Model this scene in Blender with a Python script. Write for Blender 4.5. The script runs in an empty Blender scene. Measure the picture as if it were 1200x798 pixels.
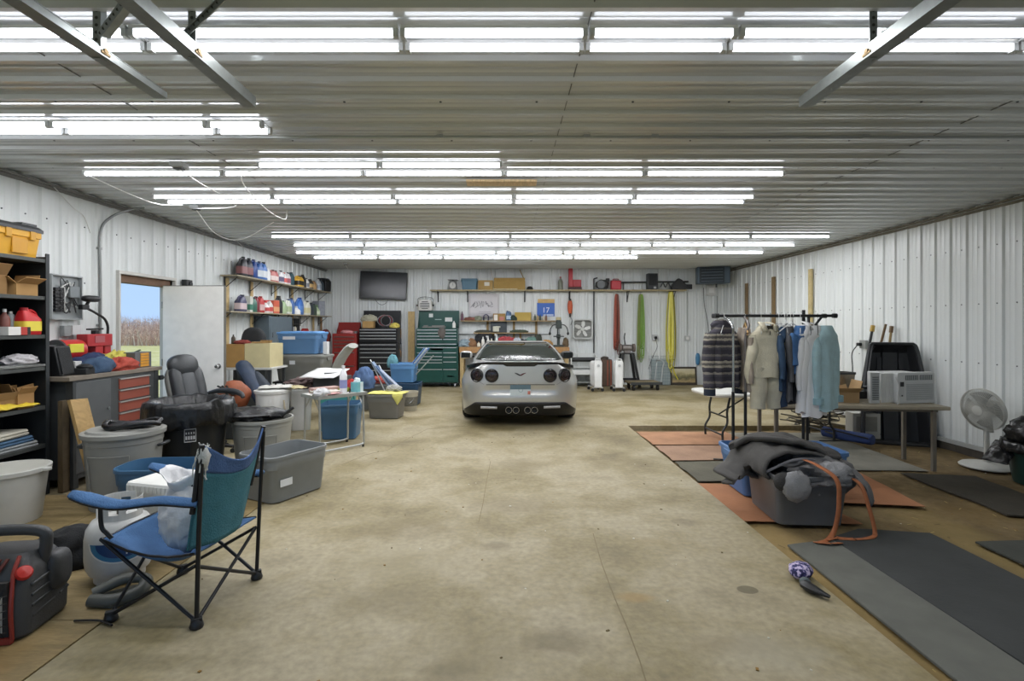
import bpy, bmesh, math, random
from mathutils import Vector, Matrix, noise
SC = bpy.context.scene
COL = SC.collection
RN = random.Random(7)
PI = math.pi
# camera model: eye at (0,0,1.5) looking along +y, focal 605 px in a 1200x798 frame
FPX, CX, CY, EYE = 605.0, 592.0, 381.0, 1.5
GZ = -0.06                       # level of the dirt strip beside the slab
XL, XR, YB, ZC, YF = -4.52, 5.60, 13.0, 2.918, -1.3
def X(px, d): return (px - CX) * d / FPX
def Z(py, d): return EYE - (py - CY) * d / FPX
def DG(py, zg=0.0): return (EYE - zg) * FPX / (py - CY)
def R(a): return math.radians(a)

# ---------------------------------------------------------------- materials
def lin(c):
    if isinstance(c, str):
        c = [int(c[i:i + 2], 16) / 255 for i in (0, 2, 4)]
    return tuple(((v / 12.92) if v <= 0.04045 else ((v + 0.055) / 1.055) ** 2.4) for v in c)
_mats = {}
def M(col, rough=0.5, metal=0.0, var=0.07, scale=9.0, bump=0.0, bscale=60.0, emit=0.0, alpha=None, trans=0.0, coat=0.0):
    key = (col, rough, metal, var, scale, bump, bscale, emit, trans, coat)
    if key in _mats: return _mats[key]
    m = bpy.data.materials.new('mat_' + (col if isinstance(col, str) else 'c'))
    m.use_nodes = True
    nt = m.node_tree; N = nt.nodes; L = nt.links
    b = N['Principled BSDF']
    rgb = lin(col)
    tc = N.new('ShaderNodeTexCoord'); no = N.new('ShaderNodeTexNoise')
    no.inputs['Scale'].default_value = scale; no.inputs['Detail'].default_value = 3
    L.new(tc.outputs['Object'], no.inputs['Vector'])
    mx = N.new('ShaderNodeMix'); mx.data_type = 'RGBA'
    mx.inputs[6].default_value = tuple(max(0, v * (1 - 2 * var)) for v in rgb) + (1,)
    mx.inputs[7].default_value = tuple(min(1, v * (1 + 2 * var)) for v in rgb) + (1,)
    L.new(no.outputs['Fac'], mx.inputs[0]); L.new(mx.outputs[2], b.inputs['Base Color'])
    b.inputs['Roughness'].default_value = rough; b.inputs['Metallic'].default_value = metal
    if bump:
        n2 = N.new('ShaderNodeTexNoise'); n2.inputs['Scale'].default_value = bscale; n2.inputs['Detail'].default_value = 4
        L.new(tc.outputs['Object'], n2.inputs['Vector'])
        bp = N.new('ShaderNodeBump'); bp.inputs['Strength'].default_value = bump; bp.inputs['Distance'].default_value = 0.01
        L.new(n2.outputs['Fac'], bp.inputs['Height']); L.new(bp.outputs['Normal'], b.inputs['Normal'])
    if emit:
        b.inputs['Emission Color'].default_value = rgb + (1,); b.inputs['Emission Strength'].default_value = emit
    if trans: b.inputs['Transmission Weight'].default_value = trans
    if coat: b.inputs['Coat Weight'].default_value = coat; b.inputs['Coat Roughness'].default_value = 0.05
    _mats[key] = m
    return m
def plastic(c): return M(c, 0.42, var=0.05)
def cloth(c): return M(c, 0.95, var=0.10, scale=14, bump=0.5, bscale=120)
def metalm(c, r=0.35): return M(c, r, 0.85)
def paint(c, r=0.4): return M(c, r, 0.0, var=0.05)
def wood(c):
    key = ('wood', c)
    if key in _mats: return _mats[key]
    m = bpy.data.materials.new('wood_' + c); m.use_nodes = True
    nt = m.node_tree; N = nt.nodes; L = nt.links; b = N['Principled BSDF']
    tc = N.new('ShaderNodeTexCoord'); mp = N.new('ShaderNodeMapping'); mp.inputs['Scale'].default_value = (14, 3, 3)
    no = N.new('ShaderNodeTexNoise'); no.inputs['Scale'].default_value = 3; no.inputs['Detail'].default_value = 6; no.inputs['Distortion'].default_value = 1.2
    L.new(tc.outputs['Object'], mp.inputs['Vector']); L.new(mp.outputs['Vector'], no.inputs['Vector'])
    r = N.new('ShaderNodeValToRGB'); rgb = lin(c)
    r.color_ramp.elements[0].position = 0.3; r.color_ramp.elements[1].position = 0.75
    r.color_ramp.elements[0].color = tuple(v * 0.72 for v in rgb) + (1,); r.color_ramp.elements[1].color = tuple(min(1, v * 1.15) for v in rgb) + (1,)
    L.new(no.outputs['Fac'], r.inputs['Fac']); L.new(r.outputs['Color'], b.inputs['Base Color']); b.inputs['Roughness'].default_value = 0.65
    _mats[key] = m
    return m

# ---------------------------------------------------------------- mesh builder
def rrect(w, d, r, n=4, z=0.0, cx=0.0, cy=0.0):
    r = min(r, w / 2 - 1e-4, d / 2 - 1e-4); pts = []
    for (sx, sy, a0) in ((1, 1, 0), (-1, 1, 90), (-1, -1, 180), (1, -1, 270)):
        for k in range(n + 1):
            a = R(a0 + 90 * k / n)
            pts.append((cx + sx * (w / 2 - r) + r * math.cos(a), cy + sy * (d / 2 - r) + r * math.sin(a), z))
    return pts
def ell(a, b, n=24, z=0.0, cx=0.0, cy=0.0, p=2.0):
    out = []
    for k in range(n):
        t = 2 * PI * k / n; c, s = math.cos(t), math.sin(t)
        out.append((cx + a * math.copysign(abs(c) ** (2 / p), c), cy + b * math.copysign(abs(s) ** (2 / p), s), z))
    return out
class MB:
    def __init__(s): s.v = []; s.f = []; s.mi = []
    def add(s, vs, fs, mi=0, T=None):
        b = len(s.v)
        s.v.extend([tuple(T @ Vector(v)) if T is not None else tuple(v) for v in vs])
        for f in fs: s.f.append(tuple(b + i for i in f)); s.mi.append(mi)
        return s
    def box(s, c, sz, rz=0.0, mi=0, T=None):
        x, y, z = sz[0] / 2, sz[1] / 2, sz[2] / 2
        vs = [(-x, -y, -z), (x, -y, -z), (x, y, -z), (-x, y, -z), (-x, -y, z), (x, -y, z), (x, y, z), (-x, y, z)]
        fs = [(0, 3, 2, 1), (4, 5, 6, 7), (0, 1, 5, 4), (1, 2, 6, 5), (2, 3, 7, 6), (3, 0, 4, 7)]
        m = Matrix.Translation(c) @ Matrix.Rotation(rz, 4, 'Z')
        if T is not None: m = T @ m
        return s.add(vs, fs, mi, m)
    def bar(s, p0, p1, w, t, mi=0, up=(0, 0, 1)):
        p0, p1 = Vector(p0), Vector(p1); d = (p1 - p0); L = d.length; d.normalize()
        u = Vector(up)
        if abs(d.dot(u)) > 0.98: u = Vector((0, 1, 0)) if abs(d.y) < 0.9 else Vector((1, 0, 0))
        sd = d.cross(u).normalized(); u = sd.cross(d).normalized()
        m = Matrix((sd, d, u)).transposed().to_4x4(); m.translation = (p0 + p1) / 2
        return s.box((0, 0, 0), (w, L, t), 0, mi, m)
    def loft(s, rings, cap0=True, cap1=True, mi=0, closed=True, T=None):
        n = len(rings[0]); vs = [p for r in rings for p in r]; fs = []
        for i in range(len(rings) - 1):
            for k in range(n if closed else n - 1):
                a, b = i * n + k, i * n + (k + 1) % n
                fs.append((a, b, b + n, a + n))
        if cap0: fs.append(tuple(reversed(range(n))))
        if cap1: fs.append(tuple(range((len(rings) - 1) * n, len(rings) * n)))
        return s.add(vs, fs, mi, T)
    def cyl(s, p0, p1, r0, r1=None, n=14, mi=0, caps=True):
        return s.tube([p0, p1], [r0, r0 if r1 is None else r1], n, mi, caps)
    def tube(s, pts, r, n=8, mi=0, caps=True, flat=1.0):
        pts = [Vector(p) for p in pts]; q = [pts[0]]
        rr = r if isinstance(r, (list, tuple)) else [r] * len(pts)
        tang = []
        for i in range(len(pts)):
            a = pts[max(0, i - 1)]; b = pts[min(len(pts) - 1, i + 1)]
            t = (b - a); tang.append(t.normalized() if t.length > 1e-9 else Vector((0, 0, 1)))
        t0 = tang[0]; u = Vector((0, 0, 1)) if abs(t0.z) < 0.9 else Vector((1, 0, 0))
        u = (u - t0 * u.dot(t0)).normalized(); rings = []
        for i, p in enumerate(pts):
            t = tang[i]; u = (u - t * u.dot(t))
            u = u.normalized() if u.length > 1e-6 else Vector((1, 0, 0)); w = t.cross(u)
            rings.append([tuple(p + (u * math.cos(2 * PI * k / n) * flat + w * math.sin(2 * PI * k / n)) * rr[i]) for k in range(n)])
        return s.loft(rings, caps, caps, mi)
    def lathe(s, prof, n=24, c=(0, 0, 0), mi=0, T=None, cap0=False, cap1=False):
        rings = [[(c[0] + r * math.cos(2 * PI * k / n), c[1] + r * math.sin(2 * PI * k / n), c[2] + z) for k in range(n)] for r, z in prof]
        return s.loft(rings, cap0, cap1, mi, True, T)
    def prism(s, poly, h0, h1, mi=0, T=None, axis='Z'):
        def q(a, b, h): return (a, b, h) if axis == 'Z' else ((a, h, b) if axis == 'Y' else (h, a, b))
        n = len(poly); vs = [q(a, b, h0) for a, b in poly] + [q(a, b, h1) for a, b in poly]
        fs = [tuple(reversed(range(n))), tuple(range(n, 2 * n))] + [(k, (k + 1) % n, n + (k + 1) % n, n + k) for k in range(n)]
        return s.add(vs, fs, mi, T)
    def grid(s, fn, nu, nv, mi=0, T=None):
        vs = [fn(i / nu, j / nv) for j in range(nv + 1) for i in range(nu + 1)]
        fs = [(j * (nu + 1) + i, j * (nu + 1) + i + 1, (j + 1) * (nu + 1) + i + 1, (j + 1) * (nu + 1) + i) for j in range(nv) for i in range(nu)]
        return s.add(vs, fs, mi, T)
    def blob(s, c, r, amp=0.2, freq=2.0, seed=0, nu=22, nv=14, mi=0, flat=None, p=2.0, ridge=False):
        rings = []; off = Vector((seed * 7.31, seed * 3.17, seed * 1.73))
        for j in range(nv + 1):
            ph = -PI / 2 + PI * j / nv; ph = max(min(ph, PI / 2 - 0.02), -PI / 2 + 0.02); ring = []
            for i in range(nu):
                th = 2 * PI * i / nu
                cz = math.copysign(abs(math.sin(ph)) ** (2 / p), math.sin(ph)); cr = abs(math.cos(ph)) ** (2 / p)
                dx = math.copysign(abs(math.cos(th)) ** (2 / p), math.cos(th)) * cr; dy = math.copysign(abs(math.sin(th)) ** (2 / p), math.sin(th)) * cr
                v = Vector((dx, dy, cz)); nz = noise.noise(v * freq + off) + 0.5 * noise.noise(v * freq * 2.3 + off)
                if ridge: nz = 1 - 2 * abs(noise.noise(v * freq + off)) - 0.6 * abs(noise.noise(v * freq * 2.2 + off))
                k = 1 + amp * nz
                z = c[2] + cz * r[2] * k
                if flat is not None: z = max(z, flat)
                ring.append((c[0] + dx * r[0] * k, c[1] + dy * r[1] * k, z))
            rings.append(ring)
        return s.loft(rings, True, True, mi)
    def build(s, name, mats, parent=None, loc=(0, 0, 0), rz=0.0, bevel=0.0, smooth=True, solid=0.0, sub=0, ang=40, rot=None, seg=2):
        me = bpy.data.meshes.new(name); me.from_pydata(s.v, [], s.f)
        if not isinstance(mats, (list, tuple)): mats = [mats]
        for m in mats: me.materials.append(m)
        me.polygons.foreach_set('material_index', s.mi)
        bm = bmesh.new(); bm.from_mesh(me); bmesh.ops.recalc_face_normals(bm, faces=bm.faces); bm.to_mesh(me); bm.free()
        if smooth:
            me.polygons.foreach_set('use_smooth', [True] * len(me.polygons)); me.set_sharp_from_angle(angle=R(ang))
        me.update()
        o = bpy.data.objects.new(name, me); COL.objects.link(o)
        if parent: o.parent = parent
        o.location = loc; o.rotation_euler = rot if rot else (0, 0, rz)
        if solid:
            md = o.modifiers.new('s', 'SOLIDIFY'); md.thickness = solid; md.offset = 0
        if bevel:
            md = o.modifiers.new('b', 'BEVEL'); md.width = bevel; md.segments = seg; md.limit_method = 'ANGLE'; md.angle_limit = R(40)
        if sub:
            md = o.modifiers.new('u', 'SUBSURF'); md.levels = sub; md.render_levels = sub
        return o
def tag(o, label, cat, group=None, kind=None):
    o['label'] = label; o['category'] = cat
    if group: o['group'] = group
    if kind: o['kind'] = kind
    return o
def thing(name, label, cat, loc=(0, 0, 0), rz=0.0, group=None, rot=None):
    o = bpy.data.objects.new(name, None); COL.objects.link(o); o.empty_display_size = 0.1
    o.location = loc; o.rotation_euler = rot if rot else (0, 0, rz)
    return tag(o, label, cat, group)
def one(mb, name, mats, label, cat, loc=(0, 0, 0), rz=0.0, group=None, kind=None, **k):
    return tag(mb.build(name, mats, None, loc, rz, **k), label, cat, group, kind)
def struct(mb, name, mats, loc=(0, 0, 0), label=None, **k):
    o = mb.build(name, mats, None, loc, **k); o['kind'] = 'structure'
    if label: o['label'] = label
    return o
def copy_tree(o, loc=None, rz=None, label=None, parent=None, group=None):
    c = o.copy(); COL.objects.link(c)
    if parent: c.parent = parent
    if loc is not None: c.location = loc
    if rz is not None: c.rotation_euler = (0, 0, rz)
    if label: c['label'] = label
    if group: c['group'] = group
    for ch in list(o.children): copy_tree(ch, parent=c)
    return c
def spline(pts, n=8):
    """Catmull-Rom through the points"""
    P = [Vector(p) for p in pts]; P = [2 * P[0] - P[1]] + P + [2 * P[-1] - P[-2]]; out = []
    for i in range(1, len(P) - 2):
        for k in range(n):
            t = k / n; a, b, c, d = P[i - 1], P[i], P[i + 1], P[i + 2]
            out.append(tuple(0.5 * ((2 * b) + (c - a) * t + (2 * a - 5 * b + 4 * c - d) * t * t + (3 * b - a - 3 * c + d) * t ** 3)))
    out.append(tuple(P[-2])); return out
def text_mesh(txt, size, mat, parent, loc, rot, name='lettering', ext=0.0008, align='CENTER'):
    cu = bpy.data.curves.new(name, 'FONT'); cu.body = txt; cu.size = size; cu.extrude = ext; cu.align_x = align; cu.align_y = 'CENTER'
    t = bpy.data.objects.new(name, cu); COL.objects.link(t)
    dg = bpy.context.evaluated_depsgraph_get(); me = bpy.data.meshes.new_from_object(t.evaluated_get(dg))
    bpy.data.objects.remove(t); bpy.data.curves.remove(cu)
    me.materials.clear(); me.materials.append(mat)
    o = bpy.data.objects.new(name, me); COL.objects.link(o); o.parent = parent; o.location = loc; o.rotation_euler = rot
    return o
BLK = plastic('1b1c1e'); WHT = plastic('dcdcd8'); CHROME = M('b9bcbc', 0.25, 0.9); ZINC = M('8f9492', 0.42, 0.8, var=0.12, scale=20)
GREYP = plastic('82827e'); DKG = plastic('3a3c3d'); RUB = M('1c1d1d', 0.8)
# ================================================================ the shell
def corr(u0, u1, per=0.2286, ht=0.019, base=0.066, top=0.030, ph=0.0):
    """rib profile along u: main ribs plus two shallow swages between"""
    pts = [(u0, 0.0)]; k = math.floor((u0 - ph) / per)
    while True:
        c = ph + k * per
        if c - base > u1: break
        for du, h in ((-base / 2, 0), (-top / 2, ht), (top / 2, ht), (base / 2, 0),
                      (per * .36 - .012, 0), (per * .36, .0035), (per * .36 + .012, 0), (per * .64 - .012, 0), (per * .64, .0035), (per * .64 + .012, 0)):
            u = c + du
            if u0 < u < u1: pts.append((u, h))
        k += 1
    pts.append((u1, 0.0)); return pts
def panel(mb, prof, v0, v1, fn, mi=0):
    vs = [fn(u, h, v0) for u, h in prof] + [fn(u, h, v1) for u, h in prof]; n = len(prof)
    mb.add(vs, [(i, i + 1, n + i + 1, n + i) for i in range(n - 1)], mi)
def steel(c, rough, spec=0.5, metal=0.0):
    m = M(c, rough, metal, var=0.035, scale=1.3, bump=0.03, bscale=2.2); return m
WALLM = steel('d9dddc', 0.3); CEILM = steel('c6c9c9', 0.2, metal=0.2)
SCREW = M('55565a', 0.4, 0.6)
def screws(mb, pts, nrm):
    for p in pts:
        q = tuple(p[i] + nrm[i] * 0.006 for i in range(3)); mb.cyl(p, q, 0.008, 0.007, 6, 1)
# left wall (a door opening at y 6.02..7.02, z 0..2.10)
DY0, DY1, DZT = 6.02, 7.02, 2.10
mb = MB(); fl = lambda u, h, v: (XL + h, u, v)
panel(mb, corr(YF, DY0), -0.1, ZC, fl); panel(mb, corr(DY1, YB), -0.1, ZC, fl); panel(mb, corr(DY0, DY1), DZT, ZC, fl)
screws(mb, [(XL, y * 0.2286 + 0.06, z) for y in range(8, 56) for z in (1.95, 2.55) if not (DY0 - .1 < y * .2286 + .06 < DY1 + .1 and z < 2.2)], (1, 0, 0))
struct(mb, 'wall_left', [WALLM, SCREW], label='white ribbed steel wall with the open door', ang=20)
mb = MB(); fr = lambda u, h, v: (XR - h, u, v)
panel(mb, corr(YF, YB, ph=.1), 0.04, ZC, fr)
screws(mb, [(XR, y * 0.2286 + 0.16, z) for y in range(14, 56) for z in (1.05, 1.75, 2.42)], (-1, 0, 0))
struct(mb, 'wall_right', [WALLM, SCREW], label='white ribbed steel wall on the dirt side', ang=20)
mb = MB(); fb = lambda u, h, v: (u, YB - h, v)
panel(mb, corr(XL, XR), -0.02, ZC, fb)
struct(mb, 'wall_back', [WALLM], label='white ribbed steel wall at the far end', ang=20)
# the garage-door end behind the camera: two open doorways let daylight in
mb = MB()
for x0, x1, z0, z1 in ((XL, -4.35, 0, ZC), (-1.95, -1.55, 0, ZC), (1.85, XR, 0, ZC), (-4.35, -1.95, 2.55, ZC), (-1.55, 1.85, 2.55, ZC)):
    mb.box(((x0 + x1) / 2, YF - .06, (z0 + z1) / 2), (x1 - x0, .12, z1 - z0))
struct(mb, 'wall_front', [WALLM])
mb = MB(); fc = lambda u, h, v: (v, u, ZC - h)
panel(mb, corr(YF - .1, YB, ht=.021), XL - .02, XR + .02, fc)
cp = []
for y in range(8, 56, 3):
    for x in range(-7, 9): cp.append((x * .61 + .2, y * .2286 + .075, ZC))
screws(mb, cp, (0, 0, -1))
for xs in (-2.42, 0.39, 3.2):
    mb.box((xs, 6, ZC - .003), (.005, 14, .004), 0, 2)
struct(mb, 'ceiling', [CEILM, SCREW, M('5c5d5b', .6)], label='ribbed grey white steel ceiling', ang=20)
mb = MB()
mb.box((XL + .03, (YB + YF) / 2, ZC - .035), (.035, YB - YF, .02)); mb.box((XL + .016, (YB + YF) / 2, ZC - .06), (.012, YB - YF, .03))
struct(mb, 'trim_1', paint('777673'))
mb = MB()
mb.box((XR - .03, (YB + YF) / 2, ZC - .035), (.035, YB - YF, .02)); mb.box((XR - .016, (YB + YF) / 2, ZC - .07), (.012, YB - YF, .03))
struct(mb, 'trim_2', M('7d7768', .7, var=.25, scale=4))
mb = MB(); mb.box((XR - .03, (YB + YF) / 2, .05), (.03, YB - YF, .05)); struct(mb, 'baseboard_right', paint('aeb0ae'))
mb = MB(); mb.box((XR + .02, (YB + YF) / 2, -.02), (.1, YB - YF, .12)); struct(mb, 'trim_3', M('4b463f', .9, var=.3, scale=6, bump=.5, bscale=20))

# ---------------------------------------------------------------- floors
def ground_mat(name, stops, scale, stains=(), bump=0.15, rough=0.8, fine=30.0, streak=(1, 1, 1), contrast=(0.3, 0.7)):
    m = bpy.data.materials.new(name); m.use_nodes = True
    nt = m.node_tree; N = nt.nodes; L = nt.links; b = N['Principled BSDF']
    tc = N.new('ShaderNodeTexCoord'); mp = N.new('ShaderNodeMapping'); mp.inputs['Scale'].default_value = streak
    L.new(tc.outputs['Object'], mp.inputs['Vector'])
    no = N.new('ShaderNodeTexNoise'); no.inputs['Scale'].default_value = scale; no.inputs['Detail'].default_value = 9; no.inputs['Roughness'].default_value = .62
    L.new(mp.outputs['Vector'], no.inputs['Vector'])
    r = N.new('ShaderNodeValToRGB'); cr = r.color_ramp
    cr.elements[0].position, cr.elements[1].position = contrast
    cr.elements[0].color = lin(stops[0]) + (1,); cr.elements[1].color = lin(stops[-1]) + (1,)
    for i, s in enumerate(stops[1:-1]):
        e = cr.elements.new(contrast[0] + (contrast[1] - contrast[0]) * (i + 1) / (len(stops) - 1)); e.color = lin(s) + (1,)
    L.new(no.outputs['Fac'], r.inputs['Fac']); col = r.outputs['Color']
    f = N.new('ShaderNodeTexNoise'); f.inputs['Scale'].default_value = fine; f.inputs['Detail'].default_value = 5
    L.new(mp.outputs['Vector'], f.inputs['Vector'])
    mr = N.new('ShaderNodeMapRange'); mr.inputs[1].default_value = .3; mr.inputs[2].default_value = .7; mr.inputs[3].default_value = .84; mr.inputs[4].default_value = 1.14
    L.new(f.outputs['Fac'], mr.inputs[0])
    mu = N.new('ShaderNodeMix'); mu.data_type = 'RGBA'; mu.blend_type = 'MULTIPLY'; mu.inputs[0].default_value = 1
    L.new(col, mu.inputs[6]); L.new(mr.outputs[0], mu.inputs[7]); col = mu.outputs[2]
    dn = N.new('ShaderNodeTexNoise'); dn.inputs['Scale'].default_value = 5; dn.inputs['Detail'].default_value = 4
    L.new(tc.outputs['Object'], dn.inputs['Vector'])
    for (cx, cy, rx, ry, c, s, e) in stains:
        sb = N.new('ShaderNodeVectorMath'); sb.operation = 'SUBTRACT'; sb.inputs[1].default_value = (cx, cy, 0)
        L.new(tc.outputs['Object'], sb.inputs[0])
        ml = N.new('ShaderNodeVectorMath'); ml.operation = 'MULTIPLY'; ml.inputs[1].default_value = (1 / rx, 1 / ry, 0); L.new(sb.outputs[0], ml.inputs[0])
        ln = N.new('ShaderNodeVectorMath'); ln.operation = 'LENGTH'; L.new(ml.outputs[0], ln.inputs[0])
        ad = N.new('ShaderNodeMath'); ad.operation = 'MULTIPLY_ADD'; ad.inputs[1].default_value = e * 2; L.new(dn.outputs['Fac'], ad.inputs[0])
        L.new(ln.outputs['Value'], ad.inputs[2])
        q = N.new('ShaderNodeMapRange'); q.interpolation_type = 'SMOOTHSTEP'
        q.inputs[1].default_value = 1 + e + .25 * e; q.inputs[2].default_value = .45 + e * .6; q.inputs[3].default_value = 0; q.inputs[4].default_value = s
        if e < .2: q.inputs[1].default_value = 1.1 + e; q.inputs[2].default_value = .9 + e
        L.new(ad.outputs[0], q.inputs[0])
        mx = N.new('ShaderNodeMix'); mx.data_type = 'RGBA'; mx.inputs[7].default_value = lin(c) + (1,)
        L.new(q.outputs[0], mx.inputs[0]); L.new(col, mx.inputs[6]); col = mx.outputs[2]
    L.new(col, b.inputs['Base Color']); b.inputs['Roughness'].default_value = rough
    bp = N.new('ShaderNodeBump'); bp.inputs['Strength'].default_value = bump; bp.inputs['Distance'].default_value = .01
    L.new(f.outputs['Fac'], bp.inputs['Height']); L.new(bp.outputs['Normal'], b.inputs['Normal'])
    return m
BR = '6f6240'; OR_ = 'b08a4a'
def st(px, py, rx, ry, c, s, e=.55):
    d = DG(py); return (X(px, d), d, rx, ry, c, s, e)
STAINS = [st(655, 752, .22, .13, '64593b', .6), st(525, 785, .16, .09, '675c3c', .6), st(600, 592, .45, .28, BR, .5), st(585, 640, .12, .09, '6b6044', .55),
          st(610, 545, .35, .35, BR, .55), st(480, 618, .45, .3, BR, .4), st(450, 705, .3, .2, '776c50', .4), st(745, 700, .12, .06, '94753c', .55),
          st(876, 691, .058, .045, '544d37', .75, .08), st(805, 612, .12, .09, '675d44', .5), st(745, 540, .3, .2, BR, .4), st(870, 755, .35, .1, '726340', .45),
          st(610, 500, .5, .35, '787052', .4), st(455, 540, .3, .2, '756b4b', .45), st(705, 545, .15, .2, '736744', .4), st(760, 635, .25, .1, '857445', .35),
          st(905, 762, .3, .2, 'a29d8b', .4), st(470, 660, .5, .3, '9a9074', .35), st(560, 760, .3, .2, '7b6f4e', .35), st(745, 463, 1.2, .25, '716748', .4), st(655, 466, .4, .2, '6b6144', .4)]
CONC = ground_mat('concrete', ('6c6042', '877b58', '9d9276', '877d62'), 1.1, STAINS, rough=.62, fine=26)
SLABX, SLABY, SEAMX = 1.83, 7.70, -2.03
mb = MB()
mb.box(((SEAMX + SLABX) / 2, (YF + SLABY) / 2 - 2, -.1), (SLABX - SEAMX, SLABY - YF + 4, .2))
mb.box(((XL + XR) / 2, (SLABY + YB) / 2 + .1, -.1), (XR - XL + .3, YB - SLABY + .2, .2))
mb.box(((XL + SEAMX) / 2 - .1, (5.2 + SLABY) / 2, -.1), (SEAMX - XL + .2, SLABY - 5.2, .2))
# hairline cracks in the slab
CR = []
def crack(pts):
    q = [(X(px, DG(py)), DG(py), .0006) for px, py in pts]
    for a, b in zip(q, q[1:]): mb.bar(a, b, .005, .0012, 1)
crack([(400, 545), (428, 533), (455, 527), (480, 513), (500, 503), (525, 500), (545, 499)])
crack([(757, 798), (750, 775), (735, 735), (720, 700), (705, 660), (695, 625)]); crack([(575, 540), (570, 565), (566, 590), (561, 612)])
struct(mb, 'floor', [CONC, M('7a6e52', .9)], smooth=False, label='stained tan concrete slab')
PLY = ground_mat('plywood', ('6f5f3c', '8b7850', '9c8963'), 1.6, [(-2.5, 2.2, .5, .4, '8f682c', .5, .5)], rough=.7, fine=22, streak=(1.0, 4.5, 1), contrast=(.35, .68))
mb = MB(); xs = (XL, -3.28, SEAMX - .004); ys = (YF - .5, .5, 2.62, 4.55)
for i in range(2):
    for j in range(3): mb.box(((xs[i] + xs[i + 1]) / 2, (ys[j] + ys[j + 1]) / 2, -.012), (xs[i + 1] - xs[i] - .006, ys[j + 1] - ys[j] - .006, .03))
mb.box(((XL + SEAMX) / 2, 1.8, -.12), (SEAMX - XL, 6.9, .18), 0, 1)
struct(mb, 'floor', [PLY, M('4a4334', .95, bump=.4)], smooth=False, label='worn plywood sheets over the floor along the shelf side')
mb = MB(); mb.box(((XL + SEAMX) / 2, 4.87, -.108), (SEAMX - XL, .66, .2)); struct(mb, 'floor', [M('867a5e', .9, var=.25, scale=3, bump=.4, bscale=25)], smooth=False)
DIRT = ground_mat('dirt', ('4a3d25', '665535', '7c6947', '685a38'), 1.3, [(2.0, 3.2, .25, 2.0, '9c8451', .6, .5), (3.4, 3.6, .3, 1.5, '94804f', .55, .5), (4.6, 5.2, .6, .5, '5f4b24', .6, .5), (3.9, 4.3, .7, .35, '6b5526', .5, .6)], bump=.9, rough=.95, fine=20)
def dirtf(u, v):
    x = SLABX - .02 + u * (XR + .2 - SLABX); y = YF - .5 + v * (SLABY + .5 - YF)
    return (x, y, GZ + .012 * noise.noise((x * 2.3, y * 2.3, 0)) + .006 * noise.noise((x * 7, y * 7, 3)) - .012)
mb = MB(); mb.grid(dirtf, 60, 110); struct(mb, 'floor', [DIRT], label='bare dirt strip between the slab and the wall')
# loose chips on the slab and the dirt, too many to count
mb = MB(); rr = random.Random(3)
for i in range(150):
    if i < 90: x, y, z = rr.uniform(-1.9, 1.8), rr.uniform(2, 7.5), .002
    else: x, y, z = rr.uniform(1.9, 5.2), rr.uniform(2.3, 6.5), GZ + .006
    s = rr.uniform(.004, .013); mb.box((x, y, z), (s, s * rr.uniform(.5, 2), s * .4), rr.uniform(0, 3), rr.choice((0, 0, 1, 2)))
for i in range(260):
    x, y = rr.uniform(1.86, 5.4), rr.uniform(2.2, 7.2); a = rr.uniform(0, 3.14); l = rr.uniform(.012, .05)
    mb.bar((x, y, GZ + .004), (x + l * math.cos(a), y + l * math.sin(a), GZ + .008), .0035, .002, rr.choice((0, 2, 2, 3)))
o = mb.build('debris', [M('6a5c3d', .9), M('c9c5b6', .8), M('8a6a35', .9), M('b39c63', .9)], smooth=False); tag(o, 'scattered crumbs of dirt and paper over the floor', 'debris', None, 'stuff')
# outside
mb = MB(); mb.box((-16, 10, -.2), (80, 110, .1)); struct(mb, 'ground', [ground_mat('grass', ('b9b26a', 'c9c07c', 'd6cc98'), 1.2, (), rough=.95, fine=8)], smooth=False)
mb = MB(); rr = random.Random(11)
for i in range(5200):
    x = rr.uniform(-46, -20); y = rr.uniform(41, 50) ; h = rr.uniform(.9, 2.5) * (1 if y > 42 else .7) + .35 * noise.noise((x * .3, y * .3, 0))
    lx, ly = rr.uniform(-.5, .5), rr.uniform(-.3, .3); w = rr.uniform(.02, .05); k = rr.randrange(3)
    mb.add([(x - w, y, -.15), (x + w, y, -.15), (x + lx + w * .3, y + ly, h), (x, y + w, -.15)], [(0, 1, 2), (1, 3, 2), (3, 0, 2)], k)
    for q in range(3):
        t = rr.uniform(.3, .8); bx, by, bz = x + lx * t, y + ly * t, h * t; ex, ey = rr.uniform(-.5, .5), rr.uniform(-.3, .3)
        mb.add([(bx, by, bz - .02), (bx, by, bz + .03), (bx + ex, by + ey, bz + rr.uniform(.15, .5))], [(0, 1, 2)], k)
tag(mb.build('dry_brush', [M('dcc0ac', 1), M('c9a794', 1), M('e6d2be', 1)], smooth=False), 'tangled bare tan brush across the grass outside the door', 'brush', None, 'stuff')

# ---------------------------------------------------------------- the door in the left wall
mb = MB()
for y in (DY0 - .012, DY1 + .012): mb.box((XL + .005, y, DZT / 2), (.07, .025, DZT))
mb.box((XL + .01, (DY0 + DY1) / 2, DZT + .02), (.06, DY1 - DY0 + .05, .04))
fr_ = struct(mb, 'door_1', paint('c9c7c1'), label='open doorway to the grass with white steel frame', bevel=.003)
mb = MB(); mb.box((XL - .08, (DY0 + DY1) / 2, DZT - .045), (.14, DY1 - DY0, .09)); mb.build('header', wood('6e5038'), fr_)
mb = MB(); mb.box((XL - .08, DY1 - .02, DZT / 2), (.14, .04, DZT)); mb.box((XL - .08, DY0 + .02, DZT / 2), (.14, .04, DZT)); mb.build('jamb', paint('c8c3ba'), fr_)
mb = MB(); mb.box((XL - .04, (DY0 + DY1) / 2, -.005), (.2, DY1 - DY0, .03)); mb.build('threshold', ZINC, fr_)
lf = thing('door_leaf', 'white flush steel door standing open into the shop', 'door', (-4.09, 6.79, .012))
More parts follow.
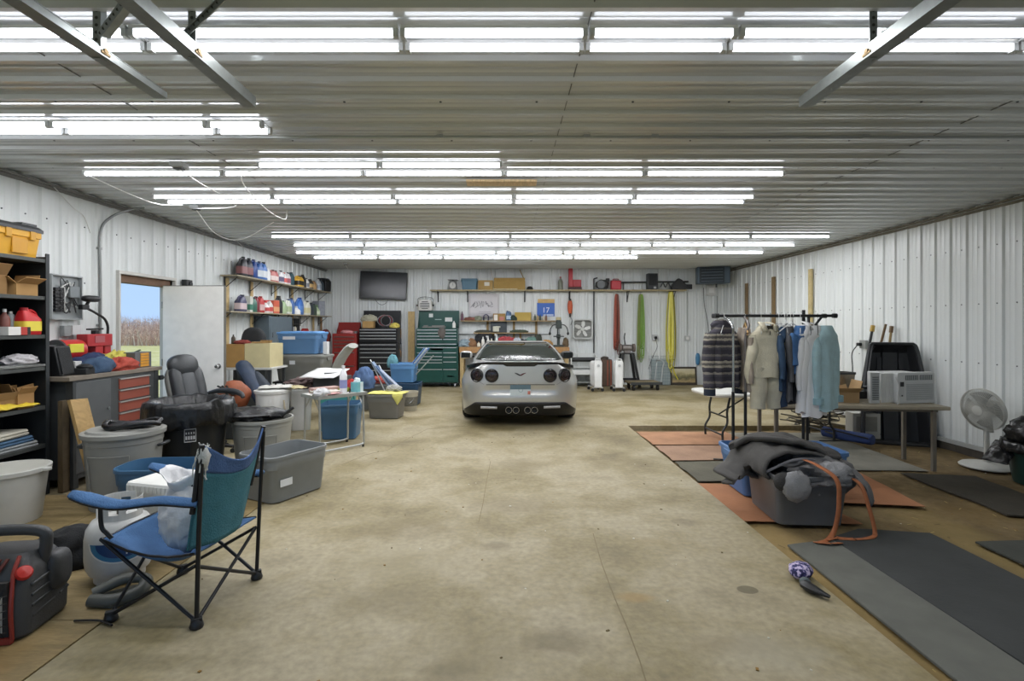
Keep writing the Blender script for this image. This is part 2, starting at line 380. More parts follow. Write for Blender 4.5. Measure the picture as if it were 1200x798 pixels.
lf['kind'] = 'structure'
mb = MB(); mb.box((0, 0, 1.0), (.80, .044, 2.0)); mb.build('slab', paint('efede9', .45), lf, bevel=.003)
mb = MB(); mb.box((.405, 0, 1.0), (.008, .046, 2.0)); mb.box((0, 0, 2.004), (.81, .046, .008)); mb.build('edge_strip', paint('6e6b64'), lf)
mb = MB(); mb.lathe([(0, 0), (.032, 0), (.032, .006), (.012, .01), (.012, .03), (.026, .04), (.028, .055), (.02, .068), (0, .07)], 18, T=Matrix.Translation((.335, -.022, .95)) @ Matrix.Rotation(R(90), 4, 'X'))
mb.build('handle', CHROME, lf)
mb = MB()
for z in (.25, 1.0, 1.75): mb.cyl((-.405, -.026, z - .045), (-.405, -.026, z + .045), .008)
mb.build('hinge', ZINC, lf)
mb = MB(); mb.box((0, 0, 0), (.07, .14, .11)); mb.cyl((.035, .02, 0), (.05, .02, 0), .035)
one(mb, 'door_closer', BLK, 'small black box on the wall above the open door', 'closer', (XL + .055, 7.25, 2.08), bevel=.006)

# ---------------------------------------------------------------- ceiling lights
TUBE = M('f4f6ff', .5, emit=9.0, var=0.0); TUBEF = M('f4f6ff', .5, emit=11.0, var=0.0); TUBEN = M('f4f6ff', .5, emit=4.5, var=0.0)
def row_d(py, z=2.862): return (z - EYE) * FPX / (CY - py)
LAMP = 3.4
ROWS = 'ceiling tube lights'
def strip(x0, x1, ys, label, zt=2.862):
    d = sum(ys) / len(ys); w = .06 + abs(ys[-1] - ys[0])
    t = thing('tube_light', label, 'light', ((x0 + x1) / 2, d, ZC - .021), 0, ROWS); L = x1 - x0 - .012
    mb = MB()
    for y in ys: mb.box((0, y - d, -.008), (L, .036, .016))
    mb.build('housing', paint('d9dad8'), t, bevel=.002)
    for y in ys:
        mb = MB(); mb.cyl((-L / 2 + .02, y - d, zt - ZC + .021), (L / 2 - .02, y - d, zt - ZC + .021), .0135, n=12); mb.build('tube', TUBEF if d > 7 else TUBEN if d < 3 else TUBE, t)
    for y in ys:
        al = bpy.data.lights.new('tube_lamp', 'AREA'); al.shape = 'RECTANGLE'; al.size = L - .06; al.size_y = .022; al.energy = LAMP * (1.8 if d > 7 else .8 if d < 3 else 1.0) * L; al.color = (.97, .98, 1)
        ao = bpy.data.objects.new('tube_lamp', al); COL.objects.link(ao); ao.parent = t; ao.location = (0, y - d, zt - ZC + .021 - .0145)
    for s in (-1, 1):
        mb = MB()
        for y in ys: mb.box((s * (L / 2 - .011), y - d, zt - ZC + .028), (.022, .034, .046))
        if len(ys) > 1: mb.box((s * (L / 2 - .006), 0, -.010), (.01, abs(ys[-1] - ys[0]), .006))
        mb.build('end_cap', paint('b9bbba'), t)
    return t
def ordn(i): return ('first', 'second', 'third', 'fourth', 'fifth', 'sixth', 'seventh', 'eighth', 'ninth', 'tenth', 'eleventh', 'twelfth')[i]
def row(x0, x1, n, pys, rowname, cuts=None):
    ys = [row_d(p) for p in pys]; xs = cuts or [x0 + (x1 - x0) * i / n for i in range(n + 1)]
    for i in range(len(xs) - 1): strip(xs[i], xs[i + 1], ys, '%s tube light from the door wall, %s' % (ordn(i), rowname))
row(0, 0, 0, (40, 57), 'bright double row over the garage tracks', [-3.1, -1.76, -.495, .39, 1.09, 2.52, 3.8])
row(0, 0, 0, (147, 155), 'short double row by the door wall', [-4.2, -3.1, -2.03, -1.645])
row(-2.12, -.02, 2, (194,), 'short row before the bare wood plank')
row(X(97, row_d(204)), X(920, row_d(204)), 5, (204,), 'single row just before the bare wood plank')
row(X(195, row_d(237)), X(873, row_d(237)), 5, (231, 237), 'double row just past the wood plank')
row(X(317, row_d(277.5)), X(973, row_d(277.5)), 7, (277.5,), 'fourth row from the far end')
row(X(343, row_d(287.5)), X(932, row_d(287.5)), 7, (287.5,), 'third row from the far end')
row(X(346, row_d(296)), X(895, row_d(296)), 7, (296,), 'second row from the far end')
row(X(367, row_d(302)), X(748, row_d(302)), 5, (302,), 'last row before the far wall')
# conduit, plank, boxes and cords on the ceiling
mb = MB(); cz = ZC - .035; d = 3.80; mb.tube([(-2.2, d, cz), (XR - .05, d, cz)], .011, 8)
for x in (-.48, .6, 1.1, 2.65, 4.2): mb.box((x, d, cz + .004), (.05, .03, .026))
one(mb, 'conduit', M('a2a5a3', .35, .7), 'thin grey conduit clipped straight across the ribbed ceiling', 'pipe')
mb = MB(); mb.box((0, 0, 0), (.68, .17, .022)); one(mb, 'plank', wood('d8bc92'), 'short bare wood plank screwed to the ceiling', 'plank', (-.035, 5.02, ZC - .034), bevel=.002)
def cbox(px, py, label):
    z = ZC - .045; d = (z - EYE) * FPX / (CY - py)
    t = thing('junction_box', label, 'box', (X(px, d), d, z), 0, 'ceiling junction boxes')
    mb = MB(); mb.box((0, 0, 0), (.11, .11, .045)); mb.build('body', paint('a7a9a8'), t, bevel=.004)
    mb = MB(); mb.box((0, 0, -.028), (.07, .05, .012)); mb.build('socket', DKG, t)
    return X(px, d), d, z
b1 = cbox(210, 194, 'grey socket box on the ceiling nearest the garage tracks'); b2 = cbox(230, 243, 'grey socket box on the ceiling past the wood plank'); b3 = cbox(405, 309, 'grey socket box on the ceiling near the far wall')
CW = plastic('d4d5d2')
def cord(pts, label, r=.005, mat=None, name='cord', n=8):
    mb = MB(); mb.tube(spline(pts, n), r, 6); return one(mb, name, mat or CW, label, 'cord')
cord([(b1[0], b1[1], b1[2] - .03), (b1[0] + .05, b1[1] + .25, 2.78), (b1[0] + .10, b1[1] + .75, 2.70), (b2[0] - .03, b2[1] - .02, b2[2] - .02)], 'white cord sagging between the two socket boxes on the ceiling')
cord([(-3.8, 4.72, 2.865), (-3.72, 5.1, 2.80), (-3.70, 5.5, 2.79), (-3.6, 5.76, 2.84)], 'white cord from the end of the single tube row')
cord([(-2.1, 4.45, 2.86), (-2.35, 4.6, 2.80), (-2.42, 5.2, 2.68), (-2.5, 5.85, 2.70), (-2.62, 6.2, 2.87)], 'white cord looping under the short tube row')
cord([(b2[0], b2[1], b2[2] - .03), (b2[0] + .06, b2[1] + .3, 2.62), (b2[0] + .22, b2[1] + .6, 2.60), (b2[0] + .5, b2[1] + .9, 2.88)], 'white cord drooping from the socket box past the plank')
cord([(XL + .03, 5.1, 2.90), (XL + .04, 5.35, 2.72), (XL + .03, 5.5, 2.66), (XL + .02, 5.6, 2.5)], 'white cord hanging down the wall above the doorway')
cord([(XL + .05, 8.6, 2.9), (XL + .18, 8.8, 2.7), (XL + .1, 9.3, 2.55), (XL + .16, 9.6, 2.78), (-4.0, 9.72, 2.86)], 'white cords bunched above the upper bottle shelf')
cord([(b3[0], b3[1], b3[2] - .03), (b3[0] + .04, b3[1] + .1, 2.72), (b3[0] - .03, b3[1] + .2, 2.62)], 'white cord end dangling from the farthest socket box')
mb = MB(); mb.tube(spline([(XL + .035, 5.72, 1.3), (XL + .035, 5.72, 2.0), (XL + .035, 5.72, 2.52), (XL + .06, 5.84, 2.72), (XL + .16, 6.0, 2.84), (XL + .3, 6.05, 2.87)], 8), .014, 8)
for z in (1.5, 2.35): mb.box((XL + .02, 5.72, z), (.02, .06, .025))
one(mb, 'conduit', M('8d908f', .4, .6), 'grey conduit running up the wall beside the doorway', 'pipe')

# ---------------------------------------------------------------- garage door tracks overhead
def angle_iron(mb, p0, p1, w=.035, flip=1):
    p0, p1 = Vector(p0), Vector(p1); mb.bar(p0, p1, w, .003, 0, (0, 1, 0)); off = Vector((flip * w / 2, 0, 0))
    mb.bar(p0 + off + Vector((0, w / 2, 0)), p1 + off + Vector((0, w / 2, 0)), .003, w, 0, (0, 1, 0))
    n = int((p1 - p0).length / .032)
    for i in range(n):
        p = p0.lerp(p1, (i + .5) / n); mb.cyl(p + Vector((0, -.0025, 0)), p + Vector((0, -.0016, 0)), .0075, n=8, mi=1)
def track(x, yend, label, side, bz=2.72):
    t = thing('garage_door_track', label, 'track', (x, 0, bz), 0, 'overhead garage door tracks')
    mb = MB(); o, i_, h = .034, .030, .026; s = side
    prof = [(-o, -h), (o, -h), (o, h * .2), (o - .006, h * .2), (o - .006, -h + .006), (-o + .006, -h + .006), (-o + .006, h), (o * .2, h), (o * .2, h + .004), (-o, h + .004)]
    prof = [(a * s, b) for a, b in prof]
    mb.prism(prof, YF + .1, yend, axis='Y'); mb.build('rail', ZINC, t, smooth=False)
    hs = 1 if side > 0 else -1
    mb = MB(); angle_iron(mb, (-.005 * s, 2.3, -.03), (-.005 * s, 2.3, ZC - bz), .034, s); mb.build('hanger', [ZINC, M('3b3c3c', .8)], t, smooth=False)
    mb = MB(); angle_iron(mb, (.02 * hs, 2.28, .06), (.34, 2.1, ZC - bz), .034, s); mb.build('brace', [ZINC, M('3b3c3c', .8)], t, smooth=False)
    mb = MB(); mb.cyl((-.04 * s, 2.3, 0), (.04 * s, 2.3, 0), .012, n=8); mb.box((0, 2.3, -.01), (.076, .05, .012)); mb.build('bolt', M('8a7350', .6, .6), t)
track(-1.815, 2.72, 'spotted galvanized track end, the one over the door side', 1)
track(-1.40, 2.83, 'dark galvanized track end beside the spotted one', -1)
track(1.645, 2.83, 'lone galvanized track end over the dirt side', 1)
# ================================================================ builders for repeated kinds
def tote(label, w, d, h, col, loc, rz=0, lid=None, cat='storage tote', taper=.86, rim=.028, group=None, handles=True, name='storage_tote', rcorner=.05, tag_=None, ribs=True, rot=None):
    t = thing(name, label, cat, loc, rz, group, rot); m = plastic(col)
    k = taper; mb = MB(); th = .006; r = rcorner
    rings = [rrect(w * k - 2 * r * .4, d * k - 2 * r * .4, r * .8, 4, .0), rrect(w * k, d * k, r, 4, .012)]
    if ribs: rings += [rrect(w * (k + (.97 - k) * .70), d * (k + (.97 - k) * .70), r, 4, h * .70), rrect(w * (k + (.97 - k) * .72) + .008, d * (k + (.97 - k) * .72) + .008, r, 4, h * .72)]
    rings += [rrect(w * .965, d * .965, r, 4, h - rim), rrect(w * .965 - 2 * th, d * .965 - 2 * th, r, 4, h - .002), rrect(w * k - 2 * th, d * k - 2 * th, r, 4, .02)]
    mb.loft(rings, True, True); mb.build('body', m, t, ang=30)
    mb = MB(); z0, z1 = h - rim, h
    rr_ = [rrect(w * .965, d * .965, r, 4, z0 - .001), rrect(w, d, r + .01, 4, z0), rrect(w, d, r + .01, 4, z1 - .005), rrect(w - .008, d - .008, r + .008, 4, z1), rrect(w * .965 - .006, d * .965 - .006, r, 4, z1), rrect(w * .965 - .014, d * .965 - .014, r, 4, z0)]
    mb.loft(rr_, False, False); mb.build('rim', m, t, ang=30)
    if handles:
        for s in (-1, 1):
            mb = MB(); mb.prism([(-d * .16, z0 + .004), (-d * .13, z0 - .05), (d * .13, z0 - .05), (d * .16, z0 + .004)], s * (w * .48), s * (w * .5 + .004), axis='X'); mb.build('handle', m, t, bevel=.004)
    if lid:
        mb = MB(); e = .006
        mb.loft([rrect(w + .012, d + .012, r + .014, 4, h - .018), rrect(w + .016, d + .016, r + .016, 4, h + .002), rrect(w + .004, d + .004, r + .01, 4, h + .012), rrect(w * .88, d * .86, r, 4, h + .012), rrect(w * .86, d * .84, r, 4, h + .024), rrect(w * .55, d * .5, r, 4, h + .026)], True, True)
        mb.build('lid', plastic(lid), t, ang=30)
    if tag_:
        mb = MB(); mb.box((tag_[0], -d * (k + .97) / 4 - .013, tag_[1]), (tag_[2], .003, tag_[3])); mb.build('sticker', plastic('d8dcdf'), t)
    return t
def jug(name, label, cat, w, d, h, body, cap='1c1c1e', lab=None, loc=(0, 0, 0), rz=0, group=None, style='jug'):
    t = thing(name, label, cat, loc, rz, group); m = plastic(body)
    if style == 'jug':           # flat-sided oil jug with handle hole and offset neck
        mb = MB(); r = min(w, d) * .22
        mb.loft([rrect(w * .92, d * .9, r, 3, 0), rrect(w, d, r, 3, h * .03), rrect(w, d, r, 3, h * .58), rrect(w * .78, d * .8, r, 3, h * .74, -w * .08), rrect(w * .42, d * .55, r * .6, 3, h * .86, -w * .22), rrect(w * .36, d * .5, r * .5, 3, h * .89, -w * .22)])
        mb.build('body', m, t)
        mb = MB(); mb.tube(spline([(-w * .10, 0, h * .87), (w * .15, 0, h * .9), (w * .38, 0, h * .8), (w * .44, 0, h * .6)], 4), min(w, d) * .12, 6); mb.build('handle', m, t)
        mb = MB(); mb.cyl((-w * .22, 0, h * .88), (-w * .22, 0, h), w * .17, n=10); mb.build('cap', plastic(cap), t)
    elif style == 'bottle':
        mb = MB(); r = w / 2
        mb.lathe([(0, 0), (r * .95, 0), (r, h * .03), (r, h * .6), (r * .8, h * .72), (r * .35, h * .84), (r * .3, h * .9), (0, h * .9)], 14); mb.build('body', m, t)
        mb = MB(); mb.cyl((0, 0, h * .88), (0, 0, h), r * .36, n=10); mb.build('cap', plastic(cap), t)
    elif style == 'can':
        mb = MB(); r = w / 2; mb.lathe([(0, 0), (r, 0), (r, h * .82), (r * .8, h * .88), (r * .5, h * .9), (0, h * .9)], 14); mb.build('body', m, t)
        mb = MB(); mb.cyl((0, 0, h * .88), (0, 0, h), r * .5, n=10); mb.build('cap', plastic(cap), t)
    elif style == 'spray':
        mb = MB(); r = w / 2; mb.lathe([(0, 0), (r * .95, 0), (r, h * .03), (r, h * .45), (r * .55, h * .68), (r * .3, h * .8), (0, h * .8)], 14); mb.build('body', m, t)
        mb = MB(); mb.box((0, 0, h * .88), (w * .3, w * .3, h * .16)); mb.box((-w * .25, 0, h * .96), (w * .7, w * .26, h * .1)); mb.bar((-w * .35, 0, h * .9), (-w * .28, 0, h * .76), .012, .01); mb.build('trigger', plastic(cap), t, bevel=.003)
    elif style == 'box':
        mb = MB(); mb.box((0, 0, h / 2), (w, d, h)); mb.build('body', m, t, bevel=.002)
        mb = MB(); mb.box((0, 0, h + .0015), (w * .96, d * .96, .003)); mb.build('flap', plastic(cap), t)
    if lab:
        mb = MB()
        if style in ('jug', 'box'): mb.loft([rrect(w + .004, d + .004, min(w, d) * .22 if style == 'jug' else .003, 3, h * .14), rrect(w + .004, d + .004, min(w, d) * .22 if style == 'jug' else .003, 3, h * .5)], False, False)
        else: mb.lathe([(w / 2 + .0015, h * .14), (w / 2 + .0015, h * .42)], 14)
        mb.build('label', plastic(lab), t)
    return t
def carton(label, w, d, h, loc, rz=0, col='a98453', flaps=True, group=None, cat='box', tape=False, open_=35):
    t = thing('cardboard_box', label, cat, loc, rz, group); m = M(col, .9, var=.06)
    mb = MB(); th = .006
    for s in (-1, 1):
        mb.box((0, s * (d / 2 - th / 2), h / 2), (w, th, h)); mb.box((s * (w / 2 - th / 2), 0, h / 2), (th, d - 2 * th, h))
    mb.box((0, 0, th / 2), (w - 2 * th, d - 2 * th, th))
    if not flaps: mb.box((0, 0, h - th / 2), (w - 2 * th, d - 2 * th, th))
    mb.build('body', m, t, smooth=False)
    if flaps:
        for k, (sx, sy) in enumerate(((0, -1), (0, 1), (1, 0), (-1, 0))):
            mb = MB(); a = R(open_ + 22 * k % 60); L = (d if sx == 0 else w) * .42; wd = (w if sx == 0 else d) * .98
            if sx == 0: mb.bar((0, sy * d / 2, h), (0, sy * (d / 2 + L * math.cos(a)), h + L * math.sin(a)), wd, .005)
            else: mb.bar((sx * w / 2, 0, h), (sx * (w / 2 + L * math.cos(a)), 0, h + L * math.sin(a)), wd, .005)
            mb.build('flap', m, t, smooth=False)
    if tape:
        mb = MB(); mb.box((w * .1, -d / 2 - .001, h * .6), (w * .35, .002, h * .4)); mb.build('sticker', plastic('dcd8ce'), t)
    return t
def heap(label, cat, name, col, r, loc, seed=1, amp=.35, freq=1.6, ridge=True, flat=0.0, rz=0, mat=None, group=None, nu=40, nv=20, p=2.0):
    mb = MB(); mb.blob((0, 0, r[2] * .55), r, amp, freq, seed, nu, nv, flat=flat, ridge=ridge, p=p)
    return one(mb, name, mat or cloth(col), label, cat, loc, rz, group, ang=75)
def drape(mb, w, d, amp, seed, freq=4.0, edge=.0, nu=26, nv=26, mi=0, T=None, z0=0.0):
    """crumpled sheet with thickness"""
    def f(u, v, k=0):
        x, y = (u - .5) * w, (v - .5) * d
        h = amp * (0.6 + .8 * abs(noise.noise((x * freq + seed, y * freq, seed * 2.1))) + .5 * noise.noise((x * freq * 2.1, y * freq * 2.1 + seed, 1)))
        e = max(abs(u - .5), abs(v - .5)) * 2
        wob = 1 + .12 * noise.noise((u * 3 + seed, v * 3, 7))
        return (x * wob, y * wob, z0 + h * (1 - .75 * e ** 4) - edge * max(0, e - .75) * 4)
    mb.grid(f, nu, nv, mi, T)
def trash_can(label, r0, r1, h, col, loc, rz=0, lid=None, handles=True, group=None, wall=.008):
    t = thing('trash_can', label, 'trash can', loc, rz, group); m = plastic(col); mb = MB()
    P = [(0, 0), (r0, 0), (r0 + .004, .02), (r1 * .97, h * .86), (r1 * .985, h * .865), (r1 * .985, h - .03), (r1 + .012, h - .03), (r1 + .012, h), (r1 - wall, h), (r0 - wall, .02), (0, .02)]
    mb.lathe(P, 40); mb.build('body', m, t, ang=30)
    for s in (-1, 1) if handles else ():
        mb = MB(); mb.tube(spline([(s * r1 * .99, -.05, h * .80), (s * (r1 + .035), -.05, h * .82), (s * (r1 + .035), .05, h * .82), (s * r1 * .99, .05, h * .80)], 5), .013, 8); mb.build('handle', DKG if lid else m, t)
    for a in (-90, 90):
        mb = MB(); aa = R(a); q = []
        for k in range(9):
            ph = aa + R(-32 + 8 * k); q.append((math.cos(ph) * (r0 + (r1 - r0) * .9 + .004), math.sin(ph) * (r0 + (r1 - r0) * .9 + .004), h * .74))
        lo = [(x * (r0 + .012) / (r0 + (r1 - r0) * .9), y * (r0 + .012) / (r0 + (r1 - r0) * .9), h * .16) for x, y, z in q]
        mb.tube([lo[0]] + q + [lo[-1]], .004, 5); mb.build('rib', m, t)
    if lid:
        mb = MB(); mb.lathe([(r1 + .016, h - .025), (r1 + .018, h + .006), (r1 + .004, h + .012), (r1 * .94, h + .010), (r1 * .90, h + .028), (r1 * .5, h + .036), (0, h + .038)], 40); mb.build('lid', plastic(lid), t, ang=30)
    return t
def liner(label, r, z, drop, loc, seed, cat='trash bag', ey=1.0, amp=.05, rz=0, tuft=.12, squash=1.0, col='17181a'):
    """bag folded over a rim: hangs outside, sinks inside"""
    mb = MB(); n = 150; rings = []
    prof = [(.72, -.20), (.82, -.06), (.93, .025), (1.0, .04), (1.07, .03), (1.10, -.02), (1.105, -drop * .4), (1.11, -drop * .8), (1.10, -drop)]
    for j, (k, dz) in enumerate(prof):
        ring = []
        for i in range(n):
            a = 2 * PI * i / n; c, s = math.cos(a), math.sin(a)
            w_ = noise.noise((c * 3.5 + seed, s * 3.5, j * .25)); w2 = .5 - 1.6 * abs(noise.noise((c * 9 + seed, s * 9, j * .22))) - .5 * abs(noise.noise((c * 22 + seed, s * 22, j * .3)))
            out = 1 + amp * (.5 * w_ + .6 * w2) * (0.4 if 2 <= j <= 4 else 1) * (1 if j < 4 else .8) + (.012 if j > 3 else 0) + (amp * .5 if j > 3 else 0)
            zz = dz + (tuft * max(0, w_) if j in (2, 3, 4) else 0) * .35 + (drop * .45 * w_ if j > 6 else 0)
            ring.append((r * k * c * out, r * k * s * out * ey, z + zz))
        rings.append(ring)
    mb.loft(rings, False, False)
    o = one(mb, 'trash_bag', M(col, .28, var=.2, scale=5, bump=.6, bscale=28), label, cat, loc, rz, None, ang=70, solid=.002)
    return o
def folding_leg_frame(): pass
# ================================================================ near the camera, shelf side
# --- camping chair -----------------------------------------------------------------
BLU = cloth('456a96'); TEAL = cloth('3b7280'); TUBEB = M('222326', .35, .3)
ch = thing('camp_chair', 'blue folding camp chair with frayed back and black tube legs', 'camp chair', (-1.74, 2.84, 0))
A_, B_, C_, D_ = Vector((-.26, -.22, 0)), Vector((.21, -.28, 0)), Vector((.27, .215, 0)), Vector((-.21, .28, 0))
SZ = .405
def up(p, z, k=1.0): return (p.x * k, p.y * k, z)
tA, tD = Vector((-.30, -.235, .42)), Vector((-.26, .29, .42)); tB, tC = Vector((.195, -.27, .30)), Vector((.26, .225, .30))
for nm, a, b in (('leg', A_, tB), ('leg', B_, tA), ('leg', B_, tC), ('leg', C_, tB), ('leg', C_, tD), ('leg', D_, tC), ('leg', D_, tA), ('leg', A_, tD)):
    mb = MB(); mb.cyl(Vector(a) + Vector((0, 0, .03)), b, .0095, n=10); mb.build('leg', TUBEB, ch)
for f in (A_, B_, C_, D_):
    mb = MB(); mb.lathe([(0, 0), (.030, 0), (.033, .01), (.028, .03), (.016, .045), (0, .047)], 12, (f.x, f.y, 0)); mb.box((f.x, f.y, .04), (.05, .03, .022), .5); mb.build('foot', BLK, ch, bevel=.003)
bt = [Vector((.235, -.275, .90)), Vector((.315, .205, .875))]
for f, t in ((B_, bt[0]), (C_, bt[1])):
    mb = MB(); mb.tube([(f.x, f.y, .05), (f.x + (t.x - f.x) * .4, f.y, .45), tuple(t)], .011, 10); mb.build('back_post', TUBEB, ch)
for s, tp in ((0, tA), (1, tD)):
    px_, py_ = tp.x, tp.y; mb = MB()
    mb.tube(spline([(px_ + .055, py_ + (.0 if s == 0 else 0), .425), (px_ + .03, py_, .45), (px_ + .002, py_, .49), (px_ - .004, py_, .63)], 5), .0105, 10); mb.build('arm_post', TUBEB, ch)
# seat: sagging fabric between the four corners
def seatf(u, v, dz=0):
    a = tA.lerp(tB + Vector((0, 0, .06)), u); b = tD.lerp(tC + Vector((0, 0, .06)), u); p = a.lerp(b, v)
    sag = .10 * math.sin(PI * min(1, u * 1.02)) * math.sin(PI * v) ** .7 + .045 * math.sin(PI * u)
    return (p.x, p.y, p.z - sag + .006 * noise.noise((u * 9, v * 4, 2)) + dz)
mb = MB(); mb.grid(seatf, 22, 22); mb.build('seat', BLU, ch, solid=.008)
mb = MB(); mb.tube([seatf(i / 14, 0) for i in range(15)], .007, 6); mb.tube([seatf(0, i / 14) for i in range(15)], .007, 6); mb.tube([seatf(i / 14, 1) for i in range(15)], .007, 6); mb.build('seat_binding', TUBEB, ch)
def backf(u, v):
    b0 = Vector((B_.x + .0, B_.y, .38)).lerp(bt[0] + Vector((0, 0, .005)), v); c0 = Vector((C_.x + .015, C_.y, .385)).lerp(bt[1] + Vector((0, 0, .03)), v)
    p = b0.lerp(c0, u); dip = .13 * math.sin(PI * u) ** 1.1 * v ** 3
    bow = .05 * math.sin(PI * u); lo = .02 * math.sin(PI * u) * (1 - v); pin = -.06 * (1 - v) * u ** 3
    return (p.x + bow + pin * .3 - .05 * (1 - v) + .008 * noise.noise((u * 5, v * 3, 9)), p.y + pin, p.z - dip - lo)
mb = MB(); mb.grid(lambda u, v: backf(u, v * .74), 24, 16); mb.build('back_panel', TEAL, ch, solid=.007)
mb = MB(); mb.grid(lambda u, v: backf(u, .74 + v * .26), 24, 8); mb.build('top_band', cloth('45618f'), ch, solid=.010)
for u0 in (0.0, 1.0):
    mb = MB(); mb.tube([backf(u0, .35 + .65 * k / 12) for k in range(13)], .014, 8, mi=0); mb.build('back_sleeve', TUBEB, ch)
mb = MB(); rr = random.Random(5)
for k in range(46):
    u, v = rr.uniform(.0, .09), rr.uniform(.8, 1.02); p = Vector(backf(u, v)) + Vector((rr.uniform(-.035, .0), rr.uniform(-.02, .03), rr.uniform(-.01, .02)))
    mb.tube([p, p + Vector((rr.uniform(-.02, .01), rr.uniform(-.01, .02), -.035)), p + Vector((rr.uniform(-.03, .02), rr.uniform(-.01, .03), -.075 - rr.uniform(0, .05)))], .0035, 4)
mb.blob((backf(.03, .96)[0] - .01, backf(.03, .96)[1] + .005, backf(.03, .96)[2] - .03), (.028, .035, .06), .3, 2.5, 3, 14, 10)
mb.build('frayed_stuffing', cloth('c9cbc8'), ch)
def armf(u, v, py, fx, bx):
    x = fx + (bx - fx) * u; w_ = .052 * (1 - .35 * abs(u - .15)) * (0.55 + .45 * min(1, u * 9))
    z = .655 - .03 * math.sin(PI * u) * .7 - .02 * u + .012 * math.cos(u * 9)
    return (x, py + (v - .5) * 2 * w_, z - .02 * (abs(v - .5) * 2) ** 2)
for py, fx, bx in ((-.262, -.42, .215), (.255, -.38, .28)):
    mb = MB(); mb.grid(lambda u, v: armf(u, v, py, fx, bx), 20, 8); mb.build('armrest', BLU, ch, solid=.018)
    mb = MB(); mb.tube([armf(.02 + k / 16 * .97, 0, py, fx, bx) for k in range(17)], .007, 6); mb.build('armrest_binding', TUBEB, ch)
# the bag sitting on the seat
bag = thing('plastic_bag', 'full white plastic shopping bag slumped on the blue camp chair', 'bag', (-1.72, 2.80, .32))
mb = MB(); mb.blob((0, 0, .155), (.125, .13, .18), .16, 2.6, 12, 44, 26, ridge=True); mb.build('body', M('d9d9da', .35, var=.04, bump=.8, bscale=22), bag, ang=75)
mb = MB()
def lip(u, v):
    a = 2 * PI * u; k = 1 + .25 * noise.noise((math.cos(a) * 3, math.sin(a) * 3, v * 2)); return (-.015 + (.05 + .055 * v) * math.cos(a) * k, (.06 + .05 * v) * math.sin(a) * k, .28 + .11 * v + .03 * math.cos(2 * a) * v)
mb.grid(lip, 30, 6); mb.build('mouth', M('dededf', .35, var=.04, bump=.8, bscale=22), bag, solid=.003, ang=75)
mb = MB(); mb.box((.0, -.05, .325), (.10, .012, .045), .3); mb.build('contents', DKG, bag)
# --- propane tank ------------------------------------------------------------------
pt = thing('propane_tank', 'white steel propane tank with blue label and collar', 'propane tank', (-2.29, 3.07, .012)); PW = M('c9c9c6', .42, var=.06, scale=18)
mb = MB(); mb.lathe([(0, .035), (.10, .035), (.150, .06), (.165, .10), (.170, .15), (.170, .29), (.162, .35), (.138, .40), (.09, .425), (.05, .43), (0, .43)], 48); mb.build('body', PW, pt); pt.scale = (1, 1, .86)
mb = MB(); mb.lathe([(.118, 0), (.126, 0), (.126, .055), (.118, .06)], 36); mb.build('foot_ring', PW, pt)
mb = MB()
for a0, a1 in ((20, 160), (200, 340)):
    prof = []
    n_ = 16; inn, out = [], []
    for k in range(n_ + 1):
        a = R(a0 + (a1 - a0) * k / n_ + 60); out.append((.112 * math.cos(a), .112 * math.sin(a))); inn.append((.108 * math.cos(a), .108 * math.sin(a)))
    for zz in ((.41, .455), (.505, .545)):
        mb.prism(out + inn[::-1], zz[0], zz[1])
    for k in (0, 5, 11, 14): mb.prism([out[k], out[k + 2], inn[k + 2], inn[k]], .455, .505)
mb.build('collar', PW, pt, smooth=False)
mb = MB(); mb.cyl((0, 0, .42), (0, 0, .49), .017); mb.cyl((0, 0, .49), (0, 0, .515), .03, n=10); mb.cyl((0, -.005, .465), (.05, -.03, .465), .015); mb.build('valve', M('7c7a74', .4, .8), pt)
def onbody(a, z, e=.0015): return ((.170 + e) * math.cos(a), (.170 + e) * math.sin(a), z)
def lab(u, v, e, w0=1.0, z1=.292, dz=.125): 
    a = R(-47 + (u - .5) * 118 * w0); top = z1; bot = top - dz * math.sqrt(max(0, 1 - (2 * u - 1) ** 2)) * w0
    return onbody(a, bot + (top - bot) * v, e)
mb = MB(); mb.grid(lambda u, v: lab(u, v, .0012, 1.08, .294, .126), 40, 6); mb.build('label_edge', plastic('e2e2df'), pt)
mb = MB(); mb.grid(lambda u, v: lab(u, v, .0020, 1.0), 40, 6); mb.build('label', plastic('3d7ba3'), pt)
mb = MB(); mb.grid(lambda u, v: lab(u, v, .0028, .8), 40, 6); mb.build('label', plastic('1f4272'), pt)
rh = [(-.5, .1), (-.42, .34), (-.2, .5), (.05, .44), (.2, .52), (.34, .7), (.42, .42), (.56, .25), (.44, .12), (.28, .05), (.25, -.35), (.12, -.38), (.08, -.05), (-.18, -.06), (-.2, -.4), (-.34, -.38), (-.36, -.02)]
mb = MB(); n_ = len(rh); vs = []
for e in (.0030, .0038):
    for a, b in rh: vs.append(onbody(R(-39) + a * .26, .233 + b * .058, e))
mb.add(vs, [tuple(range(n_)), tuple(range(n_, 2 * n_))] + [(k, (k + 1) % n_, n_ + (k + 1) % n_, n_ + k) for k in range(n_)]); mb.build('label_emblem', plastic('dfe1e2'), pt, smooth=False)
heap('crumpled black sack lying behind the white propane tank', 'bag', 'cloth_sack', '1f2022', (.19, .15, .13), (-2.74, 3.27, .0), 5, .25, 1.4)
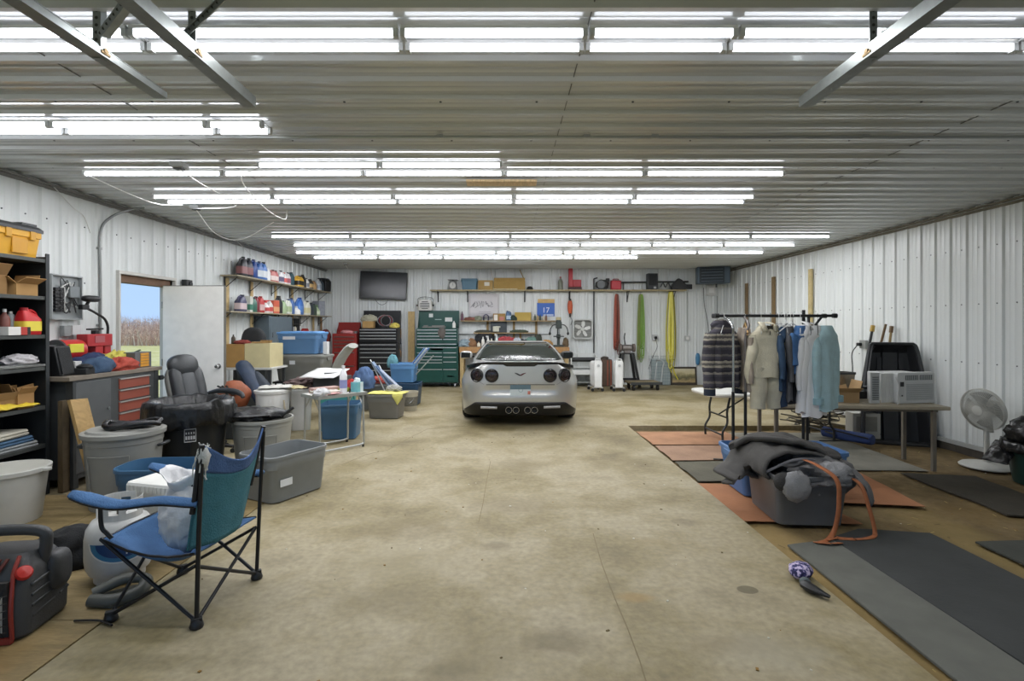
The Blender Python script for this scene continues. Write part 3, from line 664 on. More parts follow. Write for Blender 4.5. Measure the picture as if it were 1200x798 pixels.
# --- portable heater ---------------------------------------------------------------
ht = thing('portable_heater', 'dark grey portable gas heater with red trim and wire grille', 'heater', (-2.49, 2.57, .004), R(8))
BODY = M('3f4041', .5, var=.06, bump=.15, bscale=120)
def hring(z, w, f, b, r=.07, cx=0): return rrect(w, f + b, r, 5, z, cx, (b - f) / 2)
mb = MB(); mb.loft([hring(.0, .36, .15, .17), hring(.02, .385, .165, .185), hring(.10, .385, .165, .19), hring(.24, .37, .15, .19), hring(.30, .355, .125, .175), hring(.355, .31, .08, .14), hring(.375, .27, .06, .12)], True, True); mb.build('body', BODY, ht, ang=30)
for k in range(4):
    z = .09 + .05 * k
    for s in (-1, 1):
        mb = MB(); mb.bar((s * .186, -.10, z), (s * .186, .05, z + .012), .016, .016); mb.build('side_vent', DKG, ht, bevel=.004)
        mb = MB(); mb.bar((s * .187, .08, z + .02), (s * .180, .16, z + .024), .016, .014); mb.build('side_vent', DKG, ht, bevel=.004)
mb = MB(); mb.tube(spline([(-.150, .02, .28), (-.172, .02, .40), (-.15, .02, .455), (0, .02, .468), (.15, .02, .455), (.172, .02, .40), (.150, .02, .28)], 6), .027, 12); mb.build('handle', BODY, ht)
mb = MB(); fz = [(-.155, .03), (.135, .03), (.125, .26), (-.125, .26)]
mb.prism([(-.16, .02), (.14, .02), (.13, .285), (-.13, .285)], -.172, -.150, axis='Y'); mb.build('grille_recess', M('2b2826', .7), ht)
mb = MB(); mb.grid(lambda u, v: (-.12 + .235 * u, -.174 - .012 * math.sin(PI * u), .055 + .17 * v), 8, 4); mb.build('radiant_tile', M('b6b2a6', .8), ht)
mb = MB()
for k in range(9): mb.tube([(-.125 + .031 * k, -.178, .035), (-.125 + .031 * k, -.198, .07), (-.12 + .03 * k, -.198, .21), (-.12 + .03 * k, -.176, .255)], .0018, 5)
for k in range(6): mb.tube([(-.135, -.178, .06 + .034 * k), (-.12, -.198, .06 + .034 * k), (.12, -.198, .06 + .034 * k), (.135, -.178, .06 + .034 * k)], .0018, 5)
mb.build('wire_guard', M('2f2f30', .4, .7), ht)
REDT = M('8a2f26', .45)
mb = MB(); mb.tube(spline([(.155, -.172, .02), (.152, -.176, .15), (.146, -.160, .25), (.128, -.125, .315), (.118, -.075, .372)], 6), .009, 8); mb.tube(spline([(-.165, -.172, .02), (-.152, -.176, .15), (-.146, -.160, .25), (-.128, -.125, .315), (-.118, -.075, .372)], 6), .009, 8)
mb.bar((-.165, -.172, .018), (.155, -.172, .018), .022, .03); mb.build('trim_strip', REDT, ht)
mb = MB()
for k in range(6): mb.bar((-.10 + .032 * k, -.135, .312), (-.085 + .032 * k, -.085, .365), .016, .006)
mb.build('top_vent', M('5c2a24', .5), ht)
mb = MB(); mb.lathe([(0, 0), (.034, 0), (.034, .012), (.028, .022), (0, .026)], 20, T=Matrix.Translation((.157, -.105, .300)) @ Matrix.Rotation(R(42), 4, 'X') @ Matrix.Rotation(R(35), 4, 'Y')); mb.build('button', M('c23028', .35), ht)
mb = MB(); mb.blob((.178, .085, .235), (.045, .075, .10), .0, 1, 1, 16, 12, p=3); mb.build('regulator_cover', BODY, ht)
hb = MB(); BX, BY = -2.24, 2.80
hb.tube(spline([(BX + .02, BY - .02, .055), (BX + .12, BY + .07, .09), (BX + .22, BY + .10, .075), (BX + .24, BY + .02, .045), (BX + .15, BY - .05, .035), (BX + .03, BY - .05, .035)], 8), .034, 12, flat=.8)
hb.prism([(BX + .03, BY - .06), (BX + .16, BY - .08), (BX + .25, BY), (BX + .24, BY + .10), (BX + .15, BY + .13), (BX + .05, BY + .05)], .006, .03)
one(hb, 'swivel_bracket', M('55564f', .5), 'dark grey curved plastic bracket beside the heater', 'bracket', bevel=.006)
mb = MB(); mb.tube(spline([(-2.17, 2.60, .012), (-2.05, 2.60, .013), (-1.95, 2.56, .012)], 6), .006, 6); one(mb, 'hose', BLK, 'thin black hose on the plywood between heater and camp chair', 'hose')
# --- white tub, grey can with lid, plank ------------------------------------------------
tb = thing('plastic_tub', 'round white plastic tub with flared rim in front of the black shelf', 'tub', (-3.80, 3.95, .004))
mb = MB(); mb.lathe([(0, 0), (.19, 0), (.195, .01), (.235, .37), (.253, .375), (.256, .405), (.24, .408), (.19, .02), (0, .02)], 40); mb.build('body', plastic('c8c8c2'), tb, ang=30)
mb = MB(); mb.lathe([(.24, .395), (.24, .406), (.18, .400), (0, .398)], 40); mb.build('lid', plastic('bdbcb2'), tb)
mb = MB(); mb.box((.265, .03, .388), (.05, .05, .028)); mb.build('handle', plastic('c8c8c2'), tb, bevel=.008)
trash_can('grey lidded trash can by the leaning plank, black bag on its lid', .235, .282, .615, '8b8b86', (-3.20, 4.34, 0), R(10), lid='95958f')
mb = MB(); mb.tube(spline([(.20 * math.cos(a * .9) * (1 + .1 * math.sin(a * 3)), .12 * math.sin(a * .9) , .02 + .015 * math.sin(a * 2.3)) for a in [k * .5 for k in range(15)]], 5), [.020 + .010 * abs(noise.noise((k * .7, 1, 2))) for k in range(71)], 9)
mb.blob((-.03, .02, .01), (.15, .09, .022), .3, 3, 4, 26, 10, ridge=True)
one(mb, 'trash_bag', M('161719', .25, bump=.6, bscale=30), 'rolled shiny black trash bag lying on the grey can lid', 'trash bag', (-3.10, 4.28, .664), R(8), ang=75)
mb = MB(); mb.bar((-3.62, 4.62, .02), (-3.86, 4.66, .83), .215, .03, 0, (1, .1, .2)); one(mb, 'board', wood('ab8c58'), 'weathered wide board leaning against the workbench', 'board', bevel=.002)
mb = MB(); mb.box((-3.98, 4.655, .41), (.045, .075, .82)); one(mb, 'wood_post', wood('5c4e38'), 'short wood post standing between black shelf and workbench', 'post', bevel=.002)
heap('crushed red and white wrapper on the floor under the bench', 'wrapper', 'wrapper', 'a03a35', (.09, .06, .05), (-3.66, 4.82, -.005), 8, .35, 2)
# --- blue tub and white cooler ----------------------------------------------------------
tote('blue tub with rounded rim behind the white cooler', .66, .40, .43, '3b6384', (-2.62, 4.0, 0), R(4), handles=False, name='plastic_tub', cat='tub', rcorner=.12, taper=.82)
ck = thing('foam_cooler', 'white foam cooler with ridged lid behind the camp chair', 'cooler', (-2.22, 3.50, 0), R(-14))
mb = MB(); mb.loft([rrect(.40, .28, .03, 4, 0), rrect(.44, .32, .03, 4, .42)]); mb.build('body', M('d5d5d1', .8), ck, ang=30)
mb = MB(); mb.loft([rrect(.48, .36, .035, 4, .415), rrect(.485, .365, .035, 4, .455), rrect(.47, .35, .03, 4, .47), rrect(.39, .27, .03, 4, .472)]); 
for k in range(14): mb.box((-.21 + .0325 * k, -.182, .435), (.014, .008, .04))
mb.build('lid', M('d8d8d3', .8), ck, ang=30)
# --- black can with liner, light grey can with bag --------------------------------------
bc = trash_can('big black trash can with bag over its rim and small label', .27, .33, .74, '1f2122', (-3.03, 4.96, 0), R(0), handles=False)
def cyl_patch(r, a0, a1, z0, z1, n=8): return lambda u, v: (r * math.cos(a0 + (a1 - a0) * u), r * math.sin(a0 + (a1 - a0) * u), z0 + (z1 - z0) * v)
mb = MB(); a_ = R(-58); mb.grid(cyl_patch(.332, a_ - .14, a_ + .14, .44, .56), 6, 2)
mb.build('label', plastic('2b2c2e'), bc)
mb = MB()
for (u0, u1, z0, z1) in ((-.14, .14, .44, .447), (-.14, .14, .553, .56), (-.14, -.128, .44, .56), (.128, .14, .44, .56)): mb.grid(cyl_patch(.3335, a_ + u0, a_ + u1, z0, z1), 4, 1)
for k, (u0, u1) in enumerate(((-.11, -.07), (-.05, -.01), (.01, .05), (.07, .11))):
    mb.grid(cyl_patch(.3335, a_ + u0, a_ + u1, .463, .495), 2, 1); mb.grid(cyl_patch(.3335, a_ + u0 + .005, a_ + u1 - .01, .512, .53), 2, 1)
mb.build('label_print', plastic('c9cacb'), bc)
liner('black bag folded over the rim of the big black can', .335, .735, .17, (-3.03, 4.96, .012), 3.3, amp=.07)
gc = trash_can('pale grey trash can half covered by a black bag', .235, .285, .555, '96968f', (-2.49, 5.30, 0), R(20), handles=False)
mb = MB(); mb.blob((-.04, 0, .02), (.30, .22, .06), .35, 2.2, 6, 34, 14, ridge=True); one(mb, 'trash_bag', M('1b1c1e', .3, bump=.7, bscale=30), 'black bag spread over the mouth of the pale grey can', 'trash bag', (-2.56, 5.27, .572), R(15), ang=75)
mb = MB(); mb.tube([(-2.28, 5.24, .57), (-2.16, 5.27, .66)], .014, 8); one(mb, 'paint_brush', BLK, 'black handle sticking up at the end of the pale grey can', 'brush')
gt = tote('open grey storage tote with rounded corners behind the camp chair', .64, .46, .40, '7f8384', (-1.975, 4.62, 0), R(62), rcorner=.07, tag_=(-.16, .17, .12, .06))
gt['label'] = 'open empty grey storage tote with a white and blue sticker'
# ================================================================ black shelf and workbench along the left wall
SHX0, SHX1, SHY0, SHY1 = XL + .03, -4.08, 3.50, 4.62
sh = thing('shelf_unit', 'tall black metal shelf unit against the wall, loaded with boxes and cans', 'shelf', ((SHX0 + SHX1) / 2, (SHY0 + SHY1) / 2, -.005)); SBL = M('34383a', .5, .3, var=.12)
sw, sd = SHX1 - SHX0, SHY1 - SHY0; LEV = (.10, .45, .79, 1.137, 1.42, 1.76, 2.09)
for z in LEV:
    mb = MB(); mb.box((0, 0, z - .016), (sw - .01, sd - .006, .032)); mb.build('shelf', M('4a4d4b', .5, .3, var=.15), sh, bevel=.002)
for s in (-1, 1):
    mb = MB(); mb.box((0, s * (sd / 2 - .001), 1.06), (sw - .03, .003, 2.11)); mb.build('side_panel', SBL, sh)
    for q in (-1, 1):
        mb = MB(); mb.box((q * (sw / 2 - .018), s * (sd / 2), 1.07), (.036, .006, 2.14)); mb.box((q * (sw / 2), s * (sd / 2 - .018), 1.07), (.005, .036, 2.14)); mb.build('upright', SBL, sh)
mb = MB(); mb.box((-sw / 2 + .004, 0, 1.06), (.003, sd - .01, 2.10))
mb.build('back_panel', SBL, sh)
for z in (2.0, 1.3, 1.66):
    mb = MB()
    for dy in (-.02, .02):
        for dz in (-.025, 0, .025): mb.cyl((-sw / 2 + .006, .18 + dy, z + dz), (-sw / 2 + .010, .18 + dy, z + dz), .004, n=6)
    mb.build('bolt', CHROME, sh)
# toolbox on top
tbx = thing('tool_box', 'yellow tool box with black lid on top of the black shelf', 'tool box', (-4.25, 4.385, 2.086), R(90))
mb = MB(); mb.loft([rrect(.36, .22, .02, 3, 0), rrect(.40, .25, .02, 3, .17), rrect(.42, .27, .02, 3, .175), rrect(.42, .27, .02, 3, .225)]); mb.build('body', plastic('d9a22c'), tbx, ang=30)
mb = MB(); mb.loft([rrect(.44, .29, .02, 3, .225), rrect(.44, .29, .02, 3, .25), rrect(.40, .25, .03, 3, .275), rrect(.38, .22, .03, 3, .28)]); mb.box((.12, 0, .285), (.14, .2, .03)); mb.build('lid', DKG, tbx, ang=30)
for s in (-1, 1):
    mb = MB(); mb.box((s * .11, -.135, .19), (.05, .02, .08)); mb.build('latch', plastic('c99425'), tbx, bevel=.004)
mb = MB(); mb.box((0, -.126, .09), (.14, .012, .13)); mb.build('front_panel', plastic('c8901f'), tbx, bevel=.003)
dc = thing('drill_case', 'black moulded case at the front edge of the shelf top', 'case', (-4.17, 4.09, 2.086), R(80))
mb = MB(); mb.blob((0, 0, .085), (.12, .07, .085), .05, 2, 3, 20, 12, flat=0, p=3.5); mb.build('body', BLK, dc)
mb = MB(); mb.tube(spline([(-.06, 0, .15), (-.05, 0, .2), (.05, 0, .2), (.06, 0, .15)], 5), .012, 8); mb.build('handle', BLK, dc)
# cartons on the second shelf
carton('open cardboard box on the shelf just below the yellow tool box', .20, .22, .10, (-4.21, 4.43, 1.756), R(90), 'b08a58', open_=30)
carton('taller brown cardboard box deeper on the same shelf', .22, .24, .16, (-4.25, 4.17, 1.756), R(90), '8f6e45', open_=60)
jug('gas_can', 'small red gas can with yellow label on the black shelf', 'gas can', .17, .11, .235, 'c2262b', 'a81f25', 'e2cf4a', (-4.15, 4.49, 1.416), R(90))
jug('bottle', 'clear bottle with pale cap beside the red gas can', 'bottle', .075, .075, .22, '7a4a42', 'cfcfcf', None, (-4.20, 4.33, 1.416), 0, None, 'bottle')
jug('spray_can', 'slim grey spray can beside the red gas can', 'can', .055, .055, .20, '8d9496', 'c7c9c8', None, (-4.22, 4.405, 1.416), 0, None, 'can')
mb = MB(); mb.box((0, 0, .035), (.09, .11, .07)); mb.box((0, .085, .035), (.088, .06, .068), 0, 1); mb.box((0, .13, .035), (.088, .03, .066), 0, 2)
one(mb, 'parts_box', [plastic('d8d6d2'), plastic('b23a30'), BLK], 'white, red and black parts box before the clear bottle', 'box', (-4.11, 4.28, 1.416), 0, bevel=.002)
# fourth shelf
mb = MB(); mb.box((0, 0, .012), (.26, .46, .022)); mb.box((0, 0, .026), (.22, .40, .006)); one(mb, 'metal_tray', metalm('8d8f8d'), 'flat grey metal tray on the fourth shelf down', 'tray', (-4.21, 4.36, 1.135), 0, bevel=.004)
heap('white and orange rag crumpled on the grey metal tray', 'rag', 'rag', 'b9b6b8', (.08, .13, .05), (-4.18, 4.44, 1.164), 21, .35, 2.2)
heap('dark tangle of straps at the near end of the fourth shelf', 'straps', 'straps', '3c3b36', (.10, .13, .06), (-4.2, 4.02, 1.133), 22, .45, 3)
# fifth shelf
carton('small open cardboard box on the fifth shelf down', .14, .15, .13, (-4.19, 4.44, .786), R(86), 'a37d4e', open_=55)
carton('long torn brown carton lying on the fifth shelf down', .34, .16, .09, (-4.22, 4.20, .786), R(90), '8a6b42', open_=70)
mb = MB(); drape(mb, .16, .44, .04, 4, 9); one(mb, 'plastic_sack', M('cdb32f', .4, var=.15, bump=.5), 'crumpled yellow plastic sack hanging at the shelf edge', 'sack', (-4.10 - .05, 4.30, .80), 0, solid=.004)
# sixth shelf
for i, (c, lb, z, n) in enumerate((('8b8f90', 'folded pale grey fabric bottom of the low shelf stack', .446, 'folded_fabric'), ('43607c', 'folded blue tarp in the low shelf stack', .496, 'folded_tarp'), ('b5b1a2', 'folded cream fabric on top of the low shelf stack', .556, 'folded_fabric'))):
    mb = MB()
    for k in range(2): mb.loft([rrect(.30, .46 - .02 * k, .02, 3, .025 * k), rrect(.315, .48 - .02 * k, .03, 3, .012 + .025 * k), rrect(.30, .46 - .02 * k, .02, 3, .024 + .025 * k)])
    one(mb, n, cloth(c), lb, 'fabric', (-4.24, 4.30 - .04 * i, z), R(3 * i))

# --- workbench -----------------------------------------------------------------------
WX0, WX1, WY0, WY1, WZ = XL + .03, -3.95, 4.70, 5.86, 1.03
wb = thing('workbench', 'dark grey steel workbench with red drawers beside the doorway', 'workbench', ((WX0 + WX1) / 2 + .012, (WY0 + WY1) / 2, 0)); w_, d_ = WX1 - WX0, WY1 - WY0; GRY = M('4b4e4f', .5, .2)
mb = MB(); mb.box((.008, 0, WZ - .02), (w_ + .01, d_ + .10, .04)); mb.build('worktop', M('7b7266', .6, var=.15), wb, bevel=.004)
mb = MB(); mb.box((-.0, 0, (WZ + .06) / 2), (w_ - .01, d_ - .04, WZ - .10)); mb.build('body', GRY, wb, bevel=.003)
mb = MB(); mb.box((w_ / 2 - .004, -.34, .55), (.02, .42, .84)); dr = mb.build('door', M('5a5d5e', .5, .2), wb, bevel=.003)
mb = MB(); mb.cyl((w_ / 2 + .004, -.17, .68), (w_ / 2 + .02, -.17, .68), .012); mb.build('lock', CHROME, dr)
for k in range(7):
    z1 = .955 - .118 * k; mb = MB(); mb.box((w_ / 2 - .004, .205, z1 - .055), (.022, .44, .104)); dw = mb.build('drawer', M('8e4a3b', .45), wb, bevel=.003)
    mb = MB(); mb.box((w_ / 2 + .012, .205, z1 - .006), (.016, .44, .012)); mb.build('handle', M('c5c2bc', .35, .6), dw)
for yy in (-d_ / 2 + .03, d_ / 2 - .03):
    mb = MB(); mb.box((w_ / 2 - .03, yy, WZ / 2 - .02), (.07, .06, WZ - .04)); mb.build('leg', M('3c3f40', .5, .2), wb, bevel=.003)
mb = MB(); mb.box((w_ / 2 - .01, d_ / 2 + .06, .90), (.03, .05, .05)); mb.cyl((w_ / 2 - .01, d_ / 2 + .06, .9), (w_ / 2 + .05, d_ / 2 + .10, .9), .012); mb.build('vise_screw', DKG, wb)
bz = WZ + .001
sp_ = thing('speaker', 'black wedge-shaped speaker at the shelf end of the workbench', 'speaker', (-4.18, 4.79, bz), R(0))
mb = MB(); mb.prism([(-.12, 0), (.13, 0), (.07, .275), (-.10, .285)], -.085, .085, axis='Y'); mb.build('body', BLK, sp_, bevel=.01)
mb = MB(); mb.prism([(.134, .02), (.078, .26), (.082, .262), (.139, .02)], -.07, .07, axis='Y'); mb.build('grille', M('2a2b2c', .9, bump=.8, bscale=200), sp_)
carton('small plain white box beside the black speaker', .11, .10, .12, (-4.17, 4.97, bz), R(12), 'd6d6d2', False)
mb = MB(); mb.box((0, 0, .03), (.16, .14, .06)); mb.blob((.03, 0, .07), (.07, .05, .03), .1, 2, 2, 14, 8); one(mb, 'power_tool_case', BLK, 'flat black case in front of the small white box', 'case', (-4.04, 4.92, bz), R(10), bevel=.006)
heap('blue and white striped cloth heaped on the workbench', 'cloth', 'striped_cloth', '3a4f68', (.09, .16, .09), (-4.05, 5.14, bz), 31, .25, 1.5)
heap('navy cloth at the back of the heap on the workbench', 'cloth', 'navy_cloth', '2a3658', (.13, .20, .11), (-4.28, 5.30, bz), 32, .3, 1.8)
heap('bright red cloth on the workbench edge', 'cloth', 'red_cloth', 'a8483a', (.09, .19, .075), (-4.04, 5.42, bz), 33, .4, 2.2)
heap('bright yellow cloth draped behind the red cloth', 'cloth', 'yellow_cloth', 'c3ba58', (.10, .17, .11), (-4.22, 5.60, bz), 34, .4, 2.2)
rl = thing('lantern', 'round red lantern with yellow label behind the cloths', 'lantern', (-4.36, 5.14, bz))
mb = MB(); mb.cyl((.0, -.12, .22), (.0, .13, .22), .105, .105, 22); mb.cyl((0, .12, .22), (0, .16, .22), .10, .07, 22); mb.box((0, 0, .06), (.16, .2, .12)); mb.build('body', M('bc2f2c', .35), rl, bevel=.006)
mb = MB(); mb.box((.09, -.01, .24), (.035, .17, .085)); mb.build('label', plastic('d6cf45'), rl, bevel=.003)
mb = MB(); mb.cyl((0, -.14, .22), (0, -.119, .22), .108, n=22); mb.build('end_ring', DKG, rl)
gl = thing('grinder', 'red bench grinder with gooseneck lamp on the workbench', 'grinder', (-4.37, 5.50, bz))
mb = MB(); mb.box((0, 0, .31), (.12, .34, .13)); mb.box((0, 0, .13), (.10, .10, .26)); mb.box((.0, .13, .20), (.08, .09, .16)); mb.box((0, 0, .012), (.16, .24, .024)); mb.build('body', M('a82a30', .4), gl, bevel=.008)
mb = MB(); mb.box((.062, -.01, .32), (.006, .13, .07)); mb.build('name_plate', plastic('a55a60'), gl)
mb = MB(); mb.box((0, 0, .39), (.05, .05, .05)); mb.bar((0, -.09, .425), (0, .09, .43), .05, .018); mb.build('clamp', BLK, gl, bevel=.004)
mb = MB(); mb.tube(spline([(.02, .15, .37), (.02, .15, .46), (.02, .10, .54), (.02, -.02, .60), (.02, -.12, .64)], 6), .013, 8); lm = mb.build('gooseneck', BLK, gl)
mb = MB(); mb.box((.02, -.17, .655), (.05, .09, .05), .0); mb.bar((.02, -.15, .66), (.02, -.09, .74), .03, .02); mb.blob((.03, -.09, .745), (.05, .10, .035), 0, 1, 1, 18, 10, p=3); mb.build('lamp_head', BLK, gl, bevel=.006)
mb = MB(); mb.cyl((-.02, 0, .004), (.02, .01, .16), .014); mb.bar((.0, 0, .15), (.03, .10, .19), .02, .014); mb.bar((.0, 0, .15), (.0, .11, .165), .02, .014); mb.box((0, 0, .004), (.06, .06, .008))
one(mb, 'clamp', M('44503a', .5), 'dark green hand clamp standing at the doorway end', 'clamp', (-4.13, 5.70, bz))
carton('tiny white box in front of the door jamb', .08, .10, .09, (-4.33, 5.78, bz), 0, 'd9d9d6', False)
og = thing('drawer_organizer', 'small grey organizer with orange drawers on the workbench end', 'organizer', (-4.10, 5.76, bz), R(0))
mb = MB(); mb.box((0, 0, .085), (.13, .26, .17)); mb.build('body', M('5d6062', .5), og, bevel=.004)
for k in range(5):
    mb = MB(); mb.box((.066, .015, .022 + .031 * k), (.012, .13, .027)); mb.build('drawer', M('cf9436', .4), og, bevel=.002)
# electrical panel on the wall
ep = thing('electrical_panel', 'open grey electrical panel full of wires on the wall', 'electrical panel', (XL + .022, 5.24, 1.56))
mb = MB(); mb.box((.01, 0, .22), (.02, .36, .45)); mb.build('back_plate', M('9da2a3', .45, .3), ep, bevel=.002)
mb = MB()
for (cy, cz, sy, sz) in ((0, .002, .37, .012), (0, .44, .37, .012), (-.18, .22, .012, .45), (.18, .22, .012, .45)): mb.box((.035, cy, cz), (.05, sy, sz))
mb.build('frame', M('a3a7a8', .4, .3), ep)
rr = random.Random(9)
for c0 in range(2):
    for k in range(7):
        mb = MB(); mb.box((.04, -.12 + .055 * c0, .09 + .035 * k), (.04, .05, .03)); mb.build('breaker', BLK, ep, bevel=.003)
for k in range(9):
    mb = MB(); y0 = rr.uniform(-.05, .15); mb.tube(spline([(.03, -.08 + rr.uniform(0, .03), rr.uniform(.1, .35)), (.05, y0, rr.uniform(.05, .42)), (.045, rr.uniform(-.14, .15), rr.uniform(.05, .42)), (.03, rr.uniform(.05, .16), rr.uniform(.1, .4))], 6), .005, 5); mb.build('wire', DKG if k % 3 else CW, ep)
mb = MB(); mb.box((.045, .09, .28), (.03, .12, .12)); mb.build('cover', M('7f8587', .4, .4), ep, bevel=.004)
ol = thing('outlet', 'grey double outlet box on the wall below the electrical panel', 'outlet', (XL + .02, 5.30, 1.44))
mb = MB(); mb.box((.025, -.045, .0), (.05, .085, .11)); mb.build('box', M('8f9494', .45, .4), ol, bevel=.004)
mb = MB(); mb.box((.03, .055, .01), (.06, .11, .10)); mb.build('cover', plastic('c9cccc'), ol, bevel=.006)

# --- office chair ------------------------------------------------------------------------
oc = thing('office_chair', 'black leather office chair tilted back behind the black trash can', 'office chair', (-3.50, 6.05, 0), R(-12)); LEA = M('34373a', .38, var=.08, bump=.25, bscale=90); LEG_ = M('4a4d50', .45, var=.06, bump=.25, bscale=90)
mb = MB(); mb.loft([rrect(.48, .50, .10, 5, .46), rrect(.53, .54, .12, 5, .50), rrect(.52, .53, .12, 5, .55), rrect(.44, .44, .12, 5, .575)]); mb.build('seat', LEA, oc)
def cush(w, h, t, c, tilt, n=7, p=3.0):
    mb = MB(); T = Matrix.Translation(c) @ Matrix.Rotation(tilt, 4, 'Y'); mb.blob((0, 0, 0), (t, w / 2, h / 2), 0, 1, 1, 28, 18, p=p); mb.v = [tuple(T @ Vector(v)) for v in mb.v]; return mb
cush(.50, .52, .055, (-.30, 0, .78), R(-14)).build('back_shell', M('6b6b66', .5), oc)
for s in (-1, 1): cush(.15, .48, .06, (-.25, s * .155, .775), R(-14)).build('bolster', LEA, oc)
cush(.22, .48, .06, (-.255, 0, .775), R(-14)).build('backrest', LEG_, oc)
cush(.40, .26, .085, (-.325, 0, 1.025), R(-14), p=2.5).build('headrest', LEA, oc)
for s in (-1, 1):
    mb = MB(); mb.tube(spline([(-.24, s * .30, .66), (-.10, s * .31, .69), (.10, s * .31, .69), (.22, s * .30, .66), (.26, s * .29, .62)], 6), [.022 + .014 * math.sin(PI * min(1, k / 24)) for k in range(25)], 10); ar = mb.build('armrest', LEA, oc)
    mb = MB(); mb.tube(spline([(.0, s * .31, .67), (.05, s * .31, .58), (.02, s * .28, .49), (-.02, s * .2, .455)], 5), .016, 8); mb.build('arm_support', DKG, ar)
mb = MB(); mb.cyl((0, 0, .10), (0, 0, .46), .028); mb.cyl((0, 0, .12), (0, 0, .28), .04); mb.build('gas_lift', BLK, oc)
for k in range(5):
    a = 2 * PI * k / 5 + .3; mb = MB(); mb.bar((.03 * math.cos(a), .03 * math.sin(a), .115), (.30 * math.cos(a), .30 * math.sin(a), .075), .05, .03); bs = mb.build('leg', BLK, oc, bevel=.006)
    mb = MB(); T = (.30 * math.cos(a), .30 * math.sin(a)); mb.cyl((T[0] - .02 * math.sin(a), T[1] + .02 * math.cos(a), .028), (T[0] + .02 * math.sin(a), T[1] - .02 * math.cos(a), .028), .028); mb.cyl((T[0], T[1], .03), (T[0], T[1], .08), .008); mb.build('caster', BLK, bs)

# --- clutter between the door and the tote stack -------------------------------------------
CRT = tote('dark crate under the orange sports bag', .42, .36, .36, '35383a', (-3.64, 6.92, 0), R(5), cat='crate', name='crate')
ob = thing('sports_bag', 'round orange and black sports bag behind the office chair', 'bag', (-3.64, 6.92, .365), R(10))
mb = MB(); mb.blob((0, 0, .19), (.21, .20, .205), .08, 1.6, 3, 30, 20, flat=0); mb.build('body', M('935235', .6, var=.15, bump=.3, bscale=30), ob)
for k in range(3):
    mb = MB(); mb.tube(spline([(-.14 + .05 * k, -.17 + .01 * k, .34), (-.02 + .03 * k, -.215, .30 - .03 * k), (.10, -.20, .28 - .02 * k)], 5), .012, 6); mb.build('strap', cloth('2c2a28'), ob)
heap('black jacket bunched on the floor behind the orange sports bag', 'jacket', 'jacket', '26282b', (.16, .14, .16), (-4.06, 7.10, .0), 41, .3, 1.6)
tl = thing('work_table', 'grey topped table with cardboard boxes by the bottle shelves', 'table', (-3.84, 7.82, 0))
mb = MB(); mb.box((0, 0, .860), (.86, .56, .03)); mb.build('tabletop', plastic('c8c8c4'), tl, bevel=.004)
for sx in (-1, 1):
    for sy in (-1, 1):
        mb = MB(); mb.box((sx * .38, sy * .24, .423), (.035, .035, .846)); mb.build('leg', DKG, tl)
carton('brown cardboard box on the table beside the door leaf', .34, .40, .34, (-4.02, 7.82, .877), 0, 'ac864f', False)
carton('cream printed box beside the brown cardboard box', .38, .40, .35, (-3.64, 7.80, .877), R(-3), 'c9bd92', False)
jug('bottle', 'small dark bottle standing on the brown cardboard box', 'bottle', .06, .06, .14, '4a4030', '2b2b2b', None, (-4.08, 7.75, 1.219), 0, None, 'bottle')
heap('red and grey work gloves on the brown cardboard box', 'gloves', 'gloves', '8a4038', (.10, .06, .035), (-3.93, 7.72, 1.219), 44, .4, 2.5)
mb = MB(); mb.box((0, 0, .012), (.26, .12, .022), .2); mb.box((.06, .02, .034), (.18, .05, .02), -.3); one(mb, 'hand_saw', wood('9b7a4a'), 'wooden handled tool lying on the cream box', 'tool', (-3.64, 7.72, 1.23), bevel=.003)
bp_ = thing('backpack', 'black domed backpack standing behind the boxes on the table', 'backpack', (-4.03, 8.27, .956))
mb = MB(); mb.blob((0, 0, .24), (.19, .10, .27), .05, 1.5, 5, 26, 18, flat=0, p=2.6); mb.build('body', cloth('2e3032'), bp_)
mb = MB(); mb.blob((0, -.09, .13), (.13, .05, .11), .03, 1.5, 5, 18, 12, flat=.01, p=3); mb.build('pocket', cloth('292b2d'), bp_)
mb = MB(); mb.box((0, 0, .48), (.5, .24, .96)); one(mb, 'cupboard', M('4e5254', .5), 'low dark cupboard behind the table of boxes', 'cupboard', (-4.05, 8.29, -.005), bevel=.004)
nb = thing('folded_camp_chair', 'folded navy camp chair leaning against the table of boxes', 'camp chair', (-3.55, 7.28, 0))
mb = MB()
mb.tube(spline([(-.24, .12, .98), (-.20, .10, .93), (-.06, .02, .76), (.10, -.05, .52), (.16, -.08, .36)], 6), [.04, .05, .065, .08, .09, .10, .11, .115, .12, .12, .12, .115, .11, .11, .11, .11, .11, .11, .11, .10, .10, .09, .085, .08, .075], 12, flat=.7); mb.build('seat_fabric', M('27374e', .55, var=.2, bump=.5, bscale=14), nb)
mb = MB(); mb.tube(spline([(-.02, .10, .82), (.08, .06, .70), (.22, .02, .52), (.26, .0, .38)], 6), [.05 + .045 * math.sin(PI * k / 18) for k in range(19)], 10, flat=.7); mb.build('back_fabric', M('1f2a38', .6, var=.2, bump=.5, bscale=14), nb)
for k, (a, b) in enumerate((((-.14, .08, .80), (.24, -.10, .02)), ((-.02, .0, .74), (.30, -.06, .02)), ((.0, .1, .84), (.12, -.16, .02)))):
    mb = MB(); mb.cyl(a, b, .011); mb.build('leg', CHROME if k == 1 else DKG, nb)
pl_ = thing('trash_pail', 'round white lidded pail beside the white kitchen bin', 'pail', (-3.33, 7.28 - .32, 0))
pl_.location = (-3.15, 7.0, 0)
mb = MB(); mb.lathe([(0, 0), (.185, 0), (.19, .01), (.215, .58), (.228, .585), (.228, .61), (0, .61)], 36); mb.build('body', plastic('d4d4d2'), pl_, ang=30)
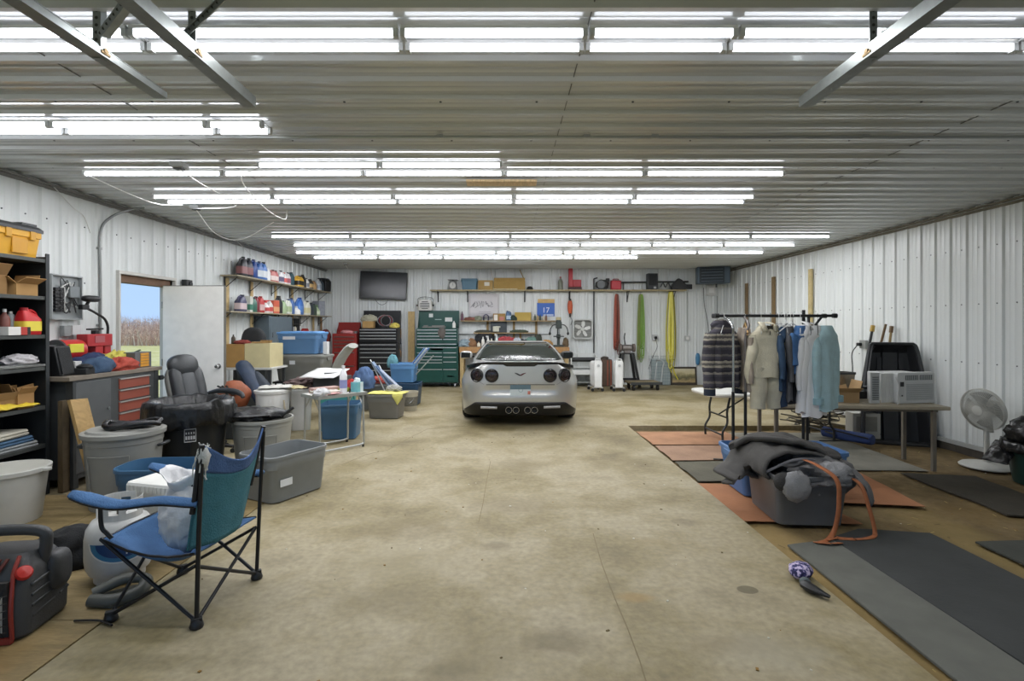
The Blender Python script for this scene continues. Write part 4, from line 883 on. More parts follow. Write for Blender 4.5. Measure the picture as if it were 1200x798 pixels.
mb = MB(); mb.lathe([(.233, .60), (.235, .625), (.20, .635), (.05, .645), (0, .646)], 36); mb.build('lid', plastic('d9d9d5'), pl_)
mb = MB(); mb.tube(spline([(.20, -.12, .50), (.22, -.14, .40), (.21, -.13, .30)], 5), .012, 6); mb.build('handle', plastic('a89d86'), pl_)
kb = thing('kitchen_bin', 'tall white rectangular bin full of wrappers beside the folding tray table', 'bin', (-2.97, 7.52, 0), R(20))
mb = MB(); mb.loft([rrect(.24, .34, .03, 3, 0), rrect(.25, .35, .03, 3, .02), rrect(.31, .42, .04, 3, .56), rrect(.325, .435, .04, 3, .565), rrect(.325, .435, .04, 3, .59), rrect(.30, .41, .04, 3, .59), rrect(.235, .33, .03, 3, .03)]); mb.build('body', plastic('d8d8d6'), kb, ang=30)
heap('purple, gold and white wrappers spilling over the white bin', 'wrappers', 'wrapper', '6c5a58', (.19, .15, .085), (-2.93, 7.48, .592), 51, .5, 3.0, rz=R(20))
mb = MB(); drape(mb, .42, .30, .03, 7, 8); one(mb, 'newspaper', M('cfcdc6', .8, var=.1), 'loose white paper on the round white pail lid', 'paper', (-3.12, 7.02, .655), R(20), solid=.002)
mb = MB(); drape(mb, .20, .26, .04, 12, 9); one(mb, 'plastic_wrapper', M('c7b98c', .5, var=.15), 'torn cream wrapper hanging between pail and bin', 'wrapper', (-2.86, 7.06, .64), R(50), solid=.002)
# tote stack
pf = thing('folding_table', 'low black folding table carrying the stacked totes', 'table', (-3.30, 8.50, 0))
mb = MB(); mb.box((0, 0, .585), (.80, .60, .03)); mb.build('tabletop', BLK, pf, bevel=.006)
for sx in (-1, 1):
    for sy in (-1, 1):
        mb = MB(); mb.cyl((sx * .36, sy * .26, 0), (sx * .36, sy * .26, .57), .016); mb.build('leg', DKG, pf)
tote('big grey storage tote under the bright blue tote', .82, .50, .40, '7d7d78', (-3.30, 8.50, .601), R(-2), lid='84847f', tag_=(-.10, .30, .09, .06), rcorner=.05)
bt_ = tote('bright blue lidded tote stacked on the big grey tote', .70, .46, .345, '5a82ae', (-3.33, 8.50, 1.029), R(-2), lid='5a8cc0')
mb = MB(); mb.box((-.13, -.225, .265), (.20, .006, .05)); mb.build('label', plastic('c9ccd0'), bt_)
mb = MB(); mb.box((0, 0, .10), (.07, .10, .20)); one(mb, 'spray_bottle_box', plastic('d9d9d9'), 'white slim box on the grey tote beside the blue tote', 'box', (-2.93, 8.45, 1.03), bevel=.004)

# --- folding tray table -------------------------------------------------------------------------
q0, q1 = Vector((-2.14, 5.97, 0)), Vector((-1.75, 6.39, 0)); ax = (q1 - q0).normalized(); ay = Vector((-ax.y, ax.x, 0)); RZ = math.atan2(ax.y, ax.x); TW = (q1 - q0).length
tt = thing('tray_table', 'small white folding table with aluminium legs, heaped with papers', 'table', tuple((q0 + q1) / 2 + ay * .19), RZ); AL = M('b9bcbb', .35, .75)
mb = MB(); mb.box((0, 0, .665), (TW + .06, .42, .02)); mb.build('tabletop', M('d3d2cc', .5), tt, bevel=.006)
mb = MB(); 
for (c, s_) in (((0, -.208, .657), (TW + .07, .014, .036)), ((0, .208, .657), (TW + .07, .014, .036)), ((-TW / 2 - .03, 0, .657), (.014, .42, .036)), ((TW / 2 + .03, 0, .657), (.014, .42, .036))): mb.box(c, s_)
mb.build('edge_frame', AL, tt)
for sy in (-1, 1):
    mb = MB(); mb.tube(spline([(-TW / 2, sy * .17, .65), (-TW / 2, sy * .185, .3), (-TW / 2, sy * .19, .08), (-TW / 2 + .03, sy * .192, .035), (0, sy * .192, .03), (TW / 2 - .03, sy * .192, .035), (TW / 2, sy * .19, .08), (TW / 2, sy * .185, .3), (TW / 2, sy * .17, .65)], 5), .0125, 10); lg = mb.build('leg', AL, tt)
    for sx in (-1, 1):
        mb = MB(); mb.cyl((sx * (TW / 2 - .01), sy * .192, 0), (sx * (TW / 2 - .01), sy * .192, .03), .014); mb.build('foot', BLK, lg)
        mb = MB(); mb.bar((sx * TW / 2, sy * .18, .50), (sx * (TW / 2), sy * .04, .648), .016, .006); mb.build('brace', AL, lg)
tz = .676
def ont(x, y, z=0): p = (q0 + q1) / 2 + ay * .19 + ax * x + ay * y; return (p.x, p.y, tz + z)
jb = thing('bleach_bottle', 'white bottle with blue label standing on the tray table', 'bottle', ont(.06, -.10), RZ)
mb = MB(); mb.lathe([(0, 0), (.042, 0), (.045, .01), (.045, .21), (.030, .26), (.018, .275), (.018, .30), (0, .30)], 20); mb.build('body', plastic('dcdcdf'), jb)
mb = MB(); mb.cyl((0, 0, .295), (0, 0, .33), .02); mb.build('cap', plastic('d0d0d2'), jb)
mb = MB(); mb.lathe([(.0462, .06), (.0462, .16)], 20); mb.build('label', plastic('8d93c0'), jb)
tb_ = thing('tissue_box', 'teal and white tissue box on the corner of the tray table', 'box', ont(.235, -.12), RZ + .3)
mb = MB(); mb.box((0, 0, .06), (.11, .11, .12)); mb.build('body', plastic('6fb0b5'), tb_, bevel=.004)
mb = MB(); mb.box((.02, -.056, .06), (.05, .002, .12)); mb.build('label', plastic('cfdcdc'), tb_)
mb = MB(); mb.blob((0, 0, .135), (.04, .03, .035), .4, 2.5, 3, 14, 8, ridge=True); mb.build('tissue', plastic('d9e2e2'), tb_)
def sheet(label, w, d, loc, rz, col, th=.004, tilt=0.0, name='paper', cat='paper'):
    mb = MB(); mb.grid(lambda u, v: ((u - .5) * w, (v - .5) * d, .012 * noise.noise((u * 3 + w * 9, v * 3, 1)) + .008), 8, 8)
    o = one(mb, name, M(col, .8), label, cat, loc, rz, solid=th); o.rotation_euler = (tilt, 0, rz); return o
sheet('pink paper at the front edge of the tray table', .26, .20, ont(-.14, -.11, .006), RZ + .2, 'c79a97')
sheet('stack of white paper behind the pink paper', .30, .24, ont(-.10, .03, .016), RZ - .15, 'd6d2c6', .02)
mb = MB(); mb.box((0, 0, .03), (.34, .13, .06)); one(mb, 'binder', M('b08f85', .6), 'thick brown and white binder on the tray table', 'binder', ont(-.06, .14, .001), RZ, bevel=.004)
sheet('large white drawing sheet lying on the dark grey box behind the tray table', .52, .46, (-2.55, 7.31, .815), R(-12), 'd9d9d8', .004, R(12))
mb = MB(); mb.cyl((-.09, 0, .01), (.09, 0, .012), .008, n=8); one(mb, 'marker_pen', BLK, 'black marker lying beside the tissue box', 'pen', ont(.16, -.08, .0), RZ + 1)
mb = MB(); mb.cyl((-.11, 0, .01), (.11, 0, .01), .007, n=8); one(mb, 'marker_pen', BLK, 'black marker lying on the big drawing sheet', 'pen', (-2.43, 7.27, .815), R(20), rot=(R(8), 0, R(20)))
heap('yellow green cloth scrap beside the bleach bottle', 'cloth', 'cloth', '9aa03f', (.06, .05, .03), ont(.14, .02), 55, .4, 2)
heap('red cloth hanging behind the tissue box', 'cloth', 'cloth', 'b23b38', (.07, .06, .08), ont(.25, .04), 56, .4, 2)
heap('white rag hanging off the corner of the tray table', 'rag', 'rag', 'cfcfd0', (.08, .06, .05), ont(-.25, -.15), 57, .45, 2.2)
tote('deep blue open tote standing under the tray table', .50, .46, .46, '456b8c', (-2.20, 6.95, 0), R(6), rcorner=.04)
tote('teal tote with green lid behind the deep blue tote', .50, .30, .52, '3e8a86', (-2.40, 7.38, 0), R(2), lid='4a9c94')
mb = MB(); mb.box((0, 0, .115), (.46, .26, .23)); one(mb, 'carton', M('3f4243', .7), 'dark grey box on the teal tote under the big drawing sheet', 'box', (-2.46, 7.36, .548), R(-6), bevel=.006)

# --- grey tote with yellow cloth, bucket and blue totes -----------------------------------------
yt = tote('grey lidded tote with a bright yellow cloth on top', .56, .40, .37, '6f6d68', (-1.93, 8.42, 0), R(-6), lid='75736e', rcorner=.05)
mb = MB(); drape(mb, .60, .36, .02, 3, 6); mb.grid(lambda u, v: (.14 + .17 * u, -.19 - .012 * math.sin(v * 3) - .004, .0 - .17 * v * (1 - abs(u - .5) * 1.6)), 8, 8)
one(mb, 'yellow_cloth', cloth('d3cb72'), 'bright yellow cloth spread over the grey lidded tote', 'cloth', (-1.91, 8.40, .399), R(-6), solid=.004)
heap('white and black cable adapter on the yellow cloth', 'adapter', 'adapter', 'a9a9a6', (.10, .05, .05), (-1.82, 8.46, .43), 61, .5, 3)
bk = thing('bucket', 'dirty clear plastic bucket with dark contents beside the yellow cloth tote', 'bucket', (-1.69, 9.10, 0))
mb = MB(); mb.lathe([(0, 0), (.125, 0), (.13, .01), (.152, .30), (.158, .305), (.158, .335), (.148, .335), (.122, .012), (0, .012)], 30); mb.build('body', plastic('b0aa98'), bk, ang=30)
mb = MB(); mb.lathe([(.1335, .06), (.150, .25)], 30); mb.build('label', M('6b6960', .6, var=.3, scale=30), bk)
mb = MB(); mb.tube(spline([(-.158, 0, .30), (-.17, -.05, .2), (-.10, -.14, .14), (.05, -.165, .16), (.158, 0, .30)], 6), .003, 5); mb.build('handle', CHROME, bk)
tote('dark navy tote at the bottom of the blue stack', .52, .46, .42, '24435f', (-1.86, 9.80, 0), R(-3))
tote('light blue tote on the navy tote, lawn chairs sticking out', .48, .42, .36, '5583b0', (-1.92, 9.82, .421), R(-3))
lc = thing('lawn_chair', 'folded blue and white lawn chair leaning in the light blue tote', 'lawn chair', (-1.72, 9.80, .52), 0)
WEB = M('4d6fa0', .7, var=.2, scale=40); WEBW = M('b9c2cc', .7)
for j in range(3):
    mb = MB(); mb.tube(spline([(-.18 + .03 * j, -.10 + .09 * j, .02), (-.02 + .03 * j, -.10 + .09 * j, .26), (.20 + .03 * j, -.09 + .09 * j, .54)], 6), .035, 8, flat=.5); mb.build('webbing', WEB if j != 1 else WEBW, lc)
for j in range(2):
    mb = MB(); mb.tube([(-.12 + .1 * j, -.06 + .1 * j, 0), (.25 + .1 * j, -.04 + .1 * j, .50 - .1 * j)], .011, 8); mb.build('frame', AL, lc)
heap('teal towel folded over the edge of the light blue tote', 'towel', 'towel', '5f8f98', (.09, .05, .15), (-2.12, 9.72, .70), 63, .25, 1.6)
# grey curved panel, jacket and tote behind
tote('grey tote with red cloth under the curved chair panel', .60, .46, .44, '6d706f', (-2.33, 9.30, 0), R(4), rcorner=.05)
heap('red cloth lying over the rim of the grey tote', 'cloth', 'red_cloth', 'a04840', (.17, .12, .07), (-2.26, 9.28, .46), 65, .4, 2)
mb = MB()
def cpf(u, v):
    a = v * 1.25; return (-.30 + .42 * math.sin(a) * .95 + .02, (u - .5) * .40, .42 + .76 * (1 - math.cos(a * 1.05)) / .745 * .5 + .36 * v)
mb.tube(spline([(-.38, 0, .40), (-.26, 0, .66), (-.12, 0, .92), (.02, 0, 1.10), (.10, 0, 1.15)], 6), .05, 12)
mb.v = [(x, y * 3.6, z) for x, y, z in mb.v]
one(mb, 'curved_panel', M('a9aaa4', .45), 'pale grey curved plastic seat back standing behind the tray table', 'seat', (-2.70, 8.86, .0), R(-10))
heap('blue jacket hung over the pale grey seat', 'jacket', 'jacket', '50688e', (.16, .12, .21), (-2.42, 8.84, .42), 67, .3, 1.6)
fl_ = thing('folded_lounger', 'folded lounger frame with grey blue webbing beside the blue jacket', 'lounger', (-2.10, 8.95, 0))
for j, (c, off) in enumerate((('7f8fa6', 0), ('52698c', .07), ('9aa3b5', .14))):
    mb = MB(); mb.bar((-.20 + off, 0, .86 - off), (.14 + off, -.06, .42), .10, .02); mb.build('webbing', cloth(c), fl_)
mb = MB(); mb.tube([(-.25, .04, .90), (.18, -.04, .02)], .012, 8); mb.build('leg', AL, fl_)
mb = MB(); mb.tube([(-.10, .05, .80), (.30, -.02, .02)], .012, 8); mb.build('leg', AL, fl_)
# ================================================================ bottle shelves on the left wall
BXF = XL + .30
def wall_shelf(label, y0, y1, z, n, depth=.27):
    t = thing('wall_shelf', label, 'shelf', (XL + .02 + depth / 2, (y0 + y1) / 2, z)); L = y1 - y0
    mb = MB(); mb.box((0, 0, -.011), (depth, L, .022)); mb.build('board', wood('9a9079'), t, bevel=.002)
    for k in range(n):
        y = -L / 2 + .12 + (L - .3) * k / (n - 1); mb = MB()
        mb.bar((-depth / 2 + .006, y, -.02), (-depth / 2 + .006, y, -.24), .03, .006, 0, (1, 0, 0)); mb.bar((-depth / 2, y, -.026), (depth / 2 - .03, y, -.026), .03, .006); mb.bar((-depth / 2 + .01, y, -.20), (depth / 2 - .06, y, -.03), .016, .008); mb.build('bracket', BLK, t)
    return t
UZ, LZ = 2.30, 1.72
wall_shelf('upper wall shelf crowded with jugs above the folded camp chair', 8.15, 12.6, UZ, 6)
wall_shelf('lower wall shelf crowded with bottles under the upper shelf', 7.95, 12.6, LZ, 5)
ST = wood('c6ad7c')
for i, (y, z0, z1) in enumerate(((8.35, .9, 2.27), (9.15, .98, 2.27), (10.1, 1.1, 2.27), (10.9, 1.0, 2.27), (12.1, .9, 1.69))):
    mb = MB(); mb.box((0, 0, (z1 - z0) / 2), (.012, .09, z1 - z0))
    one(mb, 'wall_stud', ST, '%s wood strip from the door, fixed to the wall behind the bottle shelves' % ordn(i), 'stud', (XL + .027, y, z0), bevel=.001)
def on_shelf(z, items, shelfname):
    for i, it in enumerate(items):
        px, w, d, h, body, cap, lab, style, desc = it
        xf = XL + .18; y = -xf * FPX / (CX - px)
        pos = ('%s from the door end' % ordn(i)) if i < 8 else '%s from the far end' % ordn(len(items) - 1 - i)
        jug(('jug' if style == 'jug' else 'bottle' if style in ('bottle', 'spray') else 'can' if style == 'can' else 'carton'), '%s, %s of the %s' % (desc, pos, shelfname), 'bottle', w, d, h, body, cap, lab, (xf, y, z + .001), R(-90 + RN.uniform(-12, 12)), 'containers on the ' + shelfname, style)
on_shelf(UZ, [
    (283.5, .17, .12, .33, '3b3c40', '202022', '8a5a5a', 'jug', 'dark grey jug'), (290, .17, .12, .33, '33363f', '1d1e20', '7d4d50', 'jug', 'black jug with maroon label'),
    (296, .17, .12, .33, '2d4a8c', '1c2f66', None, 'jug', 'dark blue jug'), (302, .17, .12, .32, '3e68a8', '27345a', 'c4cbd2', 'jug', 'blue jug with white label'), (307.5, .18, .12, .33, '4a76b8', '1c1d20', 'd2d6da', 'jug', 'bright blue jug with black cap'),
    (312, .13, .11, .26, 'd9dadb', 'c7c9ca', None, 'jug', 'plain white jug'), (318, .17, .10, .23, 'b9736f', '4a2a2a', 'd0c0bc', 'jug', 'pinkish red jug'), (322, .15, .10, .23, 'b0605f', '4a2a2a', 'd8cac6', 'jug', 'faded red jug'),
    (327.5, .16, .11, .25, 'c9c9cb', '27292e', '5c5470', 'jug', 'white jug with violet label'), (332, .12, .12, .23, 'd3d2d1', 'b03f3c', 'c25a58', 'jug', 'white jug with red label'), (336, .13, .11, .25, 'c9c4c6', '2a2c33', '9a5560', 'jug', 'grey white jug'),
    (340, .16, .12, .27, '2f4a52', '1c2226', None, 'jug', 'dark teal jug'), (349, .28, .17, .24, 'd3a73e', '1b1b1c', '2b2622', 'jug', 'yellow and black jug'), (354, .16, .15, .28, '2c2a2a', '1a1a1a', None, 'jug', 'black can shaped jug'),
    (358, .14, .12, .22, 'd6d5d2', '333', '8c8f96', 'jug', 'small white jug') if False else (358, .14, .12, .22, 'd6d5d2', '303234', '8c8f96', 'jug', 'small white jug'),
    (362.5, .16, .14, .22, '3d3b38', '1e1e1e', 'c2a06a', 'jug', 'black jug with tan label'), (366.5, .20, .14, .20, 'c29a6a', '2a2625', None, 'jug', 'tan jug'), (372, .18, .16, .26, 'c8ccd2', 'd8d8d8', '9aa6b4', 'jug', 'pale grey jug'), (376, .14, .12, .28, '3c4c56', '20262a', None, 'bottle', 'slim dark bottle')], 'upper wall shelf')
on_shelf(LZ, [
    (282, .20, .12, .28, '4a4a66', '2b2d44', 'c9b6b8', 'jug', 'navy and pink jug'), (290.5, .18, .12, .26, 'd0d2c9', 'c0bfba', '3f7a64', 'box', 'white and green carton'), (295.5, .14, .12, .26, '3f6a5c', '24282c', None, 'jug', 'dark green jug'), (299, .17, .12, .28, '7a2f38', '1f1f22', None, 'jug', 'maroon jug with dark handle'),
    (304, .17, .12, .29, 'b03a3c', '8e2c2e', 'c8a8a6', 'jug', 'red jug'), (310.5, .15, .12, .23, 'd9d7d4', 'c33f3d', 'b54a48', 'spray', 'white spray bottle with red label'), (314.5, .15, .12, .22, 'c9c5c2', 'd8d8d8', 'b54a48', 'jug', 'white jug with red band'), (320, .20, .14, .24, 'bf5a45', 'd9c9bd', 'cf9a72', 'box', 'orange red carton'),
    (325.5, .22, .13, .34, '27282b', '1a1b1d', None, 'jug', 'tall black oil jug'), (331, .13, .12, .26, '9cb08c', '5a6a52', None, 'jug', 'pale green jug'), (336.5, .20, .13, .30, 'cfd2c8', '3a4a66', 'a0b08a', 'jug', 'white and green jug'), (341, .15, .12, .33, '49679a', '2c3e63', None, 'jug', 'slate blue jug'),
    (347, .18, .12, .17, 'dcdcda', 'c9cac9', None, 'spray', 'squat white jug in front'), (350, .24, .14, .36, '3f6db5', '27468a', '5b84c2', 'jug', 'large bright blue jug'), (358.5, .20, .13, .31, 'd9d8cc', '2d2f2f', 'cfc9a0', 'jug', 'tall cream jug'), (363.5, .16, .12, .28, '3a4248', '1f2325', None, 'jug', 'dark grey jug'),
    (367, .15, .12, .26, '47584a', '25292a', None, 'jug', 'dark green jug'), (371, .15, .12, .24, 'b6c9a2', '6d8a66', 'd4dcc6', 'spray', 'pale green spray bottle'), (374.5, .15, .12, .27, 'd0d3c4', 'a9b07a', '9aa880', 'jug', 'white jug with green label')], 'lower wall shelf')
sb = thing('speaker', 'small black arched speaker at the far end of the upper shelf', 'speaker', (XL + .17, 12.35, UZ + .001), R(-20))
mb = MB(); mb.prism([(-.14, 0), (.14, 0), (.15, .24), (.08, .32), (-.08, .32), (-.15, .24)], -.1, .1, axis='Y'); mb.build('body', BLK, sb, bevel=.01)
mb = MB(); mb.cyl((0, -.1, .13), (0, -.108, .13), .09, n=20); mb.build('cone', M('2c2d2f', .7), sb)
gb = thing('gear_box', 'white and dark box with round emblem at the far end of the lower shelf', 'box', (XL + .17, 12.05, LZ + .001), R(-30))
mb = MB(); mb.box((0, 0, .17), (.22, .18, .34)); mb.build('body', M('8b8f98', .6, var=.2, scale=18), gb, bevel=.004)
mb = MB(); mb.cyl((0, -.0905, .17), (0, -.093, .17), .07, n=20); mb.build('emblem', plastic('d5d6d8'), gb)
# grey wall cabinet and small wire rack under the lower shelf
gcab = thing('wall_cabinet', 'grey steel cabinet on the wall under the lower bottle shelf', 'cabinet', (XL + .16, 9.75, 1.02))
mb = MB(); mb.box((0, 0, .32), (.26, 1.0, .64)); mb.build('body', M('59656d', .45, .2), gcab, bevel=.004)
mb = MB(); mb.box((.133, .0, .32), (.008, .94, .60)); dr = mb.build('door', M('5f6c75', .45, .2), gcab, bevel=.003)
mb = MB(); mb.box((.142, -.38, .3), (.012, .02, .09)); mb.build('handle', CHROME, dr)
wr = thing('wire_rack', 'small wire rack of bottles on the wall beside the grey cabinet', 'rack', (XL + .10, 10.75, 1.05))
for k in range(4):
    mb = MB(); mb.box((0, 0, .02 + .15 * k), (.14, .36, .012)); mb.build('shelf', DKG, wr)
for s in (-1, 1):
    mb = MB(); mb.box((0, s * .18, .29), (.14, .012, .6)); mb.build('side', DKG, wr)
for k in range(3):
    for j in range(3):
        jug('bottle', 'small %s bottle, %s along the %s level of the wire rack' % (('amber', 'grey', 'cream')[j], ordn(j), ('bottom', 'middle', 'top')[k]), 'bottle', .06, .06, .11, ('8a5a3a', '8d9094', 'c9c2ae')[j], '2a2a2a', None, (XL + .10, 10.64 + .11 * j, 1.077 + .15 * k), 0, 'bottles in the wire rack', 'bottle')
hs = thing('hose_reel', 'red round hose reel on the wall under the lower shelf', 'hose reel', (XL + .03, 11.45, 1.32))
mb = MB(); mb.cyl((0, 0, 0), (.10, 0, 0), .11, n=20); mb.build('drum', M('a3342f', .4), hs)
mb = MB(); mb.cyl((.10, 0, 0), (.115, 0, 0), .05, n=16); mb.build('hub', M('c05248', .4), hs)
# hooks, gloves and jackets by the red chest
mb = MB(); mb.box((0, 0, .32), (.012, .10, .64)); one(mb, 'wall_stud', wood('9c7a52'), 'brown wood strip with red belt pouch beside the red chest', 'stud', (XL + .05, 12.55, 1.05))
heap('dark red tool pouch hung on the brown wood strip', 'pouch', 'tool_pouch', '6d2a2a', (.10, .15, .17), (XL + .19, 12.45, 1.10), 71, .3, 2)
heap('tan leather apron hanging behind the grey tote stack', 'apron', 'leather_apron', 'b59a6e', (.06, .20, .26), (-4.15, 11.6, .80), 72, .2, 2)
heap('black jacket hanging behind the blue tote', 'jacket', 'jacket', '2f3130', (.10, .18, .32), (-4.05, 11.0, .72), 73, .25, 2)
mb = MB(); mb.box((0, 0, .36), (.5, .9, .72)); mb.box((.252, 0, .36), (.004, .86, .66)); one(mb, 'cabinet', M('45413c', .7), 'low dark cabinet under the hanging jackets', 'cabinet', (-4.2, 11.25, -.003), bevel=.004)

# ================================================================ tool chests
def chest(label, x0, x1, yf, col, rows, z0, ztop, lid, handle='c5c8c8', casters=True, depth=.46, splitz=None, loc_lid=None):
    w = x1 - x0; cx = (x0 + x1) / 2; t = thing('tool_chest', label, 'tool chest', (cx, yf + depth / 2, 0)); m = M(col, .35, .1, var=.05); hm = M(handle, .3, .7)
    mb = MB()
    if splitz: mb.box((0, 0, (z0 + splitz) / 2), (w, depth, splitz - z0 - .01)); mb.box((0, .01, (splitz + ztop) / 2), (w - .03, depth - .03, ztop - splitz - .006))
    else: mb.box((0, 0, (z0 + ztop) / 2), (w, depth, ztop - z0))
    mb.build('body', m, t, bevel=.006)
    for (za, zb, u0, u1, hz) in rows:
        xa, xb = -w / 2 + .04 + (w - .08) * u0, -w / 2 + .04 + (w - .08) * u1
        mb = MB(); mb.box(((xa + xb) / 2, -depth / 2 - .004, (za + zb) / 2), (xb - xa - .008, .014, zb - za - .008)); d = mb.build('drawer', m, t, bevel=.003)
        if hz:
            mb = MB(); mb.box(((xa + xb) / 2, -depth / 2 - .018, zb - .016), (xb - xa - .012, .016, .018)); mb.build('handle', hm, d)
    if lid:
        mb = MB(); mb.box((0, depth / 2 - .02, ztop + lid / 2), (w - .03, .03, lid))
        for s in (-1, 1): mb.add([(s * (w / 2 - .015), -depth / 2 + .25, ztop), (s * (w / 2 - .015), depth / 2, ztop), (s * (w / 2 - .015), depth / 2, ztop + lid), (s * (w / 2 - .02), -depth / 2 + .25, ztop), (s * (w / 2 - .02), depth / 2, ztop), (s * (w / 2 - .02), depth / 2, ztop + lid)], [(0, 1, 2), (3, 5, 4), (0, 2, 5, 3), (0, 3, 4, 1), (1, 4, 5, 2)])
        mb.build('lid', m, t, smooth=False)
    if casters:
        for sx in (-1, 1):
            for sy in (-1, 1):
                mb = MB(); x, y = sx * (w / 2 - .08), sy * (depth / 2 - .07); mb.cyl((x - .02, y, .045), (x + .02, y, .045), .045, n=16); mb.box((x, y, .085), (.07, .07, .02)); mb.build('caster', M('8d8f8f', .5, .3), t)
    return t
def rz_(ys, yf): return [EYE - (y - CY) * yf / FPX for y in ys]
GY = 12.42
def splitrows(zs, u0, u1): return [(zs[k + 1], zs[k], u0, u1, 1) for k in range(len(zs) - 1)]
gr = splitrows([1.40, 1.325, 1.25, 1.175, 1.07], 0, .64) + splitrows([1.40, 1.325, 1.25, 1.175, 1.07], .66, 1) + [(1.0, 1.06, 0, 1, 1)]
gr += [(.86, .975, 0, 1, 1)] + splitrows([.85, .76, .68, .61, .46], 0, .64) + splitrows([.85, .745, .63, .46], .66, 1) + [(.13, .45, 0, .64, 1), (.13, .45, .66, 1, 1)]
gc_ = chest('dark green rolling tool chest with open lid left of the car', -2.16, -1.13, GY, '16453d', gr, .11, 1.43, .43, splitz=.99)
mb = MB(); mb.box((.0, -.238, .915), (.30, .006, .045)); mb.build('name_plate', plastic('c4cbc8'), gc_); 
mb = MB(); mb.box((.33, -.238, .27), (.16, .006, .03)); mb.build('name_plate', plastic('c4cbc8'), gc_)
for (x, z, w, h) in ((-.20, 1.74, .10, .09), (.24, 1.64, .18, .10)):
    mb = MB(); mb.box((x, .19, z), (w, .004, h)); mb.build('paper_note', plastic('d3d6d3'), gc_)
mb = MB(); mb.box((-.02, .188, 1.64), (.16, .004, .02)); mb.build('badge', plastic('9fb3ad'), gc_)
mb = MB(); mb.box((0, 0, .02), (.56, .12, .035)); mb.box((.1, 0, .05), (.3, .08, .03)); mb.box((-.2, .01, .05), (.1, .09, .03)); one(mb, 'tool_tray', M('6f706c', .5, .4), 'row of grey tools lying in the open green chest lid', 'tools', (-1.72, 12.50, 1.432), bevel=.004)
mb = MB(); mb.blob((0, 0, .0), (.09, .03, .13), .25, 2.2, 5, 20, 14); one(mb, 'work_glove', M('5b5652', .8), 'dark glove hanging over the green drawers', 'glove', (-1.52, 12.37, 1.32), R(0))
jug('bottle', 'white bottle at the end of the open green chest lid', 'bottle', .08, .08, .17, 'dcdcd8', 'cfcfcf', None, (-1.24, 12.52, 1.432), 0, None, 'bottle')
BY_ = 12.36
bkr = [(1.345, 1.405, 0, 1, 1), (1.27, 1.335, 0, 1, 1), (1.20, 1.262, 0, 1, 1), (1.10, 1.19, 0, 1, 1), (.955, 1.045, 0, 1, 1), (.865, .945, 0, 1, 1), (.755, .855, 0, 1, 1), (.62, .745, 0, 1, 1), (.44, .61, 0, 1, 1), (.28, .43, 0, 1, 1), (.13, .27, 0, 1, 1)]
bch = chest('black tool chest with many grey drawer pulls between red and green chests', -3.52, -2.57, BY_, '1d1e20', bkr, .11, 1.43, .43, splitz=1.07)
for k in range(6):
    mb = MB(); RN.seed(k + 40); x = .488; z = .4 + .16 * k; mb.tube(spline([(x, -.1 + .03 * k, z + .2), (x + .03, -.08, z + .1), (x + .02, -.05, z)], 4), .014, 6); mb.build('hung_tool', M(('7d7f80', '5a5c5e', '8a6b4a')[k % 3], .4, .5), bch)
carton('small carton of rolled papers in the open black chest', .26, .20, .16, (-3.30, 12.50, 1.432), 0, 'ab8a58', False)
heap('grey and white crumpled papers above the small carton', 'papers', 'papers', 'a9a794', (.15, .09, .09), (-3.30, 12.52, 1.594), 81, .45, 2.4)
for k in range(3):
    mb = MB(); mb.tube(spline([(.16 * math.cos(a * .8 + k) * (1 - .04 * k), -.02 * k + .02 * math.sin(a * 3), .17 + .13 * math.sin(a * .8 + k)) for a in range(9)], 5), .009, 6)
    one(mb, 'cable_coil', plastic(('8f8f93', '8a2f38', '6c6e70')[k]), '%s cable coil bundled in the open black chest' % ('grey', 'dark red', 'dark grey')[k], 'cable', (-2.93 + .04 * k, 12.50, 1.44), 0)
heap('yellow cloth at the end of the open black chest', 'cloth', 'yellow_cloth', 'c9b95c', (.10, .09, .07), (-2.68, 12.50, 1.432), 83, .4, 2.2)
rr_ = [(1.16, 1.235, 0, 1, 1), (1.08, 1.15, 0, 1, 1), (1.0, 1.07, 0, 1, 1), (.92, .99, 0, 1, 1), (.55, .86, 0, 1, 1), (.13, .54, 0, 1, 1)]
rc = chest('red rolling tool chest with open red lid beside the black chest', -4.12, -3.55, 12.30, '8f2f2b', rr_, .11, 1.30, .27, handle='6f7a76')
heap('pink cloth lying on the red tool chest', 'cloth', 'pink_cloth', 'c98a8c', (.14, .09, .045), (-3.80, 12.42, 1.302), 85, .35, 2)
mb = MB(); mb.box((0, 0, .025), (.22, .10, .05)); one(mb, 'tool_case', M('7a7d7e', .5), 'grey tool case on the red tool chest', 'case', (-3.62 - .08, 12.56, 1.302), bevel=.004)
# plank, work light
mb = MB(); mb.box((0, 0, .92), (.16, .04, 1.84)); one(mb, 'plank', wood('b99f6d'), 'tall bare plank standing between black and green chests', 'plank', (-2.34, 12.88, 0), bevel=.002)
wl = thing('fan_heater', 'white and black hanging utility heater beside the plank', 'heater', (-1.98, 12.80, 1.86))
mb = MB(); mb.loft([rrect(.32, .14, .03, 3, 0), rrect(.36, .16, .04, 3, .03), rrect(.34, .16, .04, 3, .24), rrect(.28, .14, .03, 3, .27)]); mb.build('body', plastic('c9c8c4'), wl, ang=30)
for k in range(5):
    mb = MB(); mb.box((0, -.084, .05 + .042 * k), (.23 if k in (1, 2, 3) else .16, .006, .018)); mb.build('vent_slot', BLK, wl)
for s in (-1, 1):
    mb = MB(); mb.cyl((s * .17, 0, .13), (s * .22, 0, .13), .025, n=10); mb.build('knob', BLK, wl)
